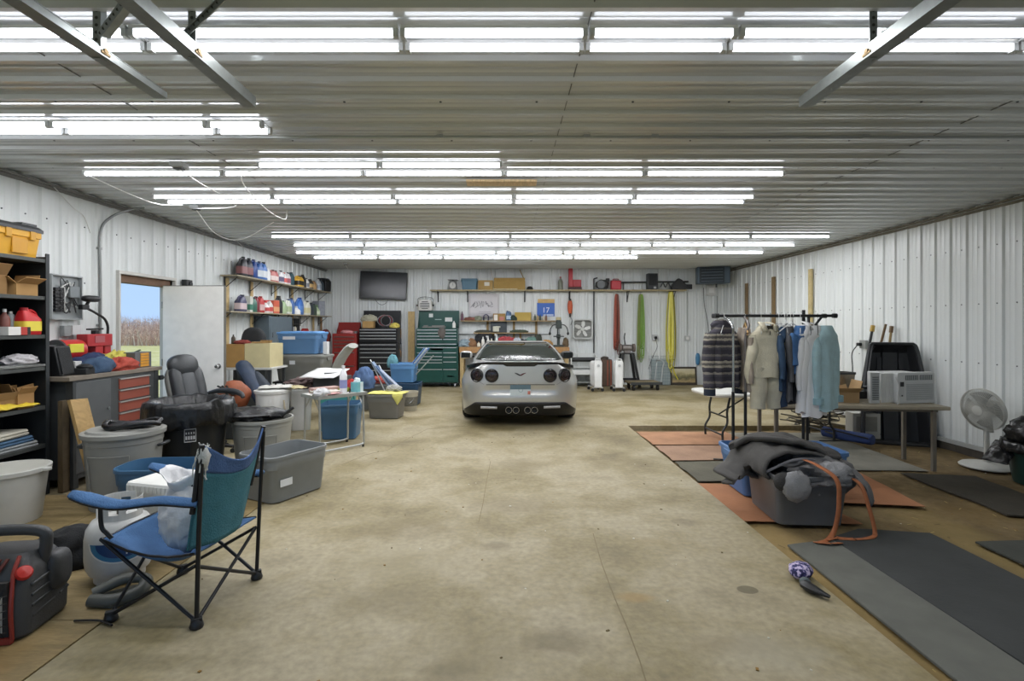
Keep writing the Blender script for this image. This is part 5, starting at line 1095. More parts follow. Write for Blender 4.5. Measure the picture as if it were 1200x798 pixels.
mb = MB(); mb.tube(spline([(-.18, 0, .13), (-.18, .02, .30), (0, .04, .34), (.18, .02, .30), (.18, 0, .13)], 5), .008, 6); mb.build('bracket', M('6b7370', .4, .5), wl)

# ================================================================ television, far shelf
tv = thing('television', 'black flat screen television mounted high on the far wall', 'television', (-3.03, 12.86, 2.485), 0, None, (R(-3), R(2.2), R(3)))
mb = MB(); mb.box((0, 0, 0), (1.16, .05, .69)); mb.build('body', M('17181a', .35), tv, bevel=.008)
mb = MB(); mb.box((0, -.0265, .015), (1.11, .003, .615)); mb.build('screen', M('2a2d30', .22, var=.02), tv)
mb = MB(); mb.box((0, .055, 0), (.3, .05, .3)); mb.build('wall_bracket', DKG, tv)
mb = MB(); mb.tube(spline([(-.2, .03, -.34), (-.12, .02, -.44), (-.02, .02, -.48), (.08, .02, -.43), (.12, .03, -.34)], 6), .006, 6); mb.build('cable', DKG, tv)
SY, SZ_ = 12.83, 2.375
fs = thing('wall_shelf', 'long bare wood shelf high on the far wall above the car', 'shelf', (1.31, SY, SZ_)); Lw = 6.32
mb = MB(); mb.box((0, 0, -.014), (Lw, .28, .028)); mb.build('board', wood('b9a983'), fs, bevel=.002)
for x in (-2.99, -2.25, -.82, .30, 1.75, 2.9):
    mb = MB(); mb.bar((x, .13, -.03), (x, .13, -.30), .03, .008, 0, (0, 1, 0)); mb.bar((x, .12, -.034), (x, -.10, -.034), .03, .008); mb.bar((x, .12, -.26), (x, -.06, -.04), .014, .01); mb.build('bracket', BLK, fs)
def sx_(px): return X(px, SY - .04)
z0 = SZ_ + .001
sc = thing('kitchen_scale', 'grey dial scale at the door end of the long shelf', 'scale', (sx_(530.5), SY, z0))
mb = MB(); mb.prism([(-.11, 0), (.11, 0), (.085, .19), (.04, .22), (-.04, .22), (-.085, .19)], -.07, .07, axis='Y'); mb.build('body', M('6d6f6e', .5), sc, bevel=.008)
mb = MB(); mb.cyl((0, -.071, .105), (0, -.078, .105), .078, n=24); dl = mb.build('dial', plastic('c9c9c4'), sc)
mb = MB(); mb.bar((0, -.0795, .10), (.01, -.0795, .165), .006, .002); mb.build('needle', BLK, dl)
mb = MB(); mb.box((0, 0, .245), (.24, .18, .012)); mb.cyl((0, 0, .21), (0, 0, .245), .02); mb.build('pan', M('5f605e', .4, .4), sc, bevel=.003)
tote('small slate blue bin on the long shelf beside the scale', .40, .24, .275, '4c7287', (sx_(550), SY, z0), 0, cat='bin', name='storage_bin', rcorner=.02)
carton('short cardboard box with white sticker on the long shelf', .36, .22, .23, (sx_(569), SY, z0), 0, 'a98b55', False, tape=True)
carton('long cardboard box with ragged flaps on the long shelf', .78, .22, .20, (sx_(597), SY, z0), 0, 'a88a50', True, open_=70)
mb = MB(); mb.box((0, 0, .012), (.6, .1, .02)); one(mb, 'white_strip', wood('d6cba6'), 'pale wood offcut lying before the long cardboard box', 'offcut', (sx_(592), SY - .13, z0), bevel=.001)
mb = MB(); mb.lathe([(0, 0), (.085, 0), (.085, .02), (.06, .075), (.03, .09), (0, .09)], 18); one(mb, 'metal_dome', metalm('4a4b49'), 'dark dome shaped part beside the long cardboard box', 'part', (sx_(621), SY, z0))
jug('bottle', 'tall red topped bottle alone on the long shelf', 'bottle', .125, .125, .33, '7c7f72', 'a3484f', None, (sx_(657), SY, z0), 0, None, 'bottle')
jk = thing('jack_stand', 'red L-shaped jack stand on the long shelf', 'jack stand', (sx_(674), SY, z0))
mb = MB(); mb.box((-.11, 0, .30), (.10, .12, .46)); mb.box((.045, 0, .16), (.21, .12, .18)); mb.build('body', M('b02c34', .4), jk, bevel=.012)
mb = MB(); mb.box((0, 0, .035), (.32, .16, .07)); mb.build('base', M('4a2b28', .5), jk, bevel=.006)
mc = thing('circular_saw', 'dark grey power saw lying on the long shelf', 'saw', (sx_(706), SY, z0))
mb = MB(); mb.blob((0, 0, .13), (.17, .09, .12), .15, 2, 3, 20, 14, flat=0); mb.box((.05, 0, .22), (.24, .06, .05), .0); mb.box((-.05, 0, .012), (.3, .2, .02)); mb.build('body', M('454748', .5), mc)
mb = MB(); mb.cyl((-.04, -.095, .13), (-.04, -.08, .13), .10, n=20); mb.build('blade_guard', M('5c5e5f', .4, .6), mc)
mb = MB(); mb.box((.13, -.02, .25), (.09, .07, .07)); mb.build('handle', BLK, mc, bevel=.012)
rb = thing('red_case', 'small bright red case on the long shelf beside the saw', 'case', (sx_(722), SY, z0))
mb = MB(); mb.box((0, 0, .115), (.25, .16, .23)); mb.build('body', M('c23b44', .4), rb, bevel=.025, seg=3)
mb = MB(); mb.tube(spline([(-.07, 0, .23), (-.06, 0, .265), (.06, 0, .265), (.07, 0, .23)], 4), .012, 6); mb.build('handle', M('8f2a31', .4), rb)
mb = MB(); mb.cyl((sx_(728), SY + .02, z0 + .19), (sx_(808), SY + .04, z0 + .21), .018, n=10)
mb.box((sx_(731), SY + .02, z0 + .19 / 2), (.02, .02, .19)); mb.box((sx_(803), SY + .04, z0 + .2 / 2), (.02, .02, .20)); one(mb, 'metal_rod', BLK, 'long dark rod lying along the end of the long shelf', 'rod')
sk = thing('speaker', 'dark grey tall speaker on the long shelf', 'speaker', (sx_(763.5), SY - .05, z0))
mb = MB(); mb.box((0, -.03, .2), (.26, .16, .40)); mb.build('body', M('3b3e42', .6), sk, bevel=.02)
mb = MB(); mb.box((0, -.112, .24), (.2, .004, .28)); mb.build('grille', M('2d2f32', .9, bump=.6, bscale=200), sk)
mb = MB(); mb.box((.05, -.113, .045), (.06, .004, .05)); mb.build('badge', plastic('a9acae'), sk)
cs = thing('chainsaw', 'black chainsaw and loose chain at the end of the long shelf', 'chainsaw', (sx_(793), SY - .06, z0))
mb = MB(); mb.prism([(-.14, 0), (.2, 0), (.22, .10), (.10, .24), (.02, .28), (-.10, .16), (-.16, .06)], -.09, .05, axis='Y'); mb.build('body', M('2a2b2d', .5), cs, bevel=.015)
mb = MB(); mb.box((.24, -.04, .07), (.24, .04, .12)); mb.build('bar', M('35373a', .5, .4), cs, bevel=.01)
mb = MB(); mb.tube(spline([(-.42, -.03, .06), (-.36, -.05, .16), (-.30, -.05, .06), (-.24, -.05, .17), (-.18, -.05, .08), (-.12, -.05, .14)], 5), .016, 6); mb.build('chain', M('55585a', .4, .7), cs)
# unit heater by the ceiling corner
uh = thing('unit_heater', 'dark blue grey unit heater hung at the ceiling corner', 'heater', (5.02, 12.50, 2.50), R(-14)); UH = M('4b5a66', .45, .2)
mb = MB(); mb.box((0, 0, .20), (.74, .40, .40)); mb.build('body', UH, uh, bevel=.01)
for k in range(5):
    mb = MB(); mb.bar((-.28, -.215, .05 + .07 * k), (.20, -.215, .055 + .07 * k), .05, .006); mb.build('louver', M('6e7f8b', .4, .3), uh)
mb = MB(); mb.box((-.04, -.204, .20), (.56, .008, .37)); mb.build('front_recess', M('2b343b', .6), uh)
for s in (-1, 1):
    mb = MB(); mb.cyl((s * .3, 0, .40), (s * .3, 0, ZC - 2.50 - .005), .008); mb.build('hanger_rod', CHROME, uh)
mb = MB(); mb.cyl((.1, .1, -.08), (.1, .1, .0), .02); mb.build('pipe_stub', DKG, uh)
def wbox(label, x, z, w, h, d, col, name='switch_box', cat='box'):
    t = thing(name, label, cat, (x, YB - .02 - d / 2, z)); mb = MB(); mb.box((0, 0, 0), (w, d, h)); mb.build('body', plastic(col), t, bevel=.004)
    mb = MB(); mb.box((0, -d / 2 - .003, 0), (w * .55, .006, h * .5)); mb.build('face', plastic('e0e0dd'), t, bevel=.001); return t
wbox('white control box on the far wall under the unit heater', 5.15, 2.37, .22, .25, .10, 'c9cac7', 'control_box'); wbox('small grey outlet box on the far wall near the clothes rack', 4.57, 1.17, .12, .12, .05, 'b9bbb9', 'outlet', 'outlet')
mb = MB(); mb.tube([(4.57, YB - .03, 1.24), (4.57, YB - .03, 2.33)], .009, 6); one(mb, 'conduit', M('a5a8a6', .4, .5), 'grey conduit rising from the small grey outlet box', 'pipe')
mb = MB(); mb.tube(spline([(4.98, YB - .04, 2.44), (5.0, YB - .04, 2.0), (5.08, YB - .04, 1.6), (5.12, YB - .04, 1.1)], 6), .007, 6); one(mb, 'cord', DKG, 'dark cord hanging from the unit heater down the far wall', 'cord')
mb = MB(); mb.tube([(5.32, YB - .04, 2.23), (5.32, YB - .04, 1.2)], .008, 6); one(mb, 'conduit', M('8f9290', .4, .5), 'grey conduit below the white control box', 'pipe')
ot = wbox('outlet with black plug on the far wall between green and yellow cords', X(767, YB), 1.19, .13, .13, .05, 'b4b6b4', 'outlet', 'outlet')
mb = MB(); mb.box((.0, -.06, 0), (.06, .07, .06)); mb.build('plug', BLK, ot, bevel=.008)
mb = MB(); mb.tube(spline([(X(767, YB), YB - .09, 1.15), (X(769, YB), YB - .08, .95), (X(764, YB), YB - .06, .7), (X(759, YB), YB - .07, .4)], 6), .006, 6); one(mb, 'cord', DKG, 'thin dark cord hanging from the black plug', 'cord')
mb = MB(); mb.tube(spline([(X(748, YB), YB - .06, 2.34), (X(752, YB), YB - .05, 1.6), (X(757, YB), YB - .05, .9), (X(763, YB), YB - .06, .25)], 6), .010, 6); one(mb, 'rope', plastic('d8d9da'), 'white rope slanting down beside the green cord', 'rope')
mb = MB(); mb.blob((0, 0, 0), (.055, .04, .15), 0, 1, 1, 16, 12, p=2.6); one(mb, 'blue_bottle', M('4f86ad', .3), 'small blue item hung low on the far wall by the rack', 'holder', (X(816.5, YB), YB - .065, .65))
# signs on the far wall
pp = thing('poster', 'white paper drawing pinned under the long shelf', 'poster', (X(567, YB), YB - .034, 1.985))
mb = MB(); mb.grid(lambda u, v: ((u - .5) * .76, .006 * math.sin(u * 9) - .002, (v - .5) * .60), 12, 4); mb.build('paper', M('d3d1d4', .8, var=.03), pp, solid=.003)
rr = random.Random(2)
for k in range(5):
    mb = MB(); x0 = -.30 + .11 * k; mb.tube(spline([(x0 + rr.uniform(-.04, .1), -.013, rr.uniform(-.06, .12)) for j in range(7)], 4), .0045, 4); mb.build('pencil_drawing', M('85858a', .9), pp)
for z in (-.15, -.19): 
    mb = MB(); mb.bar((-.12, -.012, z), (.18, -.012, z - .005), .006, .006); mb.build('pencil_line', M('85858a', .9), pp)
bpz = thing('calendar', 'bright blue poster with an orange and yellow top strip on the far wall', 'poster', (X(639.5, YB), YB - .034, 1.92))
mb = MB(); mb.box((0, 0, -.03), (.44, .006, .34)); mb.build('sheet', plastic('2f62b8'), bpz)
mb = MB(); mb.box((.01, -.0005, .185), (.42, .007, .10)); mb.build('top_strip', M('cfae72', .7, var=.25, scale=6), bpz)
mb = MB(); mb.box((.06, -.004, -.17), (.26, .003, .05)); mb.build('white_band', plastic('b9c9e4'), bpz)
text_mesh('17', .19, plastic('d5def0'), bpz, (.0, -.006, -.05), (R(90), 0, 0))
# hung cords, tools, fan
def hank(label, px, y0, y1, c, c2, c3, n, wpx, name='extension_cord'):
    z1, z0_ = Z(y0, YB - .1), Z(y1, YB - .1); x = X(px, YB - .1); t = thing(name, label, 'cord', (x, YB - .10, z1)); L = z1 - z0_; rr = random.Random(px)
    mb = MB(); mb.box((0, .05, -.01), (.03, .06, .05)); mb.build('hook', DKG, t)
    HW = wpx / 2 * (YB - .1) / FPX
    for k in range(n):
        w = HW * rr.uniform(.15, .45); sk = rr.uniform(-1, 1) * (HW - w); l = L * rr.uniform(.72, 1); yy = rr.uniform(-.045, .045); e = rr.uniform(-.01, .01)
        mb = MB(); mb.tube(spline([(0, yy * .3, 0), (sk * .6 - w * .5, yy, -l * .05), (sk - w + e, yy, -l * .5), (sk - w, yy, -l * .93), (sk, yy, -l), (sk + w, yy, -l * .93), (sk + w - e, yy, -l * .5), (sk * .6 + w * .5, yy, -l * .05), (0, yy * .3, 0)], 4), .009, 6)
        mb.build('loop', plastic((c, c2, c, c3)[k % 4]), t)
    return t
hank('rust orange extension cord hanging in a long hank on the far wall', 723, 345, 416, 'a35240', '5b3a34', '7c4436', 12, 8)
hank('green rope hanging in a long hank on the far wall', 751, 345, 424, '7fa548', '8f8f58', '4f7a34', 12, 8, 'rope')
hank('yellow rope hanging in a thick long hank on the far wall', 786.5, 342, 432, 'd2ca3c', 'ebe47a', 'a39b28', 16, 11, 'rope')
mb = MB(); mb.tube(spline([(X(786, YB) + .02, YB - .12, .45), (X(789, YB), YB - .10, .30), (X(793, YB), YB - .10, .14)], 5), .012, 6); mb.tube(spline([(X(783, YB), YB - .12, .45), (X(785, YB), YB - .12, .32)], 5), .012, 6)
one(mb, 'rope', plastic('cfc62f'), 'yellow rope tail trailing below the thick yellow hank', 'rope')
mb = MB(); mb.tube([(X(695.5, YB), YB - .05, 2.66), (X(695.5, YB), YB - .05, .0 + .55)], .016, 8); mb.tube([(X(695.5, YB), YB - .05, 2.66), (X(699, YB), YB - .12, 2.68)], .016, 8); one(mb, 'black_pipe', M('3c4043', .4, .4), 'black pipe running down the far wall beside the fan', 'pipe')
og_ = thing('light_reel', 'orange trouble light hanging from the long shelf', 'work light', (X(667.5, YB), YB - .09, 2.30))
mb = MB(); mb.cyl((0, 0, .0), (0, 0, -.16), .008); mb.build('cord', BLK, og_)
mb = MB(); mb.blob((0, 0, -.35), (.065, .05, .19), .08, 2, 3, 16, 14); mb.build('cage', M('c2572f', .45), og_)
mb = MB(); mb.cyl((0, 0, -.50), (0, 0, -.60), .03, .024); mb.cyl((0, 0, -.14), (0, 0, -.2), .03); mb.build('handle', BLK, og_)
mb = MB(); mb.tube(spline([(.0, 0, -.58), (.05, 0, -.68), (.02, 0, -.80)], 5), .007, 6); mb.build('tail', DKG, og_)
bf = thing('box_fan', 'square white box fan hung on the far wall', 'fan', (X(682, YB), YB - .10, Z(385.5, YB - .1))); FS = .50
mb = MB(); mb.loft([[(x, -.06, y) for x, y, _ in rrect(FS, FS, .08, 5)], [(x, .06, y) for x, y, _ in rrect(FS, FS, .08, 5)], [(x, .06, y) for x, y, _ in rrect(FS - .06, FS - .06, .06, 5)], [(x, -.06, y) for x, y, _ in rrect(FS - .06, FS - .06, .06, 5)], [(x, -.06, y) for x, y, _ in rrect(FS, FS, .08, 5)]], False, False); mb.build('frame', plastic('c4c6c4'), bf, ang=30)
mb = MB(); mb.box((0, .055, 0), (FS - .06, .004, FS - .06)); mb.build('back_grille', M('83847f', .7), bf)
for k in range(5):
    a = 2 * PI * k / 5 + .25; mb = MB(); mb.v = []
    pts = [(.03, -.02), (.10, -.055), (.19, -.045), (.215, .0), (.18, .03), (.08, .03)]
    vs = [(u * math.cos(a) - w * math.sin(a), (.02 + w * .3), u * math.sin(a) + w * math.cos(a)) for u, w in pts] + [(u * math.cos(a) - w * math.sin(a), (.028 + w * .3), u * math.sin(a) + w * math.cos(a)) for u, w in pts]
    n = len(pts); mb.add(vs, [tuple(range(n)), tuple(range(2 * n - 1, n - 1, -1))] + [(j, (j + 1) % n, n + (j + 1) % n, n + j) for j in range(n)]); mb.build('blade', plastic('dadbd6'), bf)
mb = MB(); mb.cyl((0, -.01, 0), (0, .05, 0), .045, n=18); mb.build('hub', plastic('d4d5d0'), bf)
mb = MB()
for k in range(1, 12): mb.cyl((-FS / 2 + .03, -.055, -FS / 2 + k * FS / 12), (FS / 2 - .03, -.055, -FS / 2 + k * FS / 12), .0015, n=4, caps=False)
mb.build('front_grille', plastic('c4c6c4'), bf)

# ================================================================ workbench behind the car
WBX0, WBX1, WBY0 = -1.10, 1.54, 12.38
bn = thing('wood_workbench', 'long bare wood workbench along the far wall behind the car', 'workbench', ((WBX0 + WBX1) / 2, 12.67, 0)); bw = WBX1 - WBX0; PINE = wood('a87f50')
mb = MB(); mb.box((0, 0, .955), (bw, .57, .04)); mb.build('worktop', wood('9a7c54'), bn, bevel=.002)
mb = MB(); mb.box((0, -.275, .90), (bw, .04, .13)); mb.build('apron', PINE, bn, bevel=.002)
for x in (-bw / 2 + .06, -.2, bw / 2 - .06):
    for y in (-.22, .22):
        mb = MB(); mb.box((x, y, .465), (.09, .09, .93)); mb.build('leg', wood('ae9668'), bn)
mb = MB(); mb.box((0, 0, .30), (bw - .1, .5, .03)); mb.build('low_shelf', wood('94744a'), bn)
for i, (px0, px1, zz, dp, lb) in enumerate(((540, 652, 1.615, .24, 'upper narrow wood shelf over the bench behind the car'), (555, 628, 1.315, .17, 'lower narrow wood shelf over the bench behind the car'))):
    xa, xb = X(px0, 12.8), X(px1, 12.8); t = thing('bench_shelf', lb, 'shelf', ((xa + xb) / 2, 12.84, zz))
    mb = MB(); mb.box((0, 0, -.012), (xb - xa, dp, .024)); mb.build('board', wood('a38a60'), t, bevel=.001)
    for x in ((-.44, .22, .78) if i == 0 else (-.3, .38)):
        mb = MB(); mb.box((x - (xa + xb) / 2 + .0, .115, -.30 if i == 0 else -.15), (.055, .03, .56 if i == 0 else .26)); mb.build('post', wood('8b7347'), t)
mb = MB(); mb.tube([(-1.18, 12.955, 1.27), (1.1, 12.955, 1.27)], .008, 6); one(mb, 'cable', DKG, 'thin dark cable along the wall between bench and shelf', 'cable')
def bx(px): return X(px, 12.80)
zu = 1.616
jug('bottle', 'tall maroon bottle at the green chest end of the upper bench shelf', 'bottle', .07, .07, .22, '6a4a58', '2a2225', None, (bx(541.5), 12.82, zu), 0, None, 'bottle')
heap('brown and red odds and ends on the upper bench shelf', 'hardware', 'hardware', '8c5f52', (.12, .07, .045), (bx(551), 12.82, zu), 91, .5, 3)
heap('small green and violet parts on the upper bench shelf', 'hardware', 'hardware', '8a8f7c', (.08, .06, .06), (bx(560), 12.82, zu), 92, .5, 3)
hp = thing('headphones', 'navy ear muffs on the upper bench shelf', 'ear muffs', (bx(569.5), 12.82, zu))
mb = MB(); mb.tube(spline([(-.06, 0, .05), (-.05, 0, .12), (0, 0, .145), (.05, 0, .12), (.06, 0, .05)], 5), .014, 8); mb.build('band', M('2f3358', .5), hp)
for s in (-1, 1):
    mb = MB(); mb.cyl((s * .04, 0, .05), (s * .075, 0, .05), .05, n=14); mb.build('ear_cup', M('2a2c44', .5), hp)
carton('open brown carton on the upper bench shelf', .30, .16, .17, (bx(585), 12.84, zu), 0, 'a0814e', False)
jug('carton', 'small white carton before the open brown carton', 'carton', .09, .05, .14, 'dcd9d2', 'c9c4ba', None, (bx(581), 12.735, zu), 0, None, 'box'); jug('carton', 'red and white little carton before the open brown carton', 'carton', .11, .05, .09, 'b9776a', 'd8c4bc', None, (bx(588), 12.735, zu), 0, None, 'box')
jug('jug', 'blue jug with pale label on the upper bench shelf', 'jug', .13, .12, .24, '47668a', '3a4a66', 'a9bccb', (bx(596), 12.82, zu), 0, None, 'jug')
heap('dark green cloth roll on the upper bench shelf', 'cloth', 'cloth_roll', '2f3d38', (.10, .08, .08), (bx(602), 12.82, zu), 93, .25, 2)
carton('long yellow carton on the upper bench shelf', .40, .17, .20, (bx(613), 12.84, zu), R(-4), 'b39a52', False)
for k, (px, c) in enumerate(((627, '4a5245'), (630, 'b09a70'), (633, '3a4440'), (637, 'cabfa8'), (640, '7a5a48'))):
    jug('bottle', 'small %s bottle below the blue poster, %s from the far carton' % (('dark green', 'tan', 'black green', 'cream', 'brown')[k], ordn(k)), 'bottle', .055, .055, .15, c, '24252a', None, (bx(px), 12.80, zu), 0, 'bottles below the blue poster', 'bottle')
zl = 1.316
gs = thing('grey_case', 'dark grey open case holding a white gadget over the bench', 'case', (bx(584.5), 12.86, zl))
mb = MB(); mb.box((0, .03, .135), (.40, .10, .27)); mb.build('body', M('3e454b', .6), gs, bevel=.006)
mb = MB(); mb.box((-.07, -.045, .09), (.15, .06, .13)); mb.box((-.02, -.05, .14), (.12, .03, .04)); mb.build('gadget', plastic('c9c9b8'), gs, bevel=.006)
heap('row of dark wrenches on the lower bench shelf', 'wrenches', 'wrenches', '4c4f47', (.16, .05, .035), (bx(566), 12.82, zl), 95, .5, 4); heap('dark green pliers pile on the lower bench shelf', 'pliers', 'pliers', '4a5344', (.18, .05, .04), (bx(608), 12.82, zl), 96, .5, 4)
zb = .976
def bench_item(px, r, col, lb, cat, seed, name, y=12.60): return heap(lb, cat, name, col, r, (X(px, y), y, zb), seed, .45, 2.6)
bench_item(545, (.14, .09, .10), '8fa0a8', 'pale blue machine housing at the green chest end of the bench', 'tool', 101, 'power_tool'); bench_item(553, (.09, .08, .11), '8c6a4c', 'brown motor on the bench beside the blue housing', 'motor', 102, 'motor')
for k, (px, c, st_, w, h) in enumerate(((561, 'd5cfbc', 'bottle', .09, .12), (566, 'e0dfd8', 'bottle', .08, .24), (572, 'e4e4e0', 'spray', .09, .26), (576, 'ded9c9', 'bottle', .08, .20), (582, 'c3d2cf', 'spray', .09, .30))):
    jug('bottle', '%s on the bench behind the car, %s from the green chest' % (('squat cream pot', 'slim white bottle', 'white spray bottle', 'cream bottle', 'pale teal spray bottle')[k], ordn(k)), 'bottle', w, w, h, c, 'cdcdca' if k else '8a6a42', None, (X(px, 12.55), 12.55, zb), 0, 'bottles on the bench behind the car', st_)
bench_item(568, (.20, .08, .20), '2b2d30', 'black tool bag behind the white bottles on the bench', 'bag', 103, 'tool_bag', 12.82); bench_item(593, (.20, .10, .14), 'a8484c', 'red toy-like machine on the bench behind the car', 'machine', 104, 'small_machine'); bench_item(606, (.10, .08, .12), 'b9c2cc', 'pale grey bottle cluster on the bench', 'jars', 105, 'jars')
bench_item(613, (.13, .08, .10), '32363b', 'dark battery charger on the bench', 'charger', 106, 'charger'); bench_item(623, (.15, .09, .13), '6f9086', 'pale green machine on the bench behind the car', 'machine', 107, 'small_machine'); bench_item(631, (.08, .08, .17), '3f443c', 'black vise on the bench', 'vise', 108, 'vise'); bench_item(640, (.13, .08, .09), 'b58c54', 'orange brown wood scraps on the bench', 'scraps', 109, 'wood_scraps')
dp_ = thing('drill_press', 'dark drill press with curved crank arms at the end of the bench', 'drill press', (X(654.5, 12.6), 12.62, zb)); DPM = M('3b423f', .45, .3)
mb = MB(); mb.cyl((0, 0, 0), (0, 0, .62), .035); mb.box((0, 0, .02), (.24, .26, .04)); mb.build('column', DPM, dp_, bevel=.004)
mb = MB(); mb.box((0, -.06, .52), (.13, .26, .16)); mb.box((0, -.02, .62), (.12, .14, .06)); mb.build('head', DPM, dp_, bevel=.012)
mb = MB(); mb.cyl((0, -.02, .65), (0, -.02, .72), .07, .06, 16); mb.build('motor_cap', M('b9ad86', .5), dp_)
mb = MB(); mb.box((0, -.06, .25), (.24, .20, .025)); mb.cyl((0, 0, .2), (0, 0, .3), .05); mb.build('table', DPM, dp_)
for s in (-1, 1):
    mb = MB(); mb.tube(spline([(s * .06, -.12, .54), (s * .14, -.12, .52), (s * .20, -.12, .44), (s * .22, -.12, .34)], 5), .012, 6); mb.blob((s * .22, -.12, .32), (.03, .03, .04), 0, 1, 1, 10, 8); mb.build('crank', BLK, dp_)
mb = MB(); mb.cyl((0, -.12, .30), (0, -.12, .45), .018); mb.build('chuck', CHROME, dp_)
bench_item(663, (.06, .06, .12), '6a5a44', 'brown box of parts beside the drill press', 'box', 111, 'parts_box')
# under-bench clutter glimpsed beside the car
heap('grey coil of hose under the bench beside the green chest', 'hose', 'hose_coil', '6f6f68', (.12, .10, .10), (-.80, 12.66, .318), 112, .5, 2.5); carton('brown carton on the floor under the bench', .26, .26, .20, (-.82, 12.66, 0), 0, '7d6a4c', False)

# ================================================================ things standing along the far wall right of the car
ws = thing('wire_bench', 'white slatted cart with a black roll beside the car', 'cart', (X(683, 12.66), 12.70, 0)); WPM = paint('d6d8d6')
for s in (-1, 1):
    mb = MB(); mb.box((s * .30, .0, .38), (.025, .34, .76)); mb.build('side_frame', WPM, ws)
mb = MB()
for k in range(12): mb.box((-.27 + .049 * k, -.03, .64), (.018, .02, .30))
mb.box((0, -.03, .80), (.60, .025, .025)); mb.box((0, -.03, .47), (.60, .025, .025)); mb.build('slatted_back', WPM, ws)
mb = MB(); mb.box((0, -.02, .35), (.62, .36, .11)); mb.build('shelf', WPM, ws, bevel=.01)
mb = MB(); mb.box((0, 0, .11), (.60, .3, .03)); mb.build('low_shelf', M('8f9492', .5, .3), ws)
mb = MB(); mb.cyl((-.33, -.09, .66), (.33, -.09, .66), .055, n=16); mb.build('roll', BLK, ws)
def radiator(label, px, py, h, rz):
    d = DG(py) + .1; t = thing('oil_heater', label, 'heater', (X(px, d), d, 0), rz); WP = paint('d9dad8', .35)
    for k in range(7):
        mb = MB(); mb.loft([[(x, -.18 + .06 * k + e, z) for x, z, _ in rrect(.15, h - .16, .05, 4)] for e in (-.016, .016)]); mb.v = [(x, y, z + .10 + (h - .16) / 2) for x, y, z in mb.v]; mb.build('fin', WP, t, bevel=.008)
    mb = MB(); mb.loft([rrect(.17, .09, .02, 3, .10, 0, -.245), rrect(.18, .10, .02, 3, h - .08, 0, -.245), rrect(.15, .08, .02, 3, h - .03, 0, -.245)]); mb.build('control_panel', WP, t, ang=30)
    mb = MB(); mb.cyl((0, -.295, h - .14), (0, -.312, h - .14), .03, n=14); mb.build('dial', plastic('a9acab'), t)
    mb = MB(); mb.tube(spline([(-.05, -.25, h - .04), (-.05, -.24, h + .0), (.05, -.24, h + .0), (.05, -.25, h - .04)], 4), .012, 6); mb.build('handle', plastic('c9cac8'), t)
    for y in (-.22, .16):
        mb = MB(); mb.box((0, y, .085), (.26, .03, .02)); ft = mb.build('foot', plastic('b9bbb9'), t)
        for s in (-1, 1):
            mb = MB(); mb.cyl((s * .115, y - .012, .035), (s * .115, y + .012, .035), .035, n=12); mb.build('caster', BLK, ft)
    return t
radiator('white oil filled radiator, the one nearest the car', 697.5, 458, .73, R(4)); radiator('white oil filled radiator between brown case and tool stand', 723.5, 458, .73, R(-4))
bcs = thing('brown_case', 'tall brown case with rust straps between the two radiators', 'case', (X(710, 12.75), 12.76, 0))
mb = MB(); mb.box((0, 0, .33), (.26, .26, .66)); mb.build('body', M('57463a', .7, var=.2), bcs, bevel=.02)
for s in (0, 1):
    mb = MB(); mb.box((.02 + .08 * s, -.134, .33), (.03, .008, .62)); mb.build('strap', M('8a4a36', .6), bcs)
mb = MB(); mb.blob((-.03, 0, .68), (.10, .10, .05), .2, 2, 3, 14, 8); mb.build('flap', M('3c332c', .7), bcs)
ts = thing('tool_stand', 'black splayed leg stand carrying a grinder by the far wall', 'tool stand', (X(735, 12.6), 12.62, 0))
for sx in (-1, 1):
    for sy in (-1, 1):
        mb = MB(); mb.bar((sx * .26, sy * .2, .005), (sx * .12, sy * .12, .80), .06, .05, 0, (0, 1, 0)); mb.build('leg', BLK, ts)
mb = MB(); mb.box((0, 0, .81), (.30, .30, .03)); mb.build('top_plate', BLK, ts); mb = MB(); mb.box((0, -.16, .20), (.44, .02, .05)); mb.build('cross_bar', BLK, ts)
gd = thing('grinder', 'grey bench grinder on the black splayed leg stand', 'grinder', (X(735, 12.6), 12.62, .826))
mb = MB(); mb.cyl((-.11, 0, .12), (.11, 0, .12), .08, n=18); mb.box((0, 0, .03), (.14, .14, .06)); mb.build('motor', M('8a8480', .4, .5), gd)
for s in (-1, 1):
    mb = MB(); mb.cyl((s * .14, 0, .12), (s * .19, 0, .12), .10, n=20); mb.build('wheel', M('6b5f58', .7), gd)
mb = MB(); mb.tube(spline([(-.04, .02, .2), (-.06, .02, .36), (-.05, .0, .48)], 4), .014, 6); mb.build('lever', BLK, gd)
pc = thing('platform_cart', 'flat platform cart with wood deck near the far wall', 'cart', (X(754, 12.0), 12.05, 0), R(4))
mb = MB(); mb.box((0, 0, .17), (.72, .50, .04)); mb.build('deck', wood('8a7c5e'), pc, bevel=.004)
mb = MB(); mb.box((0, -.26, .165), (.74, .02, .06)); mb.box((0, .26, .165), (.74, .02, .06)); mb.build('edge_rail', DKG, pc)
for sx in (-1, 1):
    for sy in (-1, 1):
        mb = MB(); mb.cyl((sx * .28 - .02, sy * .19, .065), (sx * .28 + .02, sy * .19, .065), .065, n=14); mb.box((sx * .28, sy * .19, .135), (.07, .07, .03)); mb.build('caster', BLK, pc)
mb = MB(); mb.tube(spline([(.36, -.2, .18), (.40, -.2, .5), (.42, -.2, .66), (.42, .2, .66), (.40, .2, .5), (.36, .2, .18)], 5), .014, 8); mb.build('push_handle', M('b9bdbd', .35, .6), pc)
cg = thing('wire_crate', 'folded grey wire crate panels leaning on the far wall', 'crate', (X(776, 12.8), 12.88, .0), 0, None, (R(-5), 0, 0))
mb = MB()
for k in range(15): mb.cyl((-.23 + .033 * k, 0, 0), (-.23 + .033 * k, 0, .62), .0035, n=5)
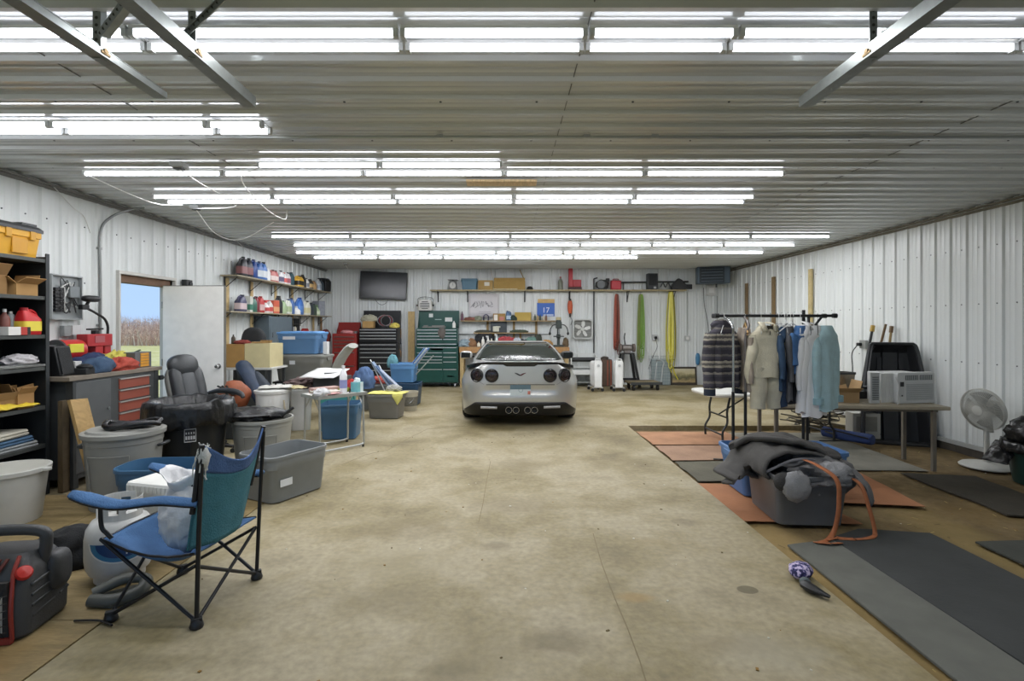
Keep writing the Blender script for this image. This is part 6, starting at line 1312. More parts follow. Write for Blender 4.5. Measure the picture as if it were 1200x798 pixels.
for k in range(9): mb.cyl((-.24, 0, .01 + .076 * k), (.24, 0, .01 + .076 * k), .0035, n=5)
mb.build('front_panel', M('7f8f92', .4, .5), cg)
mb = MB()
for k in range(13): mb.cyl((-.27 + .033 * k, .045, 0), (-.27 + .033 * k, .045, .73), .0035, n=5)
for k in range(10): mb.cyl((-.28, .045, .01 + .08 * k), (.15, .045, .01 + .08 * k), .0035, n=5)
mb.build('back_panel', M('7f8f92', .4, .5), cg)
mb = MB(); mb.box((0, .025, .33), (.46, .006, .62)); mb.build('floor_tray', M('a9b4b4', .4), cg)
pf_ = thing('framed_picture', 'dark framed landscape picture leaning on the far wall', 'picture', (X(803, 12.8), 12.90, .005), 0, None, (R(-7), 0, 0))
mb = MB()
for (x, z, w, h) in ((0, .03, .66, .06), (0, .43, .66, .045), (-.31, .23, .04, .44), (.31, .23, .04, .44)): mb.box((x, 0, z), (w, .03, h))
mb.build('frame', M('3a332c', .5), pf_, bevel=.003)
def landscape():
    m = bpy.data.materials.new('landscape'); m.use_nodes = True; nt = m.node_tree; N = nt.nodes; L = nt.links
    tc = N.new('ShaderNodeTexCoord'); sp = N.new('ShaderNodeSeparateXYZ'); L.new(tc.outputs['Object'], sp.inputs[0]); no = N.new('ShaderNodeTexNoise'); no.inputs['Scale'].default_value = 9; no.inputs['Detail'].default_value = 6; L.new(tc.outputs['Object'], no.inputs['Vector'])
    ma = N.new('ShaderNodeMath'); ma.operation = 'MULTIPLY_ADD'; ma.inputs[1].default_value = .22; L.new(no.outputs['Fac'], ma.inputs[0]); L.new(sp.outputs['Z'], ma.inputs[2])
    r = N.new('ShaderNodeValToRGB'); cr = r.color_ramp; cr.elements[0].position = .14; cr.elements[1].position = .50; cr.elements[0].color = lin('6d5f40') + (1,); cr.elements[1].color = lin('c9c2a4') + (1,)
    for p, c in ((.20, 'a8946a'), (.28, '5c5a40'), (.36, '8e8660'), (.42, 'bfb48e')):
        e = cr.elements.new(p); e.color = lin(c) + (1,)
    L.new(ma.outputs[0], r.inputs['Fac']); L.new(r.outputs['Color'], N['Principled BSDF'].inputs['Base Color']); return m
mb = MB(); mb.box((0, .002, .235), (.58, .008, .38)); mb.build('print', landscape(), pf_)
mb = MB(); mb.box((0, 0, .40), (.26, .30, .80)); mb.box((0, 0, .82), (.30, .34, .04)); one(mb, 'pedestal', M('3a332c', .6), 'dark narrow wooden cabinet behind the striped sweater', 'cabinet', (X(836, 12.4), 12.5, 0), bevel=.006)
# ================================================================ the silver sports car, seen from behind
CARX, CARY = .222, 7.52
car = thing('sports_car', 'silver two door sports car parked facing the far wall', 'car', (CARX, CARY, 0))
SIL = M('b8b8b5', .28, .55, var=.02, coat=.6); GLS = M('1d2523', .06, .0, var=.02, coat=.5); BLKT = M('121314', .35); CARB = M('191a1b', .25, coat=.4)
CLn = 4.40
def lv(z):
    """plan outline at height z: half width, rear y, front y, corner exponents"""
    t = (z - .12) / (.93 - .12)
    W = .90 + .022 * math.sin(PI * min(1, max(0, t * .85))) - (.0 if t < .62 else .20 * ((t - .62) / .38) ** 1.7)
    y0 = .06 * (1 - min(1, t / .35)) ** 1.3 + .015 * max(0, t - .5)
    y1 = CLn - .04 - .75 * max(0, t - .25) ** 1.4 - .1 * max(0, .25 - t)
    return W, y0, y1
def outline(z, n=72):
    W, y0, y1 = lv(z); L = (y1 - y0) / 2; cy = (y0 + y1) / 2; pts = []
    for k in range(n):
        t = 2 * PI * k / n; c, s = math.cos(t), math.sin(t); e = 6.5 if s < 0 else 3.6
        x = W * math.copysign(abs(c) ** (2 / e), c); y = cy + L * math.copysign(abs(s) ** (2 / e), s)
        waist = .035 * math.exp(-((y - 2.2) / .7) ** 2)
        x -= math.copysign(waist, x) if abs(x) > .5 else 0
        pts.append((x, y, z))
    return pts
def fasc_y(x, z):
    W, y0, y1 = lv(z); L = (y1 - y0) / 2; cy = (y0 + y1) / 2; r = min(.999, abs(x) / W)
    return cy - L * (1 - r ** 6.5) ** (1 / 6.5)
def dense(k): return k
ZL = [.17, .20, .24, .28, .32, .36, .40, .44, .47, .485, .50, .54, .575, .605, .62, .66, .71, .76, .80, .84, .87, .895, .912, .922]
rings = [outline(z, 96) for z in ZL]
mb = MB()
# recessed plate panel and creases: pull the rear rows inward a little
for ri, z in enumerate(ZL):
    rings[ri] = [(x, y + (.028 * math.exp(-((z - .545) / .055) ** 4) * max(0, 1 - (abs(x) / .52) ** 8) if y < 1 and s_ < 0 else 0), zz) for (x, y, zz), s_ in zip(rings[ri], [math.sin(2 * PI * k / 96) for k in range(96)])]
W, y0, y1 = lv(.922); top = []
for sc_, zz in ((.96, .932), (.80, .940), (.5, .944)):
    cy = (y0 + y1) / 2; top.append([(x * sc_, cy + (y - cy) * (1 - (1 - sc_) * .6), zz - .16 * max(0, (y - 2.6) / 1.6) ** 1.5 * 0) for x, y, z in rings[-1]])
mb.loft(rings + top, True, True)
# wheel arches are cut out of the body
body = mb.build('body', SIL, car, ang=32)
WHY = (.98, 3.66)
cut = MB()
for wy in WHY:
    for s in (-1, 1): cut.cyl((s * .62, wy, .33), (s * 1.2, wy, .33), .385, n=40)
cut.prism([(-1.1, .05), (-1.1, .185), (-.88, .205), (-.66, .366), (.66, .366), (.88, .205), (1.1, .185), (1.1, .05)], -.3, .56, axis='Y')                       # the opening for the black diffuser
co = cut.build('cutter', SIL, car, smooth=False)
bpy.context.view_layer.update()
md = body.modifiers.new('c', 'BOOLEAN'); md.operation = 'DIFFERENCE'; md.object = co; md.solver = 'EXACT'
bpy.context.view_layer.update()
dg = bpy.context.evaluated_depsgraph_get(); nm = bpy.data.meshes.new_from_object(body.evaluated_get(dg)); body.modifiers.clear(); body.data = nm
nm.set_sharp_from_angle(angle=R(32)); bpy.data.objects.remove(co)
# black lower valance with the arched top edge
mb = MB(); n = 40; v0, v1 = [], []
def vtop(x): a = abs(x); return .372 if a < .66 else .372 - .165 * ((a - .66) / .22) ** 1.1
rows = []
for j in range(7):
    row_ = []
    for i in range(n + 1):
        x = -.84 + 1.68 * i / n; zt = max(.19, vtop(x)); z = zt + (.165 - zt) * j / 6
        row_.append((x, fasc_y(x, max(.2, z)) - .012 + .10 * (j / 6) ** 1.3, z))
    rows.append(row_)
mb.loft(rows, False, False, closed=False); mb.build('valance', M('17181a', .45), car, solid=.02)
mb = MB(); mb.box((0, .42, .235), (1.22, .36, .17)); mb.build('underbody', BLKT, car)
for s in (-1, 1):
    mb = MB(); x0 = s * .46
    mb.grid(lambda u, v: (x0 + (u - .5) * .24, fasc_y(x0, .31) - .016, .285 + .035 * v + .008 * u * s), 6, 2); lm = mb.build('reflector', M('a7a6a6', .3, .2), car, solid=.012)
# exhaust
for s, x in ((1, -.17), (1, -.065), (1, .105), (1, .205)):
    mb = MB(); mb.lathe([(.043, .0), (.047, .0), (.047, .16), (.043, .16)], 22, T=Matrix.Translation((x, -.01, .262)) @ Matrix.Rotation(R(-90), 4, 'X')); mb.lathe([(0, .05), (.043, .05)], 22, T=Matrix.Translation((x, .0, .262)) @ Matrix.Rotation(R(-90), 4, 'X'), mi=1); mb.build('exhaust_tip', [M('c4c3c0', .2, .9), BLKT], car)
mb = MB(); mb.box((.02, .13, .265), (.62, .10, .13)); mb.build('exhaust_recess', BLKT, car, bevel=.02)
# tail lights
for x, in ((-.635,), (-.417,), (.432,), (.648,)):
    yy = fasc_y(x, .765); slope = math.atan2(fasc_y(x + .05, .765) - fasc_y(x - .05, .765), .1)
    T = Matrix.Translation((x, yy + .004, .765)) @ Matrix.Rotation(slope, 4, 'Z') @ Matrix.Rotation(R(90), 4, 'X')
    mb = MB(); mb.lathe([(.100, -.05), (.100, .020), (.092, .026), (.087, .018), (.086, -.02)], 32, T=T); lt = mb.build('tail_light', M('2b2b2e', .25), car)
    mb = MB(); mb.lathe([(.088, .014), (.06, .021), (.03, .024), (0, .025)], 28, T=T); mb.build('lens', M('1d1617', .12, coat=.4), lt)
    mb = MB(); mb.lathe([(.058, .020), (.056, .0255), (.044, .0265), (.042, .022)], 24, T=T); mb.lathe([(.020, .024), (.016, .029), (0, .029)], 16, T=T); mb.build('reflector_ring', M('3a3032', .25, .3), lt)
# plate, emblem, creases
mb = MB(); py_ = min(fasc_y(0, .49), fasc_y(0, .63)) + .004
mb.box((0, py_, .545), (.30, .010, .160)); pl = mb.build('license_plate', M('b9c2c4', .4), car, bevel=.004)
mb = MB(); mb.box((0, py_ - .006, .596), (.30, .003, .063)); mb.build('plate_top', M('566c76', .4), pl)
mb = MB(); mb.lathe([(.034, 0), (.034, .002), (.026, .002), (.026, 0)], 20, T=Matrix.Translation((.005, py_ - .005, .555)) @ Matrix.Rotation(R(90), 4, 'X')); mb.build('plate_ring', M('7d9298', .5), pl)
mb = MB(); mb.box((.125, py_ - .006, .515), (.04, .002, .05)); mb.build('plate_mark', M('b2685a', .5), pl)
for s in (-1, 1):
    mb = MB(); mb.prism([(0, 0), (s * .012, .0), (s * .075, .034), (s * .085, .046), (s * .04, .036), (s * .0, .014)], -.004, .004, axis='Y', T=Matrix.Translation((-.002, fasc_y(0, .765) - .004, .762))); mb.build('emblem', M('5a2626' if s > 0 else '2b2526', .35), car)
mb = MB(); mb.tube([(x_, fasc_y(x_, .632) - .000, .632) for x_ in [-.50 + .05 * k for k in range(21)]], .006, 6); mb.build('seam', M('4a4a49', .5), car)
for s in (-1, 1):
    mb = MB(); mb.tube([(s * (.53 + .02 * k), fasc_y(s * (.53 + .02 * k), .64 + .015 * k) - .0, .632 + .012 * k) for k in range(6)], .003, 5); mb.build('seam', M('7c7c7a', .5), car)
# spoiler
mb = MB(); sec = []
for i in range(41):
    x = -.80 + 1.6 * i / 40; a = abs(x) / .80; yb = .02 + .22 * a ** 3.2; zb = .892 - .040 * a ** 5; h = .066 * (1 - .35 * a ** 6)
    sec.append([(x, yb + .20, zb - .03), (x, yb + .02, zb), (x, yb - .015, zb + .005), (x, yb - .02, zb + h), (x, yb + .015, zb + h + .004), (x, yb + .10, zb + .02)])
mb.loft(sec, True, True); mb.build('spoiler', CARB, car, ang=50)
# greenhouse
GL = [(.0, .775, .34, 3.15), (.12, .735, .56, 2.98), (.3, .68, .82, 2.78), (.5, .625, 1.10, 2.60), (.7, .575, 1.38, 2.46), (.86, .53, 1.62, 2.37), (.95, .49, 1.80, 2.32), (1.0, .42, 2.0, 2.26)]
ZG0, ZG1 = .915, 1.205
def gh(t, a, off=0.0):
    for k in range(len(GL) - 1):
        if GL[k][0] <= t <= GL[k + 1][0] + 1e-9: break
    f = (t - GL[k][0]) / (GL[k + 1][0] - GL[k][0]); W, y0, y1 = [GL[k][j] + (GL[k + 1][j] - GL[k][j]) * f for j in (1, 2, 3)]
    W += off; y0 -= off; y1 += off; L = (y1 - y0) / 2; cy = (y0 + y1) / 2; c, s = math.cos(a), math.sin(a); e = 3.4
    z = ZG0 + (ZG1 - ZG0) * math.sin(t * PI / 2) ** .85 + off * t
    return (W * math.copysign(abs(c) ** (2 / e), c), cy + L * math.copysign(abs(s) ** (2 / e), s), z)
mb = MB(); ts_ = [k / 18 for k in range(19)]
mb.loft([[gh(t, 2 * PI * k / 64) for k in range(64)] for t in ts_], True, True); mb.build('roof', SIL, car, ang=40)
def gpatch(a0, a1, t0, t1, off, nu=30, nv=12, fn=None):
    mb = MB(); mb.grid(lambda u, v: gh((t0 + (t1 - t0) * v), R(a0 + (a1 - a0) * u), off), nu, nv); return mb
o = gpatch(211, 329, .05, .80, .004, 40, 16).build('rear_window', GLS, car, solid=.003)
for s in (0, 1):
    a = (196, 150) if s else (-16, 30)
    gpatch(a[0], a[1], .12, .80, .004, 16, 8).build('side_window', GLS, car, solid=.003)
gpatch(40, 140, .10, .85, .004, 24, 10).build('windshield', GLS, car, solid=.003)
mb = MB(); mb.tube([gh(.80, R(211 + 118 * k / 40), .006) for k in range(41)], .006, 5); mb.build('window_trim', BLKT, car)
# mirrors
for s in (-1, 1):
    mb = MB(); mb.blob((s * .97, 2.42, .93), (.12, .075, .075), 0, 1, 1, 18, 12, p=2.8); mr = mb.build('mirror', SIL if s < 0 else M('232425', .3), car)
    mb = MB(); mb.bar((s * .80, 2.46, .89), (s * .92, 2.44, .90), .05, .03); mb.build('mirror_arm', BLKT, mr)
    mb = MB(); mb.box((s * .975, 2.345, .93), (.17, .006, .10)); mb.build('mirror_glass', M('2a2d2f', .1, .6), mr, bevel=.002)
# wheels
for wy in WHY:
    for s in (-1, 1):
        r = .335 if wy < 2 else .32; w = .29; xo = s * .905
        T = Matrix.Translation((xo - s * w, wy, r)) @ Matrix.Rotation(R(90 * s), 4, 'Y')
        mb = MB(); mb.lathe([(.22, 0), (r - .03, 0), (r, .03), (r, w - .03), (r - .03, w), (.235, w), (.225, w - .02)], 40, T=T); wh = mb.build('wheel', M('1b1b1b', .85), car)
        mb = MB(); mb.lathe([(.225, w - .02), (.215, w - .01), (.205, w - .05), (.20, .03)], 36, T=T)
        for k in range(5):
            a = 2 * PI * k / 5
            mb.bar(T @ Vector((.03 * math.cos(a), .03 * math.sin(a), w - .03)), T @ Vector((.21 * math.cos(a), .21 * math.sin(a), w - .02)), .05, .03)
        mb.lathe([(0, w - .01), (.05, w - .01), (.055, w - .05)], 20, T=T); mb.build('rim', M('8d8e8f', .3, .8), wh)
# ================================================================ mats and sheets on the dirt
def mat_(label, poly, col, name='rubber_mat', th=.012, z=.004, rough=.9, var=.12, cat='mat', wob=.006, curl=0):
    n = len(poly); cx = sum(p[0] for p in poly) / n; cy = sum(p[1] for p in poly) / n; q = []
    for i in range(n):
        a, b = poly[i], poly[(i + 1) % n]
        for k in range(6):
            t = k / 6; q.append((a[0] + (b[0] - a[0]) * t - cx + wob * noise.noise((i * 3.1 + t * 5, cx, 1)), a[1] + (b[1] - a[1]) * t - cy + wob * noise.noise((i * 2.7 + t * 5, cy, 4))))
    mb = MB(); mb.prism(q, 0, th)
    return one(mb, name, M(col, rough, var=var, scale=3.5, bump=.4, bscale=40), label, cat, (cx, cy, GZ + z), smooth=False)
def gp(px, py): d = DG(py, GZ); return (X(px, d), d)
mat_('grey dusty strip of rubber mat along the slab edge', [(1.93, .4), (2.36, .4), (2.36, gp(977, 634)[1]), gp(923, 641)], '62635c', var=.2, wob=.012)
mat_('wide black rubber mat beside the grey strip', [(2.38, .4), (3.14, .4), (3.16, gp(1090, 627)[1]), (2.68, gp(1007, 622)[1]), (2.36, gp(977, 634)[1] + .02)], '3a3c3b', var=.16, z=.005)
mat_('black rubber mat nearest the right-hand wall side of the dirt', [(3.34, .4), (4.6, .4), (4.55, gp(1200, 632)[1]), (3.36, gp(1140, 637)[1])], '43453f', var=.18)
mat_('dirty black flap of rubber half buried near the pedestal fan', [(4.14, 5.4), (4.8, 5.3), (4.75, 4.15), (4.1, 4.2)], '39342a', var=.25, wob=.03)
OR1 = 'a8734f'
mat_('faded orange sheet under the blue and grey totes', [(1.88, 5.05), (1.86, gp(874, 612)[1]), gp(905, 613), gp(1012, 616), (2.72, 4.5), (2.6, 5.0)], OR1, 'orange_sheet', .004, .010, cat='sheet', wob=.02)
mat_('faded orange sheet in front of the wide table', [gp(1002, 553), gp(1084, 596), gp(960, 590), (2.60, 4.9), (2.9, 5.3)], OR1, 'orange_sheet', .004, .016, cat='sheet', wob=.02)
mat_('worn orange sheet in the far corner of the dirt strip', [(1.90, 7.5), (3.2, 7.5), (3.25, 6.7), (1.92, 6.7)], 'a57b5c', 'orange_sheet', .004, .008, cat='sheet', var=.22, wob=.02)
mat_('pinkish grey sheet before the worn orange sheet', [(1.92, 6.64), (3.1, 6.66), (3.1, 5.94), (1.92, 5.92)], '9c7d66', 'grey_sheet', .004, .008, cat='sheet', var=.22, wob=.02)
mat_('mottled grey green mat between the pinkish sheet and the blue tote', [(1.92, 5.86), (2.9, 5.88), (2.7, 5.2), (1.92, 5.12)], '5d5a4c', 'rubber_mat', .006, .006, var=.25, wob=.02)
mat_('pale grey mat under the clothes rack', [(2.9, 7.45), (4.6, 7.45), (4.5, 5.5), (2.6, 5.6)], '7f7d72', 'floor_mat', .005, .003, var=.18, wob=.02)
for i, (a, b) in enumerate((((4.2, 6.9), (5.5, 6.7)), ((2.4, 5.95), (3.6, 5.5)))):
    mb = MB(); mb.tube(spline([(a[0], a[1], GZ + .016), ((a[0] + b[0]) / 2, (a[1] + b[1]) / 2 + .1, GZ + .018), (b[0], b[1], GZ + .016)], 8), .010, 6); one(mb, 'cord', DKG, ('dark cord lying on the dirt behind the wide table', 'dark cord lying across the mats under the clothes rack')[i], 'cord')

# ================================================================ totes, coats and straps in front
tote('long blue tote on the orange sheet, behind the grey tote of coats', 1.00, .50, .41, '5177a8', (2.58, 4.83, GZ + .016), R(-1), rcorner=.05, rim=.035)
tote('grey tote overflowing with grey coats and an orange strap', .56, .62, .39, '606264', (2.36, 4.22, GZ + .016), R(-4), rcorner=.05, handles=False)
TZ = GZ + .40
FLC = cloth('4f4d4b'); FLC2 = cloth('6b6a6a'); LIN = cloth('8a8a8b')
co1 = thing('fleece_coat', 'dark grey fleece coat draped over the grey tote toward the slab', 'coat', (2.22, 4.34, TZ))
def sheetf(pts, w0, w1, amp, seed, th=.03, nu=30, nv=18):
    """a ribbon of cloth following a spline, width across x/y normal, with folds"""
    P = [Vector(p) for p in spline(pts, 10)]; n = len(P) - 1
    def f(u, v):
        i = min(n, int(u * n)); p = P[i]; q = P[min(n, i + 1)] - P[max(0, i - 1)]; h = Vector((-q.y, q.x, 0)); h = h.normalized() if h.length > 1e-5 else Vector((0, 1, 0))
        w = w0 + (w1 - w0) * u; s = (v - .5) * w
        fold = amp * (noise.noise((u * 4 + seed, v * 3.2, seed)) + .6 * noise.noise((u * 8 + seed, v * 7, 2)))
        return tuple(p + h * s + Vector((fold * .5, fold * .4, fold - .30 * abs(v - .5) ** 2 * w)))
    mb = MB(); mb.grid(f, nu, nv); return mb
sheetf([(.40, .05, .10), (.22, -.03, .17), (-.02, -.06, .20), (-.18, -.08, .14), (-.25, -.09, .02), (-.25, -.10, -.08)], .56, .46, .05, 3).build('back', FLC, co1, solid=.022)
sheetf([(.42, -.22, .12), (.22, -.20, .20), (.05, -.16, .245), (-.12, .0, .23), (-.26, .12, .13)], .13, .15, .03, 8).build('sleeve', FLC, co1, solid=.04)
mb = MB(); mb.tube(spline([(-.20, -.30, .0), (-.02, -.33, .10), (.10, -.33, .12), (.2, -.30, .10)], 6), .010, 6); mb.build('zip_edge', cloth('77767a'), co1)
co2 = thing('wool_coat', 'lighter grey wool coat bunched at the far side of the grey tote', 'coat', (2.46, 4.14, TZ - .07))
mb = MB(); mb.blob((0, 0, .05), (.24, .22, .13), .42, 1.7, 21, 44, 22, ridge=True); mb.build('body', FLC2, co2, ang=75)
mb = MB(); mb.blob((.07, -.15, .08), (.13, .10, .09), .22, 2, 24, 26, 16, ridge=True); mb.build('hood', LIN, co2, ang=75)
sheetf([(-.10, .10, .12), (.05, -.02, .19), (.2, -.14, .10), (.28, -.22, .0), (.30, -.24, -.12)], .15, .10, .03, 14).build('sleeve', FLC2, co2, solid=.035)
ct3 = thing('knit_hat', 'light grey knit cap hanging over the front of the grey tote', 'hat', (2.20, 3.90, TZ - .06))
mb = MB(); mb.blob((.0, .0, .0), (.10, .055, .11), .15, 2, 31, 26, 16, ridge=True); mb.build('crown', LIN, ct3, ang=75)
mb = MB(); mb.blob((-.09, .02, .03), (.07, .04, .07), .15, 2, 32, 18, 12); mb.build('lining', cloth('3d3c3b'), ct3)
heap('near black garment tucked at the back of the coats', 'garment', 'garment', '363534', (.26, .16, .13), (2.33, 4.52, TZ - .02), 36, .35, 1.8)
stp = thing('tie_down_strap', 'orange webbing strap trailing from the grey tote to the mat', 'strap', (2.40, 3.88, GZ))
OS = M('a8663f', .7, var=.12, scale=30)
mb = MB()
def ribbon(pts, w, n=8, side=(1, 0, 0)):
    P = [Vector(p) for p in spline(pts, n)]; mb = MB(); rr_ = []
    for i, p in enumerate(P):
        t = (P[min(len(P) - 1, i + 1)] - P[max(0, i - 1)]).normalized(); s = Vector(side); s = (s - t * s.dot(t)).normalized(); rr_.append((p - s * w / 2, p + s * w / 2))
    mb.add([tuple(v) for ab in rr_ for v in ab], [(2 * i, 2 * i + 1, 2 * i + 3, 2 * i + 2) for i in range(len(rr_) - 1)]); return mb
ribbon([(-.09, .14, .52), (-.04, .02, .50), (.04, -.08, .42), (.05, -.09, .25), (.03, -.09, .10), (-.02, -.12, .03), (-.12, -.20, .02), (-.20, -.22, .022), (-.12, -.26, .03), (-.03, -.24, .025)], .034).build('loop', OS, stp, solid=.004)
ribbon([(.20, .10, .42), (.27, .0, .36), (.30, -.05, .20), (.32, -.08, .05), (.26, -.14, .025), (.12, -.17, .022), (-.02, -.16, .025), (-.10, -.20, .03)], .030).build('tail', OS, stp, solid=.004)
mt = thing('scraper_mitt', 'purple patterned mitt with black handle lying on the slab edge', 'mitt', (1.755, 3.02, .002), R(-38))
def mitt_mat():
    m = bpy.data.materials.new('mitt_fabric'); m.use_nodes = True; nt = m.node_tree; N = nt.nodes; L = nt.links
    tc = N.new('ShaderNodeTexCoord'); no = N.new('ShaderNodeTexNoise'); no.inputs['Scale'].default_value = 46; no.inputs['Detail'].default_value = 3; L.new(tc.outputs['Object'], no.inputs['Vector'])
    r = N.new('ShaderNodeValToRGB'); cr = r.color_ramp; cr.elements[0].position = .40; cr.elements[1].position = .58; cr.elements[0].color = lin('232246') + (1,); cr.elements[1].color = lin('c3b6cf') + (1,)
    e = cr.elements.new(.48); e.color = lin('4a477e') + (1,)
    L.new(no.outputs['Fac'], r.inputs['Fac']); L.new(r.outputs['Color'], N['Principled BSDF'].inputs['Base Color']); N['Principled BSDF'].inputs['Roughness'].default_value = .9; return m
mb = MB(); mb.blob((-.03, .045, .040), (.062, .095, .042), .10, 2.5, 3, 26, 18, flat=.0); mb.build('cuff', mitt_mat(), mt)
mb = MB(); mb.blob((.01, -.075, .028), (.03, .035, .026), .05, 2, 3, 16, 10, flat=0); mb.build('band', M('4f5a5c', .7), mt)
mb = MB(); mb.tube(spline([(.01, -.10, .03), (.04, -.13, .028), (.09, -.15, .026), (.14, -.16, .02)], 5), [.03, .034, .036, .036, .035, .034, .033, .032, .030, .027, .024, .021, .018, .016, .014, .012], 10, flat=.7); mb.build('handle', BLK, mt)

# ================================================================ clothes rack and clothes
RD, RZ0 = 5.28, 1.596
x_ = lambda px, d=RD: X(px, d)
rk = thing('clothes_rack', 'black and chrome folding clothes rack full of hanging clothes', 'clothes rack', (0, 0, 0)); RB = M('2a2b2d', .4, .3)
for dy, n0, n1 in ((0, 840, 978), (.13, 843, 975)):
    mb = MB(); mb.cyl((x_(n0, RD), RD + dy, RZ0), (x_(n1, RD), RD + dy, RZ0), .014, n=12); rl_ = mb.build('rail', RB, rk)
    for n_ in (n0, n1):
        mb = MB(); mb.cyl((x_(n_) - .02, RD + dy, RZ0), (x_(n_) + .02, RD + dy, RZ0), .024, n=14); mb.build('end_cap', BLK, rl_)
GF = GZ + .006
for (pt_, pb, y, curv) in ((849, 850.5, RD - .17, 0), (872, 866, RD - .14, 1), (947, 938, RD - .05, 1), (972, 957.5, RD + .17, 1)):
    xt, xb = x_(pt_), x_(pb); mb = MB()
    mb.tube(spline([(xt, RD if y < RD else RD + .13, RZ0 - .01), (xt + (xb - xt) * .35, y, RZ0 - .10), (xb, y, RZ0 - .24), (xb, y, .78)], 6), .013, 10); ps = mb.build('post', CHROME if pt_ == 849 else M('7b7674', .4, .5) if pt_ == 872 else RB, rk)
    mb = MB(); mb.cyl((xb, y, GF + .03), (xb, y, .84), .015, n=14); mb.build('leg', BLK, ps)
    mb = MB(); mb.box((xb, y, GF + .016), (.05, .07, .032)); mb.build('foot', BLK, ps, bevel=.006)
mb = MB(); mb.cyl((x_(945), RD + .05, RZ0 - .12), (x_(945), RD + .05, RZ0 + .06), .016); mb.build('end_post', BLK, rk)
def hanger(label, px, rz, col, dy=.0, r=.004, w=.42):
    t = thing('clothes_hanger', label, 'hanger', (x_(px), RD + dy, RZ0), R(rz), 'hangers on the clothes rack'); m = plastic(col)
    mb = MB(); mb.tube(spline([(.022, 0, -.005), (.012, 0, .020), (-.012, 0, .020), (-.022, 0, -.004), (-.006, 0, -.04), (0, 0, -.075)], 5), .0028, 6); mb.build('hook', CHROME if col == 'c6a06a' else m, t)
    mb = MB(); mb.tube([(0, 0, -.075), (-w / 2 * .5, 0, -.115), (-w / 2, 0, -.175), (-w / 2 + .02, 0, -.19), (w / 2 - .02, 0, -.19), (w / 2, 0, -.175), (w / 2 * .5, 0, -.115), (0, 0, -.075)], r, 6); mb.build('frame', m, t); return t
def stripes(cols, scale, seed=0):
    m = bpy.data.materials.new('knit_stripes'); m.use_nodes = True; nt = m.node_tree; N = nt.nodes; L = nt.links
    tc = N.new('ShaderNodeTexCoord'); sp = N.new('ShaderNodeSeparateXYZ'); L.new(tc.outputs['Object'], sp.inputs[0])
    no = N.new('ShaderNodeTexNoise'); no.inputs['Scale'].default_value = 40; L.new(tc.outputs['Object'], no.inputs['Vector'])
    ma = N.new('ShaderNodeMath'); ma.operation = 'MULTIPLY_ADD'; ma.inputs[1].default_value = .02; L.new(no.outputs['Fac'], ma.inputs[0]); L.new(sp.outputs['Z'], ma.inputs[2])
    mm = N.new('ShaderNodeMath'); mm.operation = 'MULTIPLY'; mm.inputs[1].default_value = scale; L.new(ma.outputs[0], mm.inputs[0])
    fr = N.new('ShaderNodeMath'); fr.operation = 'FRACT'; L.new(mm.outputs[0], fr.inputs[0])
    r = N.new('ShaderNodeValToRGB'); cr = r.color_ramp; cr.interpolation = 'CONSTANT'; n = len(cols)
    cr.elements[0].position = 0; cr.elements[0].color = lin(cols[0]) + (1,); cr.elements[1].position = 1 / n; cr.elements[1].color = lin(cols[1]) + (1,)
    for i in range(2, n): e = cr.elements.new(i / n); e.color = lin(cols[i]) + (1,)
    L.new(fr.outputs[0], r.inputs['Fac']); L.new(r.outputs['Color'], N['Principled BSDF'].inputs['Base Color']); N['Principled BSDF'].inputs['Roughness'].default_value = .95; return m
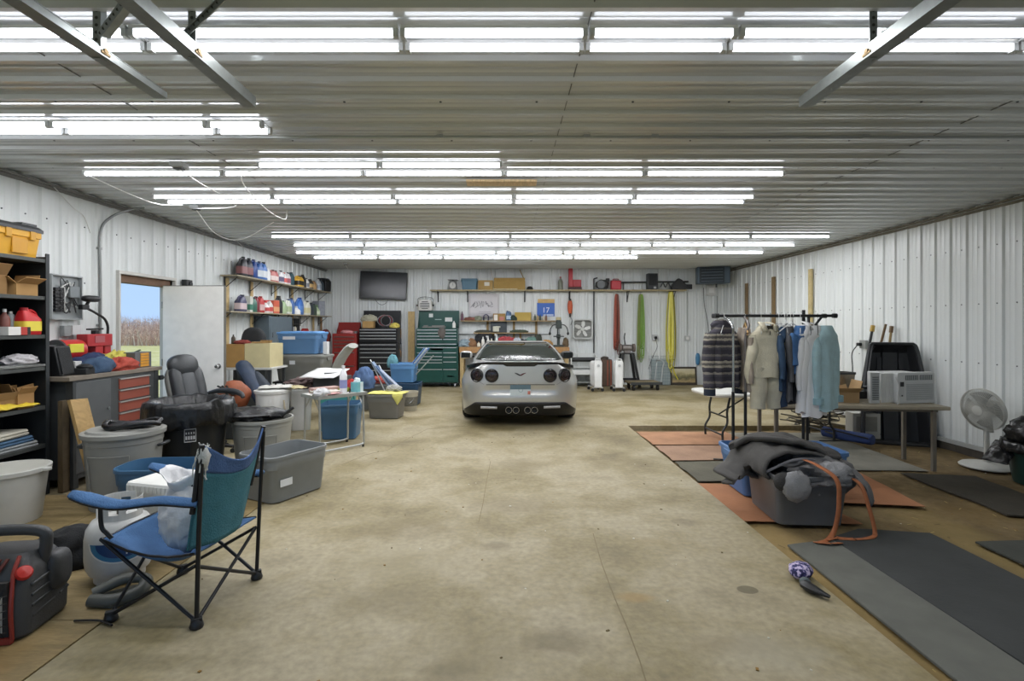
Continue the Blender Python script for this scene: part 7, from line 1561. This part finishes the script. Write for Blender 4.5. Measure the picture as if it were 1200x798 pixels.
def shirt(label, name, px, rz, mat, w, L, sl, thick, seed, top=-.10, dy=.0, sleeve_sp=.10, parts=('collar',), cat='shirt', split=0.0, hood=False, cuff=None, slw=.075):
    """hangs from its shoulders: local x across, z down from the rail"""
    t = thing(name, label, cat, (x_(px), RD + dy, RZ0 + top), R(rz)); n = 44; rings = []
    prof = [(-.0, .075, .045), (-.02, .10, .05), (-.045, w * .30, .055), (-.075, w * .42, .06), (-.11, w * .50, .07), (-.18, w * .52, thick * .8), (-.30, w * .50, thick), (-.45, w * .50, thick * 1.1), (-.62, w * .51, thick * 1.15), (-.80, w * .52, thick * 1.2), (-1.2, w * .53, thick * 1.2)]
    zs = [0, -.02, -.045, -.075, -.11] + [-.11 - (L - .11) * k / 14 for k in range(1, 15)]
    for z in zs:
        for k in range(len(prof) - 1):
            if prof[k + 1][0] <= z: break
        f = (z - prof[k][0]) / (prof[k + 1][0] - prof[k][0]); a = prof[k][1] + (prof[k + 1][1] - prof[k][1]) * f; b = prof[k][2] + (prof[k + 1][2] - prof[k][2]) * f; ring = []
        for i in range(n):
            th = 2 * PI * i / n; c, s = math.cos(th), math.sin(th); fo = min(1, -z / .35)
            wv = 1 + fo * (.22 * math.sin(th * 5 + seed + 1.2 * noise.noise((z * 2, seed, 0))) * abs(s) + .20 * noise.noise((c * 3 + seed, s * 3, z * 2.5)))
            zz = z - (.03 * noise.noise((c * 2, s * 2, seed)) + .02 if z == zs[-1] else 0)
            ring.append((a * math.copysign(abs(c) ** .85, c), b * math.copysign(abs(s) ** .8, s) * wv, zz))
        rings.append(ring)
    mb = MB(); mb.loft(rings, False, True); mb.build('body', mat, t, ang=70)
    for s in (-1, 1):
        q, rd = [], []
        for k in range(13):
            u = k / 12; q.append((s * (w * .44 + sleeve_sp * min(1, u * 1.7) ** .8 + .01 * math.sin(u * 7 + seed)), .015 * math.sin(u * 5 + seed * s) - .02 * u, -.10 - sl * u)); rd.append(slw * (.75 + .3 * min(1, u * 3)) * (1 - .35 * u) * (1 + .08 * math.sin(u * 14 + seed)))
        mb = MB(); mb.tube(q, rd, 14); mb.v = [(x, y * (1 if hood or cat == 'coverall' else .5), z) for x, y, z in mb.v]; sv = mb.build('sleeve', mat, t, ang=70)
        if cuff: mb = MB(); e = q[-1]; mb.tube([(e[0], e[1], e[2] + .03), (e[0], e[1], e[2] - .035)], [rd[-1] * 1.05] * 2, 14); mb.build('cuff', cuff, sv)
    if 'collar' in parts:
        mb = MB()
        for s in (-1, 1):
            mb.add([(0, .05, .03), (s * .075, .03, .035), (s * .10, -.03, .0), (s * .085, -.07, -.06), (s * .03, -.075, -.055), (s * .055, -.045, .015)], [(0, 1, 5), (1, 2, 5), (2, 3, 4, 5)])
        mb.build('collar', mat, t, solid=.008)
        mb = MB(); mb.box((0, -.052, -.03), (.07, .004, .06)); mb.build('neck_opening', cloth('3a372f'), t)
    if 'pocket' in parts:
        mb = MB(); mb.grid(lambda u, v: (.05 + .13 * u, -thick * 1.02 - .012, -.24 - .13 * v), 3, 3); mb.build('pocket', mat, t, solid=.006)
        mb = MB(); mb.bar((0, -.062, -.10), (0, -thick * 1.1, -.5), .022, .006); mb.build('placket', mat, t)
    if hood:
        mb = MB(); mb.blob((0, .03, -.03), (.12, .07, .08), .15, 2, seed, 20, 12); mb.build('hood', mat, t)
    return t
def trousers(label, name, px, rz, mat, w, z0, z1, seed, dy=0, cat='trousers'):
    t = thing(name, label, cat, (x_(px), RD + dy, z0), R(rz)); L = z0 - z1
    mb = MB(); mb.loft([ell(w * .5, .03, 20, 0), ell(w * .52, .05, 20, -.08), ell(w * .54, .055, 20, -.2)], True, True); mb.build('waist', mat, t)
    for s in (-1, 1):
        q = [(s * w * .25 + .01 * math.sin(k + seed), .01 * math.sin(k * 1.7 + seed), -.12 - (L - .12) * k / 8) for k in range(9)]
        mb = MB(); mb.tube(q, [w * .29 * (1 - .03 * k) for k in range(9)], 14, flat=.45); mb.v = [(x, y * .6, z) for x, y, z in mb.v]; mb.build('trouser_leg', mat, t, ang=70)
    return t
STR = stripes(['3a3840', '45434b', '827d75', '35343b', '434048', 'a29c8e', '5a5756', 'a29c8e', '3a3840', '47444d', '6c6863', '3c3a42'], 3.7)
hanger('white hanger at the far-left end holding the striped sweater', 849, 58, 'd9dad9')
shirt('dark striped knit hooded sweater at the car end of the rack', 'striped_sweater', 847, 22, STR, .36, .62, .58, .10, 1, -.085, hood=True, parts=(), cat='sweater', cuff=cloth('27303e'), sleeve_sp=.035)
mb = MB(); mb.grid(lambda u, v: (-.13 + .26 * u, .006 * math.sin(u * 9), -.10 * v * (1 - .6 * abs(u - .5))), 8, 4)
hanger('wooden hanger between the striped sweater and the beige shirt', 873, 72, 'c6a06a', r=.007)
shirt('pale tan jacket squeezed behind the beige shirt', 'tan_jacket', 872, 84, cloth('a3978a'), .30, .62, .45, .04, 2, -.12, sleeve_sp=.02, parts=(), cat='jacket')
hanger('black hanger holding the long beige shirt', 903, 62, '1d1e20'); hanger('white hanger beside the black hanger of the beige shirt', 892, 64, 'd9dad9')
BEI = cloth('d0c9b2')
bs_ = shirt('long beige collared work coverall hung facing out', 'beige_coverall', 892, 14, BEI, .38, .49, .47, .085, 3, -.10, dy=-.10, parts=('collar', 'pocket'), cat='coverall', sleeve_sp=.03, slw=.056)
for s in (-1, 1):
    mb = MB(); q = [(s * (.094 + .006 * math.sin(k)), .0 + .01 * math.sin(k * 1.3), -.40 - .062 * k) for k in range(8)]
    mb.tube(q, [.106 - .004 * k for k in range(8)], 16, flat=1); mb.v = [(x, y * .75, z) for x, y, z in mb.v]; mb.build('trouser_leg', BEI, bs_, ang=70)
hanger('black hanger of the navy overalls', 911, 66, '202124')
trousers('dark navy jeans hanging past the beige coverall', 'navy_jeans', 916.5, 55, cloth('2d3d55'), .34, 1.18, .68, 4, -.02)
shirt('navy blue shirt in front of the grey shirt', 'navy_shirt', 915, 62, cloth('3a526f'), .38, .62, .42, .03, 5, -.11, sleeve_sp=.03, parts=())
hanger('grey hanger of the dark grey shirt', 921, 66, '8c8e90')
shirt('dark grey shirt between navy and bright blue shirts', 'grey_shirt', 923, 66, cloth('55565a'), .38, .72, .45, .03, 6, -.11, sleeve_sp=.02, parts=())
for k, (px, c, n) in enumerate(((913, 'e2e3e2', 'empty white hanger nearest the beige coverall'), (918, 'e2e3e2', 'middle one of the empty white hangers'), (923, 'e2e3e2', 'empty white hanger in front of the bright blue shirt'))): hanger(n, px, 30 - 4 * k, c, -.02 - .03 * k, .006, .40)
hanger('black hanger of the bright blue shirt', 929, 60, '1d1e20')
shirt('bright blue short sleeved shirt with dark trousers under it', 'blue_shirt', 937, 40, cloth('4b74a8'), .38, .46, .30, .05, 7, -.10, sleeve_sp=.04, parts=(), dy=-.03, slw=.085)
trousers('black trousers hanging below the bright blue shirt', 'black_trousers', 933, 50, cloth('232427'), .36, 1.14, .70, 8, .02)
hanger('white hanger of the first white shirt', 938, 60, 'd9dad9'); hanger('black hanger of the second white shirt', 949, 62, '1d1e20')
WSH = M('f8f8f8', .9, var=.03, bump=.2, bscale=80)
shirt('long white shirt just past the bright blue shirt', 'white_shirt', 945, 42, WSH, .38, .86, .55, .05, 9, -.09, sleeve_sp=.03, parts=('collar',))
shirt('second long white shirt with a sleeve hanging forward', 'white_shirt', 954, 32, M('fafafa', .9, var=.03, bump=.2, bscale=70), .38, .90, .62, .055, 10, -.10, sleeve_sp=.05, parts=(), slw=.08)
hanger('black hanger of the pale blue shirt', 958, 60, '1d1e20')
shirt('pale aqua long sleeved shirt at the wall end of the rack', 'aqua_shirt', 970, 34, cloth('b3d2d8'), .36, .84, .66, .055, 11, -.10, sleeve_sp=.05, parts=(), dy=.03, cuff=cloth('97b8bf'))

# ================================================================ tables
ta = thing('folding_table', 'white folding table with rounded end behind the clothes rack', 'table', (3.62, 7.12, GZ + .004), R(3)); HT = .655
mb = MB(); mb.loft([rrect(1.92, .76, .16, 6, HT - .04), rrect(1.94, .78, .17, 6, HT - .015), rrect(1.92, .76, .16, 6, HT)]); mb.build('tabletop', plastic('cfcfc9'), ta, ang=30)
for s in (-1, 1):
    mb = MB()
    for y in (-.26, .26): mb.tube(spline([(s * .66, y, HT - .05), (s * .70, y, .42), (s * .70, y, .26), (s * .76, y, .14), (s * .76, y, .0)], 6), .015, 8)
    mb.cyl((s * .70, -.26, .33), (s * .70, .26, .33), .012); mb.cyl((s * .76, -.26, .10), (s * .76, .26, .10), .012); lg = mb.build('leg', M('3b3d3c', .4, .4), ta)
    mb = MB(); mb.bar((s * .70, 0, .33), (s * .25, 0, HT - .05), .02, .014); mb.build('brace', M('3b3d3c', .4, .4), lg)
tb2 = thing('long_table', 'beige topped long table carrying the air conditioner', 'table', (3.80, 5.83, GZ + .004), R(-6)); HB = .695
mb = MB(); mb.box((0, 0, HB - .02), (1.86, .60, .04)); mb.build('tabletop', M('a59c88', .55, var=.1), tb2, bevel=.008)
mb = MB(); mb.box((0, 0, HB - .055), (1.70, .46, .03)); mb.build('apron', M('7f786b', .5), tb2)
for s in (-1, 1):
    for y in (-.24, .24):
        mb = MB(); mb.box((s * .80, y, (HB - .04) / 2), (.036, .036, HB - .04)); mb.build('leg', M('807a70', .4, .3), tb2)
TBZ = GZ + .004 + HB + .001
# air conditioner
ac = thing('window_air_conditioner', 'white window air conditioner on the end of the beige table', 'air conditioner', (4.50, 5.72, TBZ), R(10)); ACW = plastic('cdcfce')
mb = MB(); mb.box((0, .16, .165), (.46, .36, .32)); mb.build('case', M('c3c5c5', .5), ac, bevel=.008)
mb = MB(); mb.loft([[(x, -.02, z + .172) for x, z, _ in rrect(.49, .345, .02, 3)], [(x, -.055, z + .172) for x, z, _ in rrect(.48, .335, .025, 3)]]); mb.build('front_panel', ACW, ac, ang=30)
for k in range(11):
    mb = MB(); mb.box((.045, -.058, .045 + .0165 * k), (.34, .006, .007)); mb.build('slat', plastic('a3a6a6'), ac)
for x0 in (-.055, .13):
    mb = MB(); mb.box((x0, -.056, .285), (.165, .006, .055)); gv = mb.build('air_outlet', plastic('6f7474'), ac)
    mb = MB()
    for k in range(7): mb.box((x0 - .07 + .024 * k, -.060, .285), (.006, .005, .05))
    mb.build('fin', plastic('b9bcbb'), gv)
mb = MB(); mb.box((-.185, -.056, .16), (.055, .005, .16)); cpn = mb.build('control_panel', plastic('c0c2c2'), ac)
mb = MB(); mb.box((-.185, -.060, .215), (.045, .004, .05)); mb.build('display', BLK, cpn)
mb = MB(); mb.cyl((-.185, -.058, .09), (-.185, -.064, .09), .008, n=10); mb.build('knob', BLK, cpn)
mb = MB()
for k in range(6):
    mb.box((-.38 + .026 * k, .0 + .022 * k * 0, .172), (.022, .012, .32))
mb.build('side_curtain', plastic('d3d4d1'), ac)
mb = MB(); mb.box((-.46, .02, .172), (.12, .03, .335)); vg = mb.build('side_grille', plastic('bfc1c0'), ac, bevel=.004)
mb = MB()
for k in range(13): mb.box((-.46, .002, .05 + .02 * k), (.075, .01, .009))
mb.build('louver', plastic('4c5051'), vg)
mb = MB(); mb.tube(spline([(-.27, -.06, .30), (-.245, -.075, .20), (-.26, -.075, .10), (-.235, -.08, .03), (-.28, -.09, .008)], 6), .006, 6); mb.build('power_cord', plastic('c9cac8'), ac)
cb = carton('open cardboard box on the beige table beside the air conditioner', .30, .24, .12, (3.78, 5.84, TBZ), R(-8), 'a88a62', True, open_=30)
mb = MB(); drape(mb, .30, .24, .04, 5, 8); one(mb, 'packing_paper', M('cfcfc8', .8), 'white packing paper inside the open box on the beige table', 'paper', (3.77, 5.85, TBZ + .10), R(-8), solid=.002)
pt2 = thing('metal_pail', 'shiny old square metal pail behind the open box', 'pail', (3.96, 6.06, TBZ + .002), R(8))
mb = MB(); mb.loft([rrect(.17, .13, .02, 3, 0), rrect(.21, .16, .02, 3, .30), rrect(.19, .14, .02, 3, .30), rrect(.15, .11, .02, 3, .01)]); mb.build('body', M('8d8372', .3, .8, var=.3, scale=12), pt2, ang=30)
mb = MB(); mb.loft([rrect(.225, .175, .025, 3, .285), rrect(.225, .175, .025, 3, .31), rrect(.195, .145, .02, 3, .31)], False, False); mb.build('rim', DKG, pt2)
mb = MB(); mb.box((0, 0, .03), (.16, .12, .10)); mb.box((.02, 0, .125), (.26, .12, .03)); mb.box((-.02, 0, .16), (.12, .1, .05)); one(mb, 'black_tray', BLK, 'flat black tool tray between metal pail and air conditioner', 'tray', (4.16, 6.10, TBZ + .001), R(-6), bevel=.008)
# sled, poles, outlet by the wall
sl_ = thing('plastic_sled', 'large black plastic sled standing on end against the wall', 'sled', (5.12, 6.74, GZ + .008), R(-42), None, (R(-9), 0, R(-24))); SLM = M('2a2c2f', .35, var=.08, bump=.15, bscale=8)
def sled(off, dz):
    r_ = []
    for z, w, dpt in ((0.0, .70, .26), (.04, .76, .30), (.5, .72, .28), (.95, .62, .24), (1.22, .54, .20), (1.30, .50, .10), (1.32, .46, .04)):
        w2 = w - 2 * off; r_.append([(-w2 / 2, .02, z), (-w2 / 2 + .03, -off * .2, z), (-w2 / 2 + .07, dpt - off, z), (-.10, dpt - off, z), (-.08, dpt - off - .03, z), (.08, dpt - off - .03, z), (.10, dpt - off, z), (w2 / 2 - .07, dpt - off, z), (w2 / 2 - .03, -off * .2, z), (w2 / 2, .02, z)])
    return r_
mb = MB(); mb.loft(sled(0, 0), False, False, closed=False); mb.add([sled(0, 0)[0][k] for k in (0, 2, 7, 9)], [(0, 1, 2, 3)]); mb.add([sled(0, 0)[-1][k] for k in (0, 2, 7, 9)], [(0, 1, 2, 3)]); mb.build('hull', SLM, sl_, solid=.012, ang=30)
rim = sled(0, 0); mb = MB()
mb.tube([r[0] for r in rim] + [r[-1] for r in reversed(rim)] + [rim[0][0]], .022, 8); mb.build('rim', SLM, sl_)
for k in range(2):
    mb = MB(); mb.bar((-.15 + .3 * k, .235, .1), (-.12 + .24 * k, .19, 1.15), .05, .02); mb.build('rib', SLM, sl_)
def pole(a, b, r, c, label, name, head=None):
    t = thing(name, label, 'pole', a); v = Vector(b) - Vector(a)
    mb = MB(); mb.cyl((0, 0, 0), v, r, r * .9, 10); mb.build('shaft', wood(c) if c != 'black' else BLK, t)
    if head: mb = MB(); mb.cyl(v * .97, v * 1.03, r * 1.5, n=10); mb.build('end_grip', M(head, .5), t)
    return t
pole((5.15, 7.62, GZ + .01), (5.52, 7.76, Z(385, 7.75)), .020, 'black', 'black pole with yellow tip leaning on the wall behind the sled', 'broom', 'b08f3c')
pole((5.05, 7.40, GZ + .01), (5.53, 7.50, Z(380, 7.5)), .018, '6a5234', 'brown wood handle crossing behind the sled', 'rake'); pole((5.25, 7.25, GZ + .01), (5.52, 7.38, Z(386, 7.4)), .017, '8f7748', 'tan wood handle nearest the sled', 'shovel', '6a5234')
wo = thing('outlet', 'grey outlet box with plugged cord on the wall above the metal pail', 'outlet', (XR - .045, 7.95 + .05, Z(403.5, 8.0)))
mb = MB(); mb.box((0, 0, 0), (.05, .13, .13)); mb.build('box', M('9b9e9c', .45, .4), wo, bevel=.005)
mb = MB(); mb.box((-.05, .03, 0), (.06, .06, .05)); mb.build('plug', BLK, wo, bevel=.01)
mb = MB(); mb.tube(spline([(XR - .12, 8.03, Z(404, 8)), (XR - .16, 8.10, 1.05), (XR - .15, 8.1, .8), (XR - .2, 8.05, .3)], 6), .008, 6); one(mb, 'cord', BLK, 'black cord dropping from the outlet on the ribbed wall', 'cord')
for i, (px, d, top, c) in enumerate(((875, 11.9, 2.46, '8d7656'), (905, 10.7, 2.50, '8a7350'), (949.5, 9.4, 2.52, 'bfae7e'))):
    mb = MB(); mb.box((0, 0, top / 2), (.012 + .02, .10, top)); one(mb, 'wall_board', wood(c), ('brown board upright on the ribbed wall, the one farthest from the sled', 'brown board upright on the ribbed wall, the middle one', 'pale board upright on the ribbed wall, nearest the sled')[i], 'board', (XR - .040, d, .001 if d > SLABY else GZ), bevel=.001)
# things on the ground below the tables
bl = thing('chair_bag', 'long royal blue bag lying on the ground under the tables', 'bag', (4.55, 6.88, GZ + .012), R(-62))
mb = MB(); mb.tube(spline([(-.32, 0, .08), (-.2, 0, .08), (0, 0, .075), (.2, 0, .08), (.32, 0, .08)], 5), [.04] + [.07] * 19 + [.06], 14); mb.build('body', M('33477a', .7, var=.12, bump=.3, bscale=25), bl)
mb = MB(); mb.tube(spline([(-.3, -.07, .12), (-.1, -.12, .14), (.15, -.11, .12), (.3, -.07, .1)], 5), .010, 6); mb.build('strap', BLK, bl)
wt = thing('wire_shelving', 'tangle of wire shelving on the ground behind the blue bag', 'shelving', (4.62, 7.62, GZ + .012), R(-20))
for k in range(6):
    mb = MB(); rr = random.Random(k); mb.tube(spline([(rr.uniform(-.4, .4), rr.uniform(-.12, .12), rr.uniform(.03, .32)) for j in range(6)], 5), .008, 6); mb.build('wire', M('6b675c' if k % 2 else '3a3934', .5, .4), wt)
for k in range(2):
    mb = MB(); mb.bar((-.5, -.06 + .1 * k, .22 - .1 * k), (.55, .02 + .1 * k, .05), .02, .02); mb.build('bar', M('8a8270', .5, .3), wt)
mb = MB(); mb.box((0, 0, .17), (.34, .22, .34)); mb.box((0, -.112, .2), (.26, .004, .2), 0, 1); one(mb, 'white_bin', [plastic('b9b8b0'), M('8d8c84', .7)], 'dusty white bin on the ground beside the sled', 'bin', (4.95, 7.15, GZ + .012), R(-10), bevel=.01)
# ================================================================ pedestal fan and green can
fn = thing('pedestal_fan', 'white round floor fan on a pedestal by the ribbed wall', 'fan', (5.28, 5.66, GZ + .006), R(-82)); FW = plastic('c6c6bf')
mb = MB(); mb.lathe([(0, 0), (.235, 0), (.24, .012), (.22, .03), (.10, .045), (.04, .06), (.035, .09), (0, .09)], 40); mb.build('base', FW, fn, ang=40)
mb = MB(); mb.cyl((0, 0, .06), (0, 0, .40), .026, .022, 14); mb.build('pole', FW, fn)
FC = Vector((0, -.05, .63)); FT = Matrix.Translation(FC) @ Matrix.Rotation(R(8), 4, 'X') @ Matrix.Rotation(R(90), 4, 'X')
mb = MB(); mb.lathe([(0, -.19), (.06, -.19), (.085, -.14), (.085, -.06), (0, -.05)], 20, T=FT); mb.cyl((0, .05, .38), (0, .02, .56), .03); mb.build('motor_housing', FW, fn)
FR_ = .225
mb = MB(); mb.lathe([(FR_, -.02), (FR_ + .006, -.02), (FR_ + .006, .02), (FR_, .02)], 48, T=FT); gc2 = mb.build('cage_ring', FW, fn)
for nm, zc, zd in (('front_grille', .07, .02), ('rear_grille', -.07, -.02)):
    mb = MB(); nsp = 84
    for k in range(nsp):
        a = 2 * PI * k / nsp; mb.tube([FT @ Vector((.05 * math.cos(a), .05 * math.sin(a), zc)), FT @ Vector((.15 * math.cos(a + .12), .15 * math.sin(a + .12), zc * .92)), FT @ Vector((FR_ * math.cos(a + .16), FR_ * math.sin(a + .16), zd))], .0024, 4, caps=False)
    for r_ in (.10, .17): mb.tube([FT @ Vector((r_ * math.cos(2 * PI * k / 36), r_ * math.sin(2 * PI * k / 36), zc * (.95 if r_ < .12 else .8))) for k in range(37)], .002, 4)
    mb.build(nm, FW, fn)
mb = MB(); mb.lathe([(.055, .06), (.055, .075), (.03, .08), (0, .08)], 20, T=FT); mb.build('badge', plastic('d2d2cc'), fn)
for k in range(4):
    a0 = 2 * PI * k / 4; mb = MB(); mb.grid(lambda u, v: tuple(FT @ Vector(((.03 + .165 * u) * math.cos(a0 + (v - .5) * 1.15 * (.5 + .5 * u)), (.03 + .165 * u) * math.sin(a0 + (v - .5) * 1.15 * (.5 + .5 * u)), (v - .5) * .05))), 6, 6); mb.build('blade', M('9fa09b', .5), fn, solid=.003)
mb = MB(); mb.cyl(FT @ Vector((0, 0, -.05)), FT @ Vector((0, 0, .03)), .03); mb.build('hub', M('8d8e89', .5), fn)
gcn = trash_can('dark green can with black bag at the edge by the fan', .19, .235, .36, '1d3a34', (5.24, 5.06, GZ + .004), 0, handles=False)
liner('shiny black bag ballooning out of the green can', .245, GZ + .36, .05, (5.24, 5.06, .012), 17.0, amp=.10, tuft=.2)
mb = MB(); mb.blob((0, 0, .12), (.20, .19, .14), .32, 2.0, 44, 40, 20, ridge=True); one(mb, 'trash_bag', M('17181a', .25, bump=.7, bscale=26), 'puffed black bag top stuffed in the green can', 'trash bag', (5.22, 5.06, GZ + .38), 0, ang=75)
mb = MB(); drape(mb, .30, .22, .03, 15, 8); o = one(mb, 'trash_bag', M('17181a', .25, bump=.7, bscale=26), 'black bag flap sticking out toward the pedestal fan', 'trash bag', (5.00, 5.20, .22), R(20), solid=.004); o.rotation_euler = (0, R(-38), R(20))
# ================================================================ camera, sky, exposure
cd = bpy.data.cameras.new('camera'); cam = bpy.data.objects.new('camera', cd); COL.objects.link(cam)
cam.location = (0, 0, EYE); cam.rotation_euler = (R(90), 0, 0)
cd.sensor_fit = 'HORIZONTAL'; cd.sensor_width = 36; cd.lens = 36 * FPX / 1200; cd.shift_x = (600 - CX) / 1200; cd.shift_y = (CY - 399) / 1200
cd.clip_start = .02; cd.clip_end = 300
SC.camera = cam
w = bpy.data.worlds.new('sky'); SC.world = w; w.use_nodes = True
N = w.node_tree.nodes; L = w.node_tree.links; bg = N['Background']
tc = N.new('ShaderNodeTexCoord'); sp = N.new('ShaderNodeSeparateXYZ'); L.new(tc.outputs['Generated'], sp.inputs[0])
r = N.new('ShaderNodeValToRGB'); r.color_ramp.elements[0].position = .0; r.color_ramp.elements[1].position = .5
r.color_ramp.elements[0].color = lin('aeccf2') + (1,); r.color_ramp.elements[1].color = lin('96bbea') + (1,)
L.new(sp.outputs['Z'], r.inputs['Fac']); L.new(r.outputs['Color'], bg.inputs['Color']); bg.inputs['Strength'].default_value = 1.0
sl = bpy.data.lights.new('sun', 'SUN'); sl.energy = 3.0; sl.angle = .03; sl.color = (1, .96, .88)
so = bpy.data.objects.new('sun', sl); COL.objects.link(so); so.rotation_euler = Vector((-.75, -.22, -.55)).to_track_quat('-Z', 'Y').to_euler()
SC.view_settings.view_transform = 'Standard'; SC.view_settings.look = 'None'; SC.view_settings.gamma = 1.0
SC.view_settings.use_curve_mapping = False; SC.view_settings.exposure = 0.25
SC.render.engine = 'CYCLES'
SC.cycles.use_denoising = True; SC.cycles.max_bounces = 8; SC.cycles.diffuse_bounces = 5; SC.cycles.sample_clamp_indirect = 8
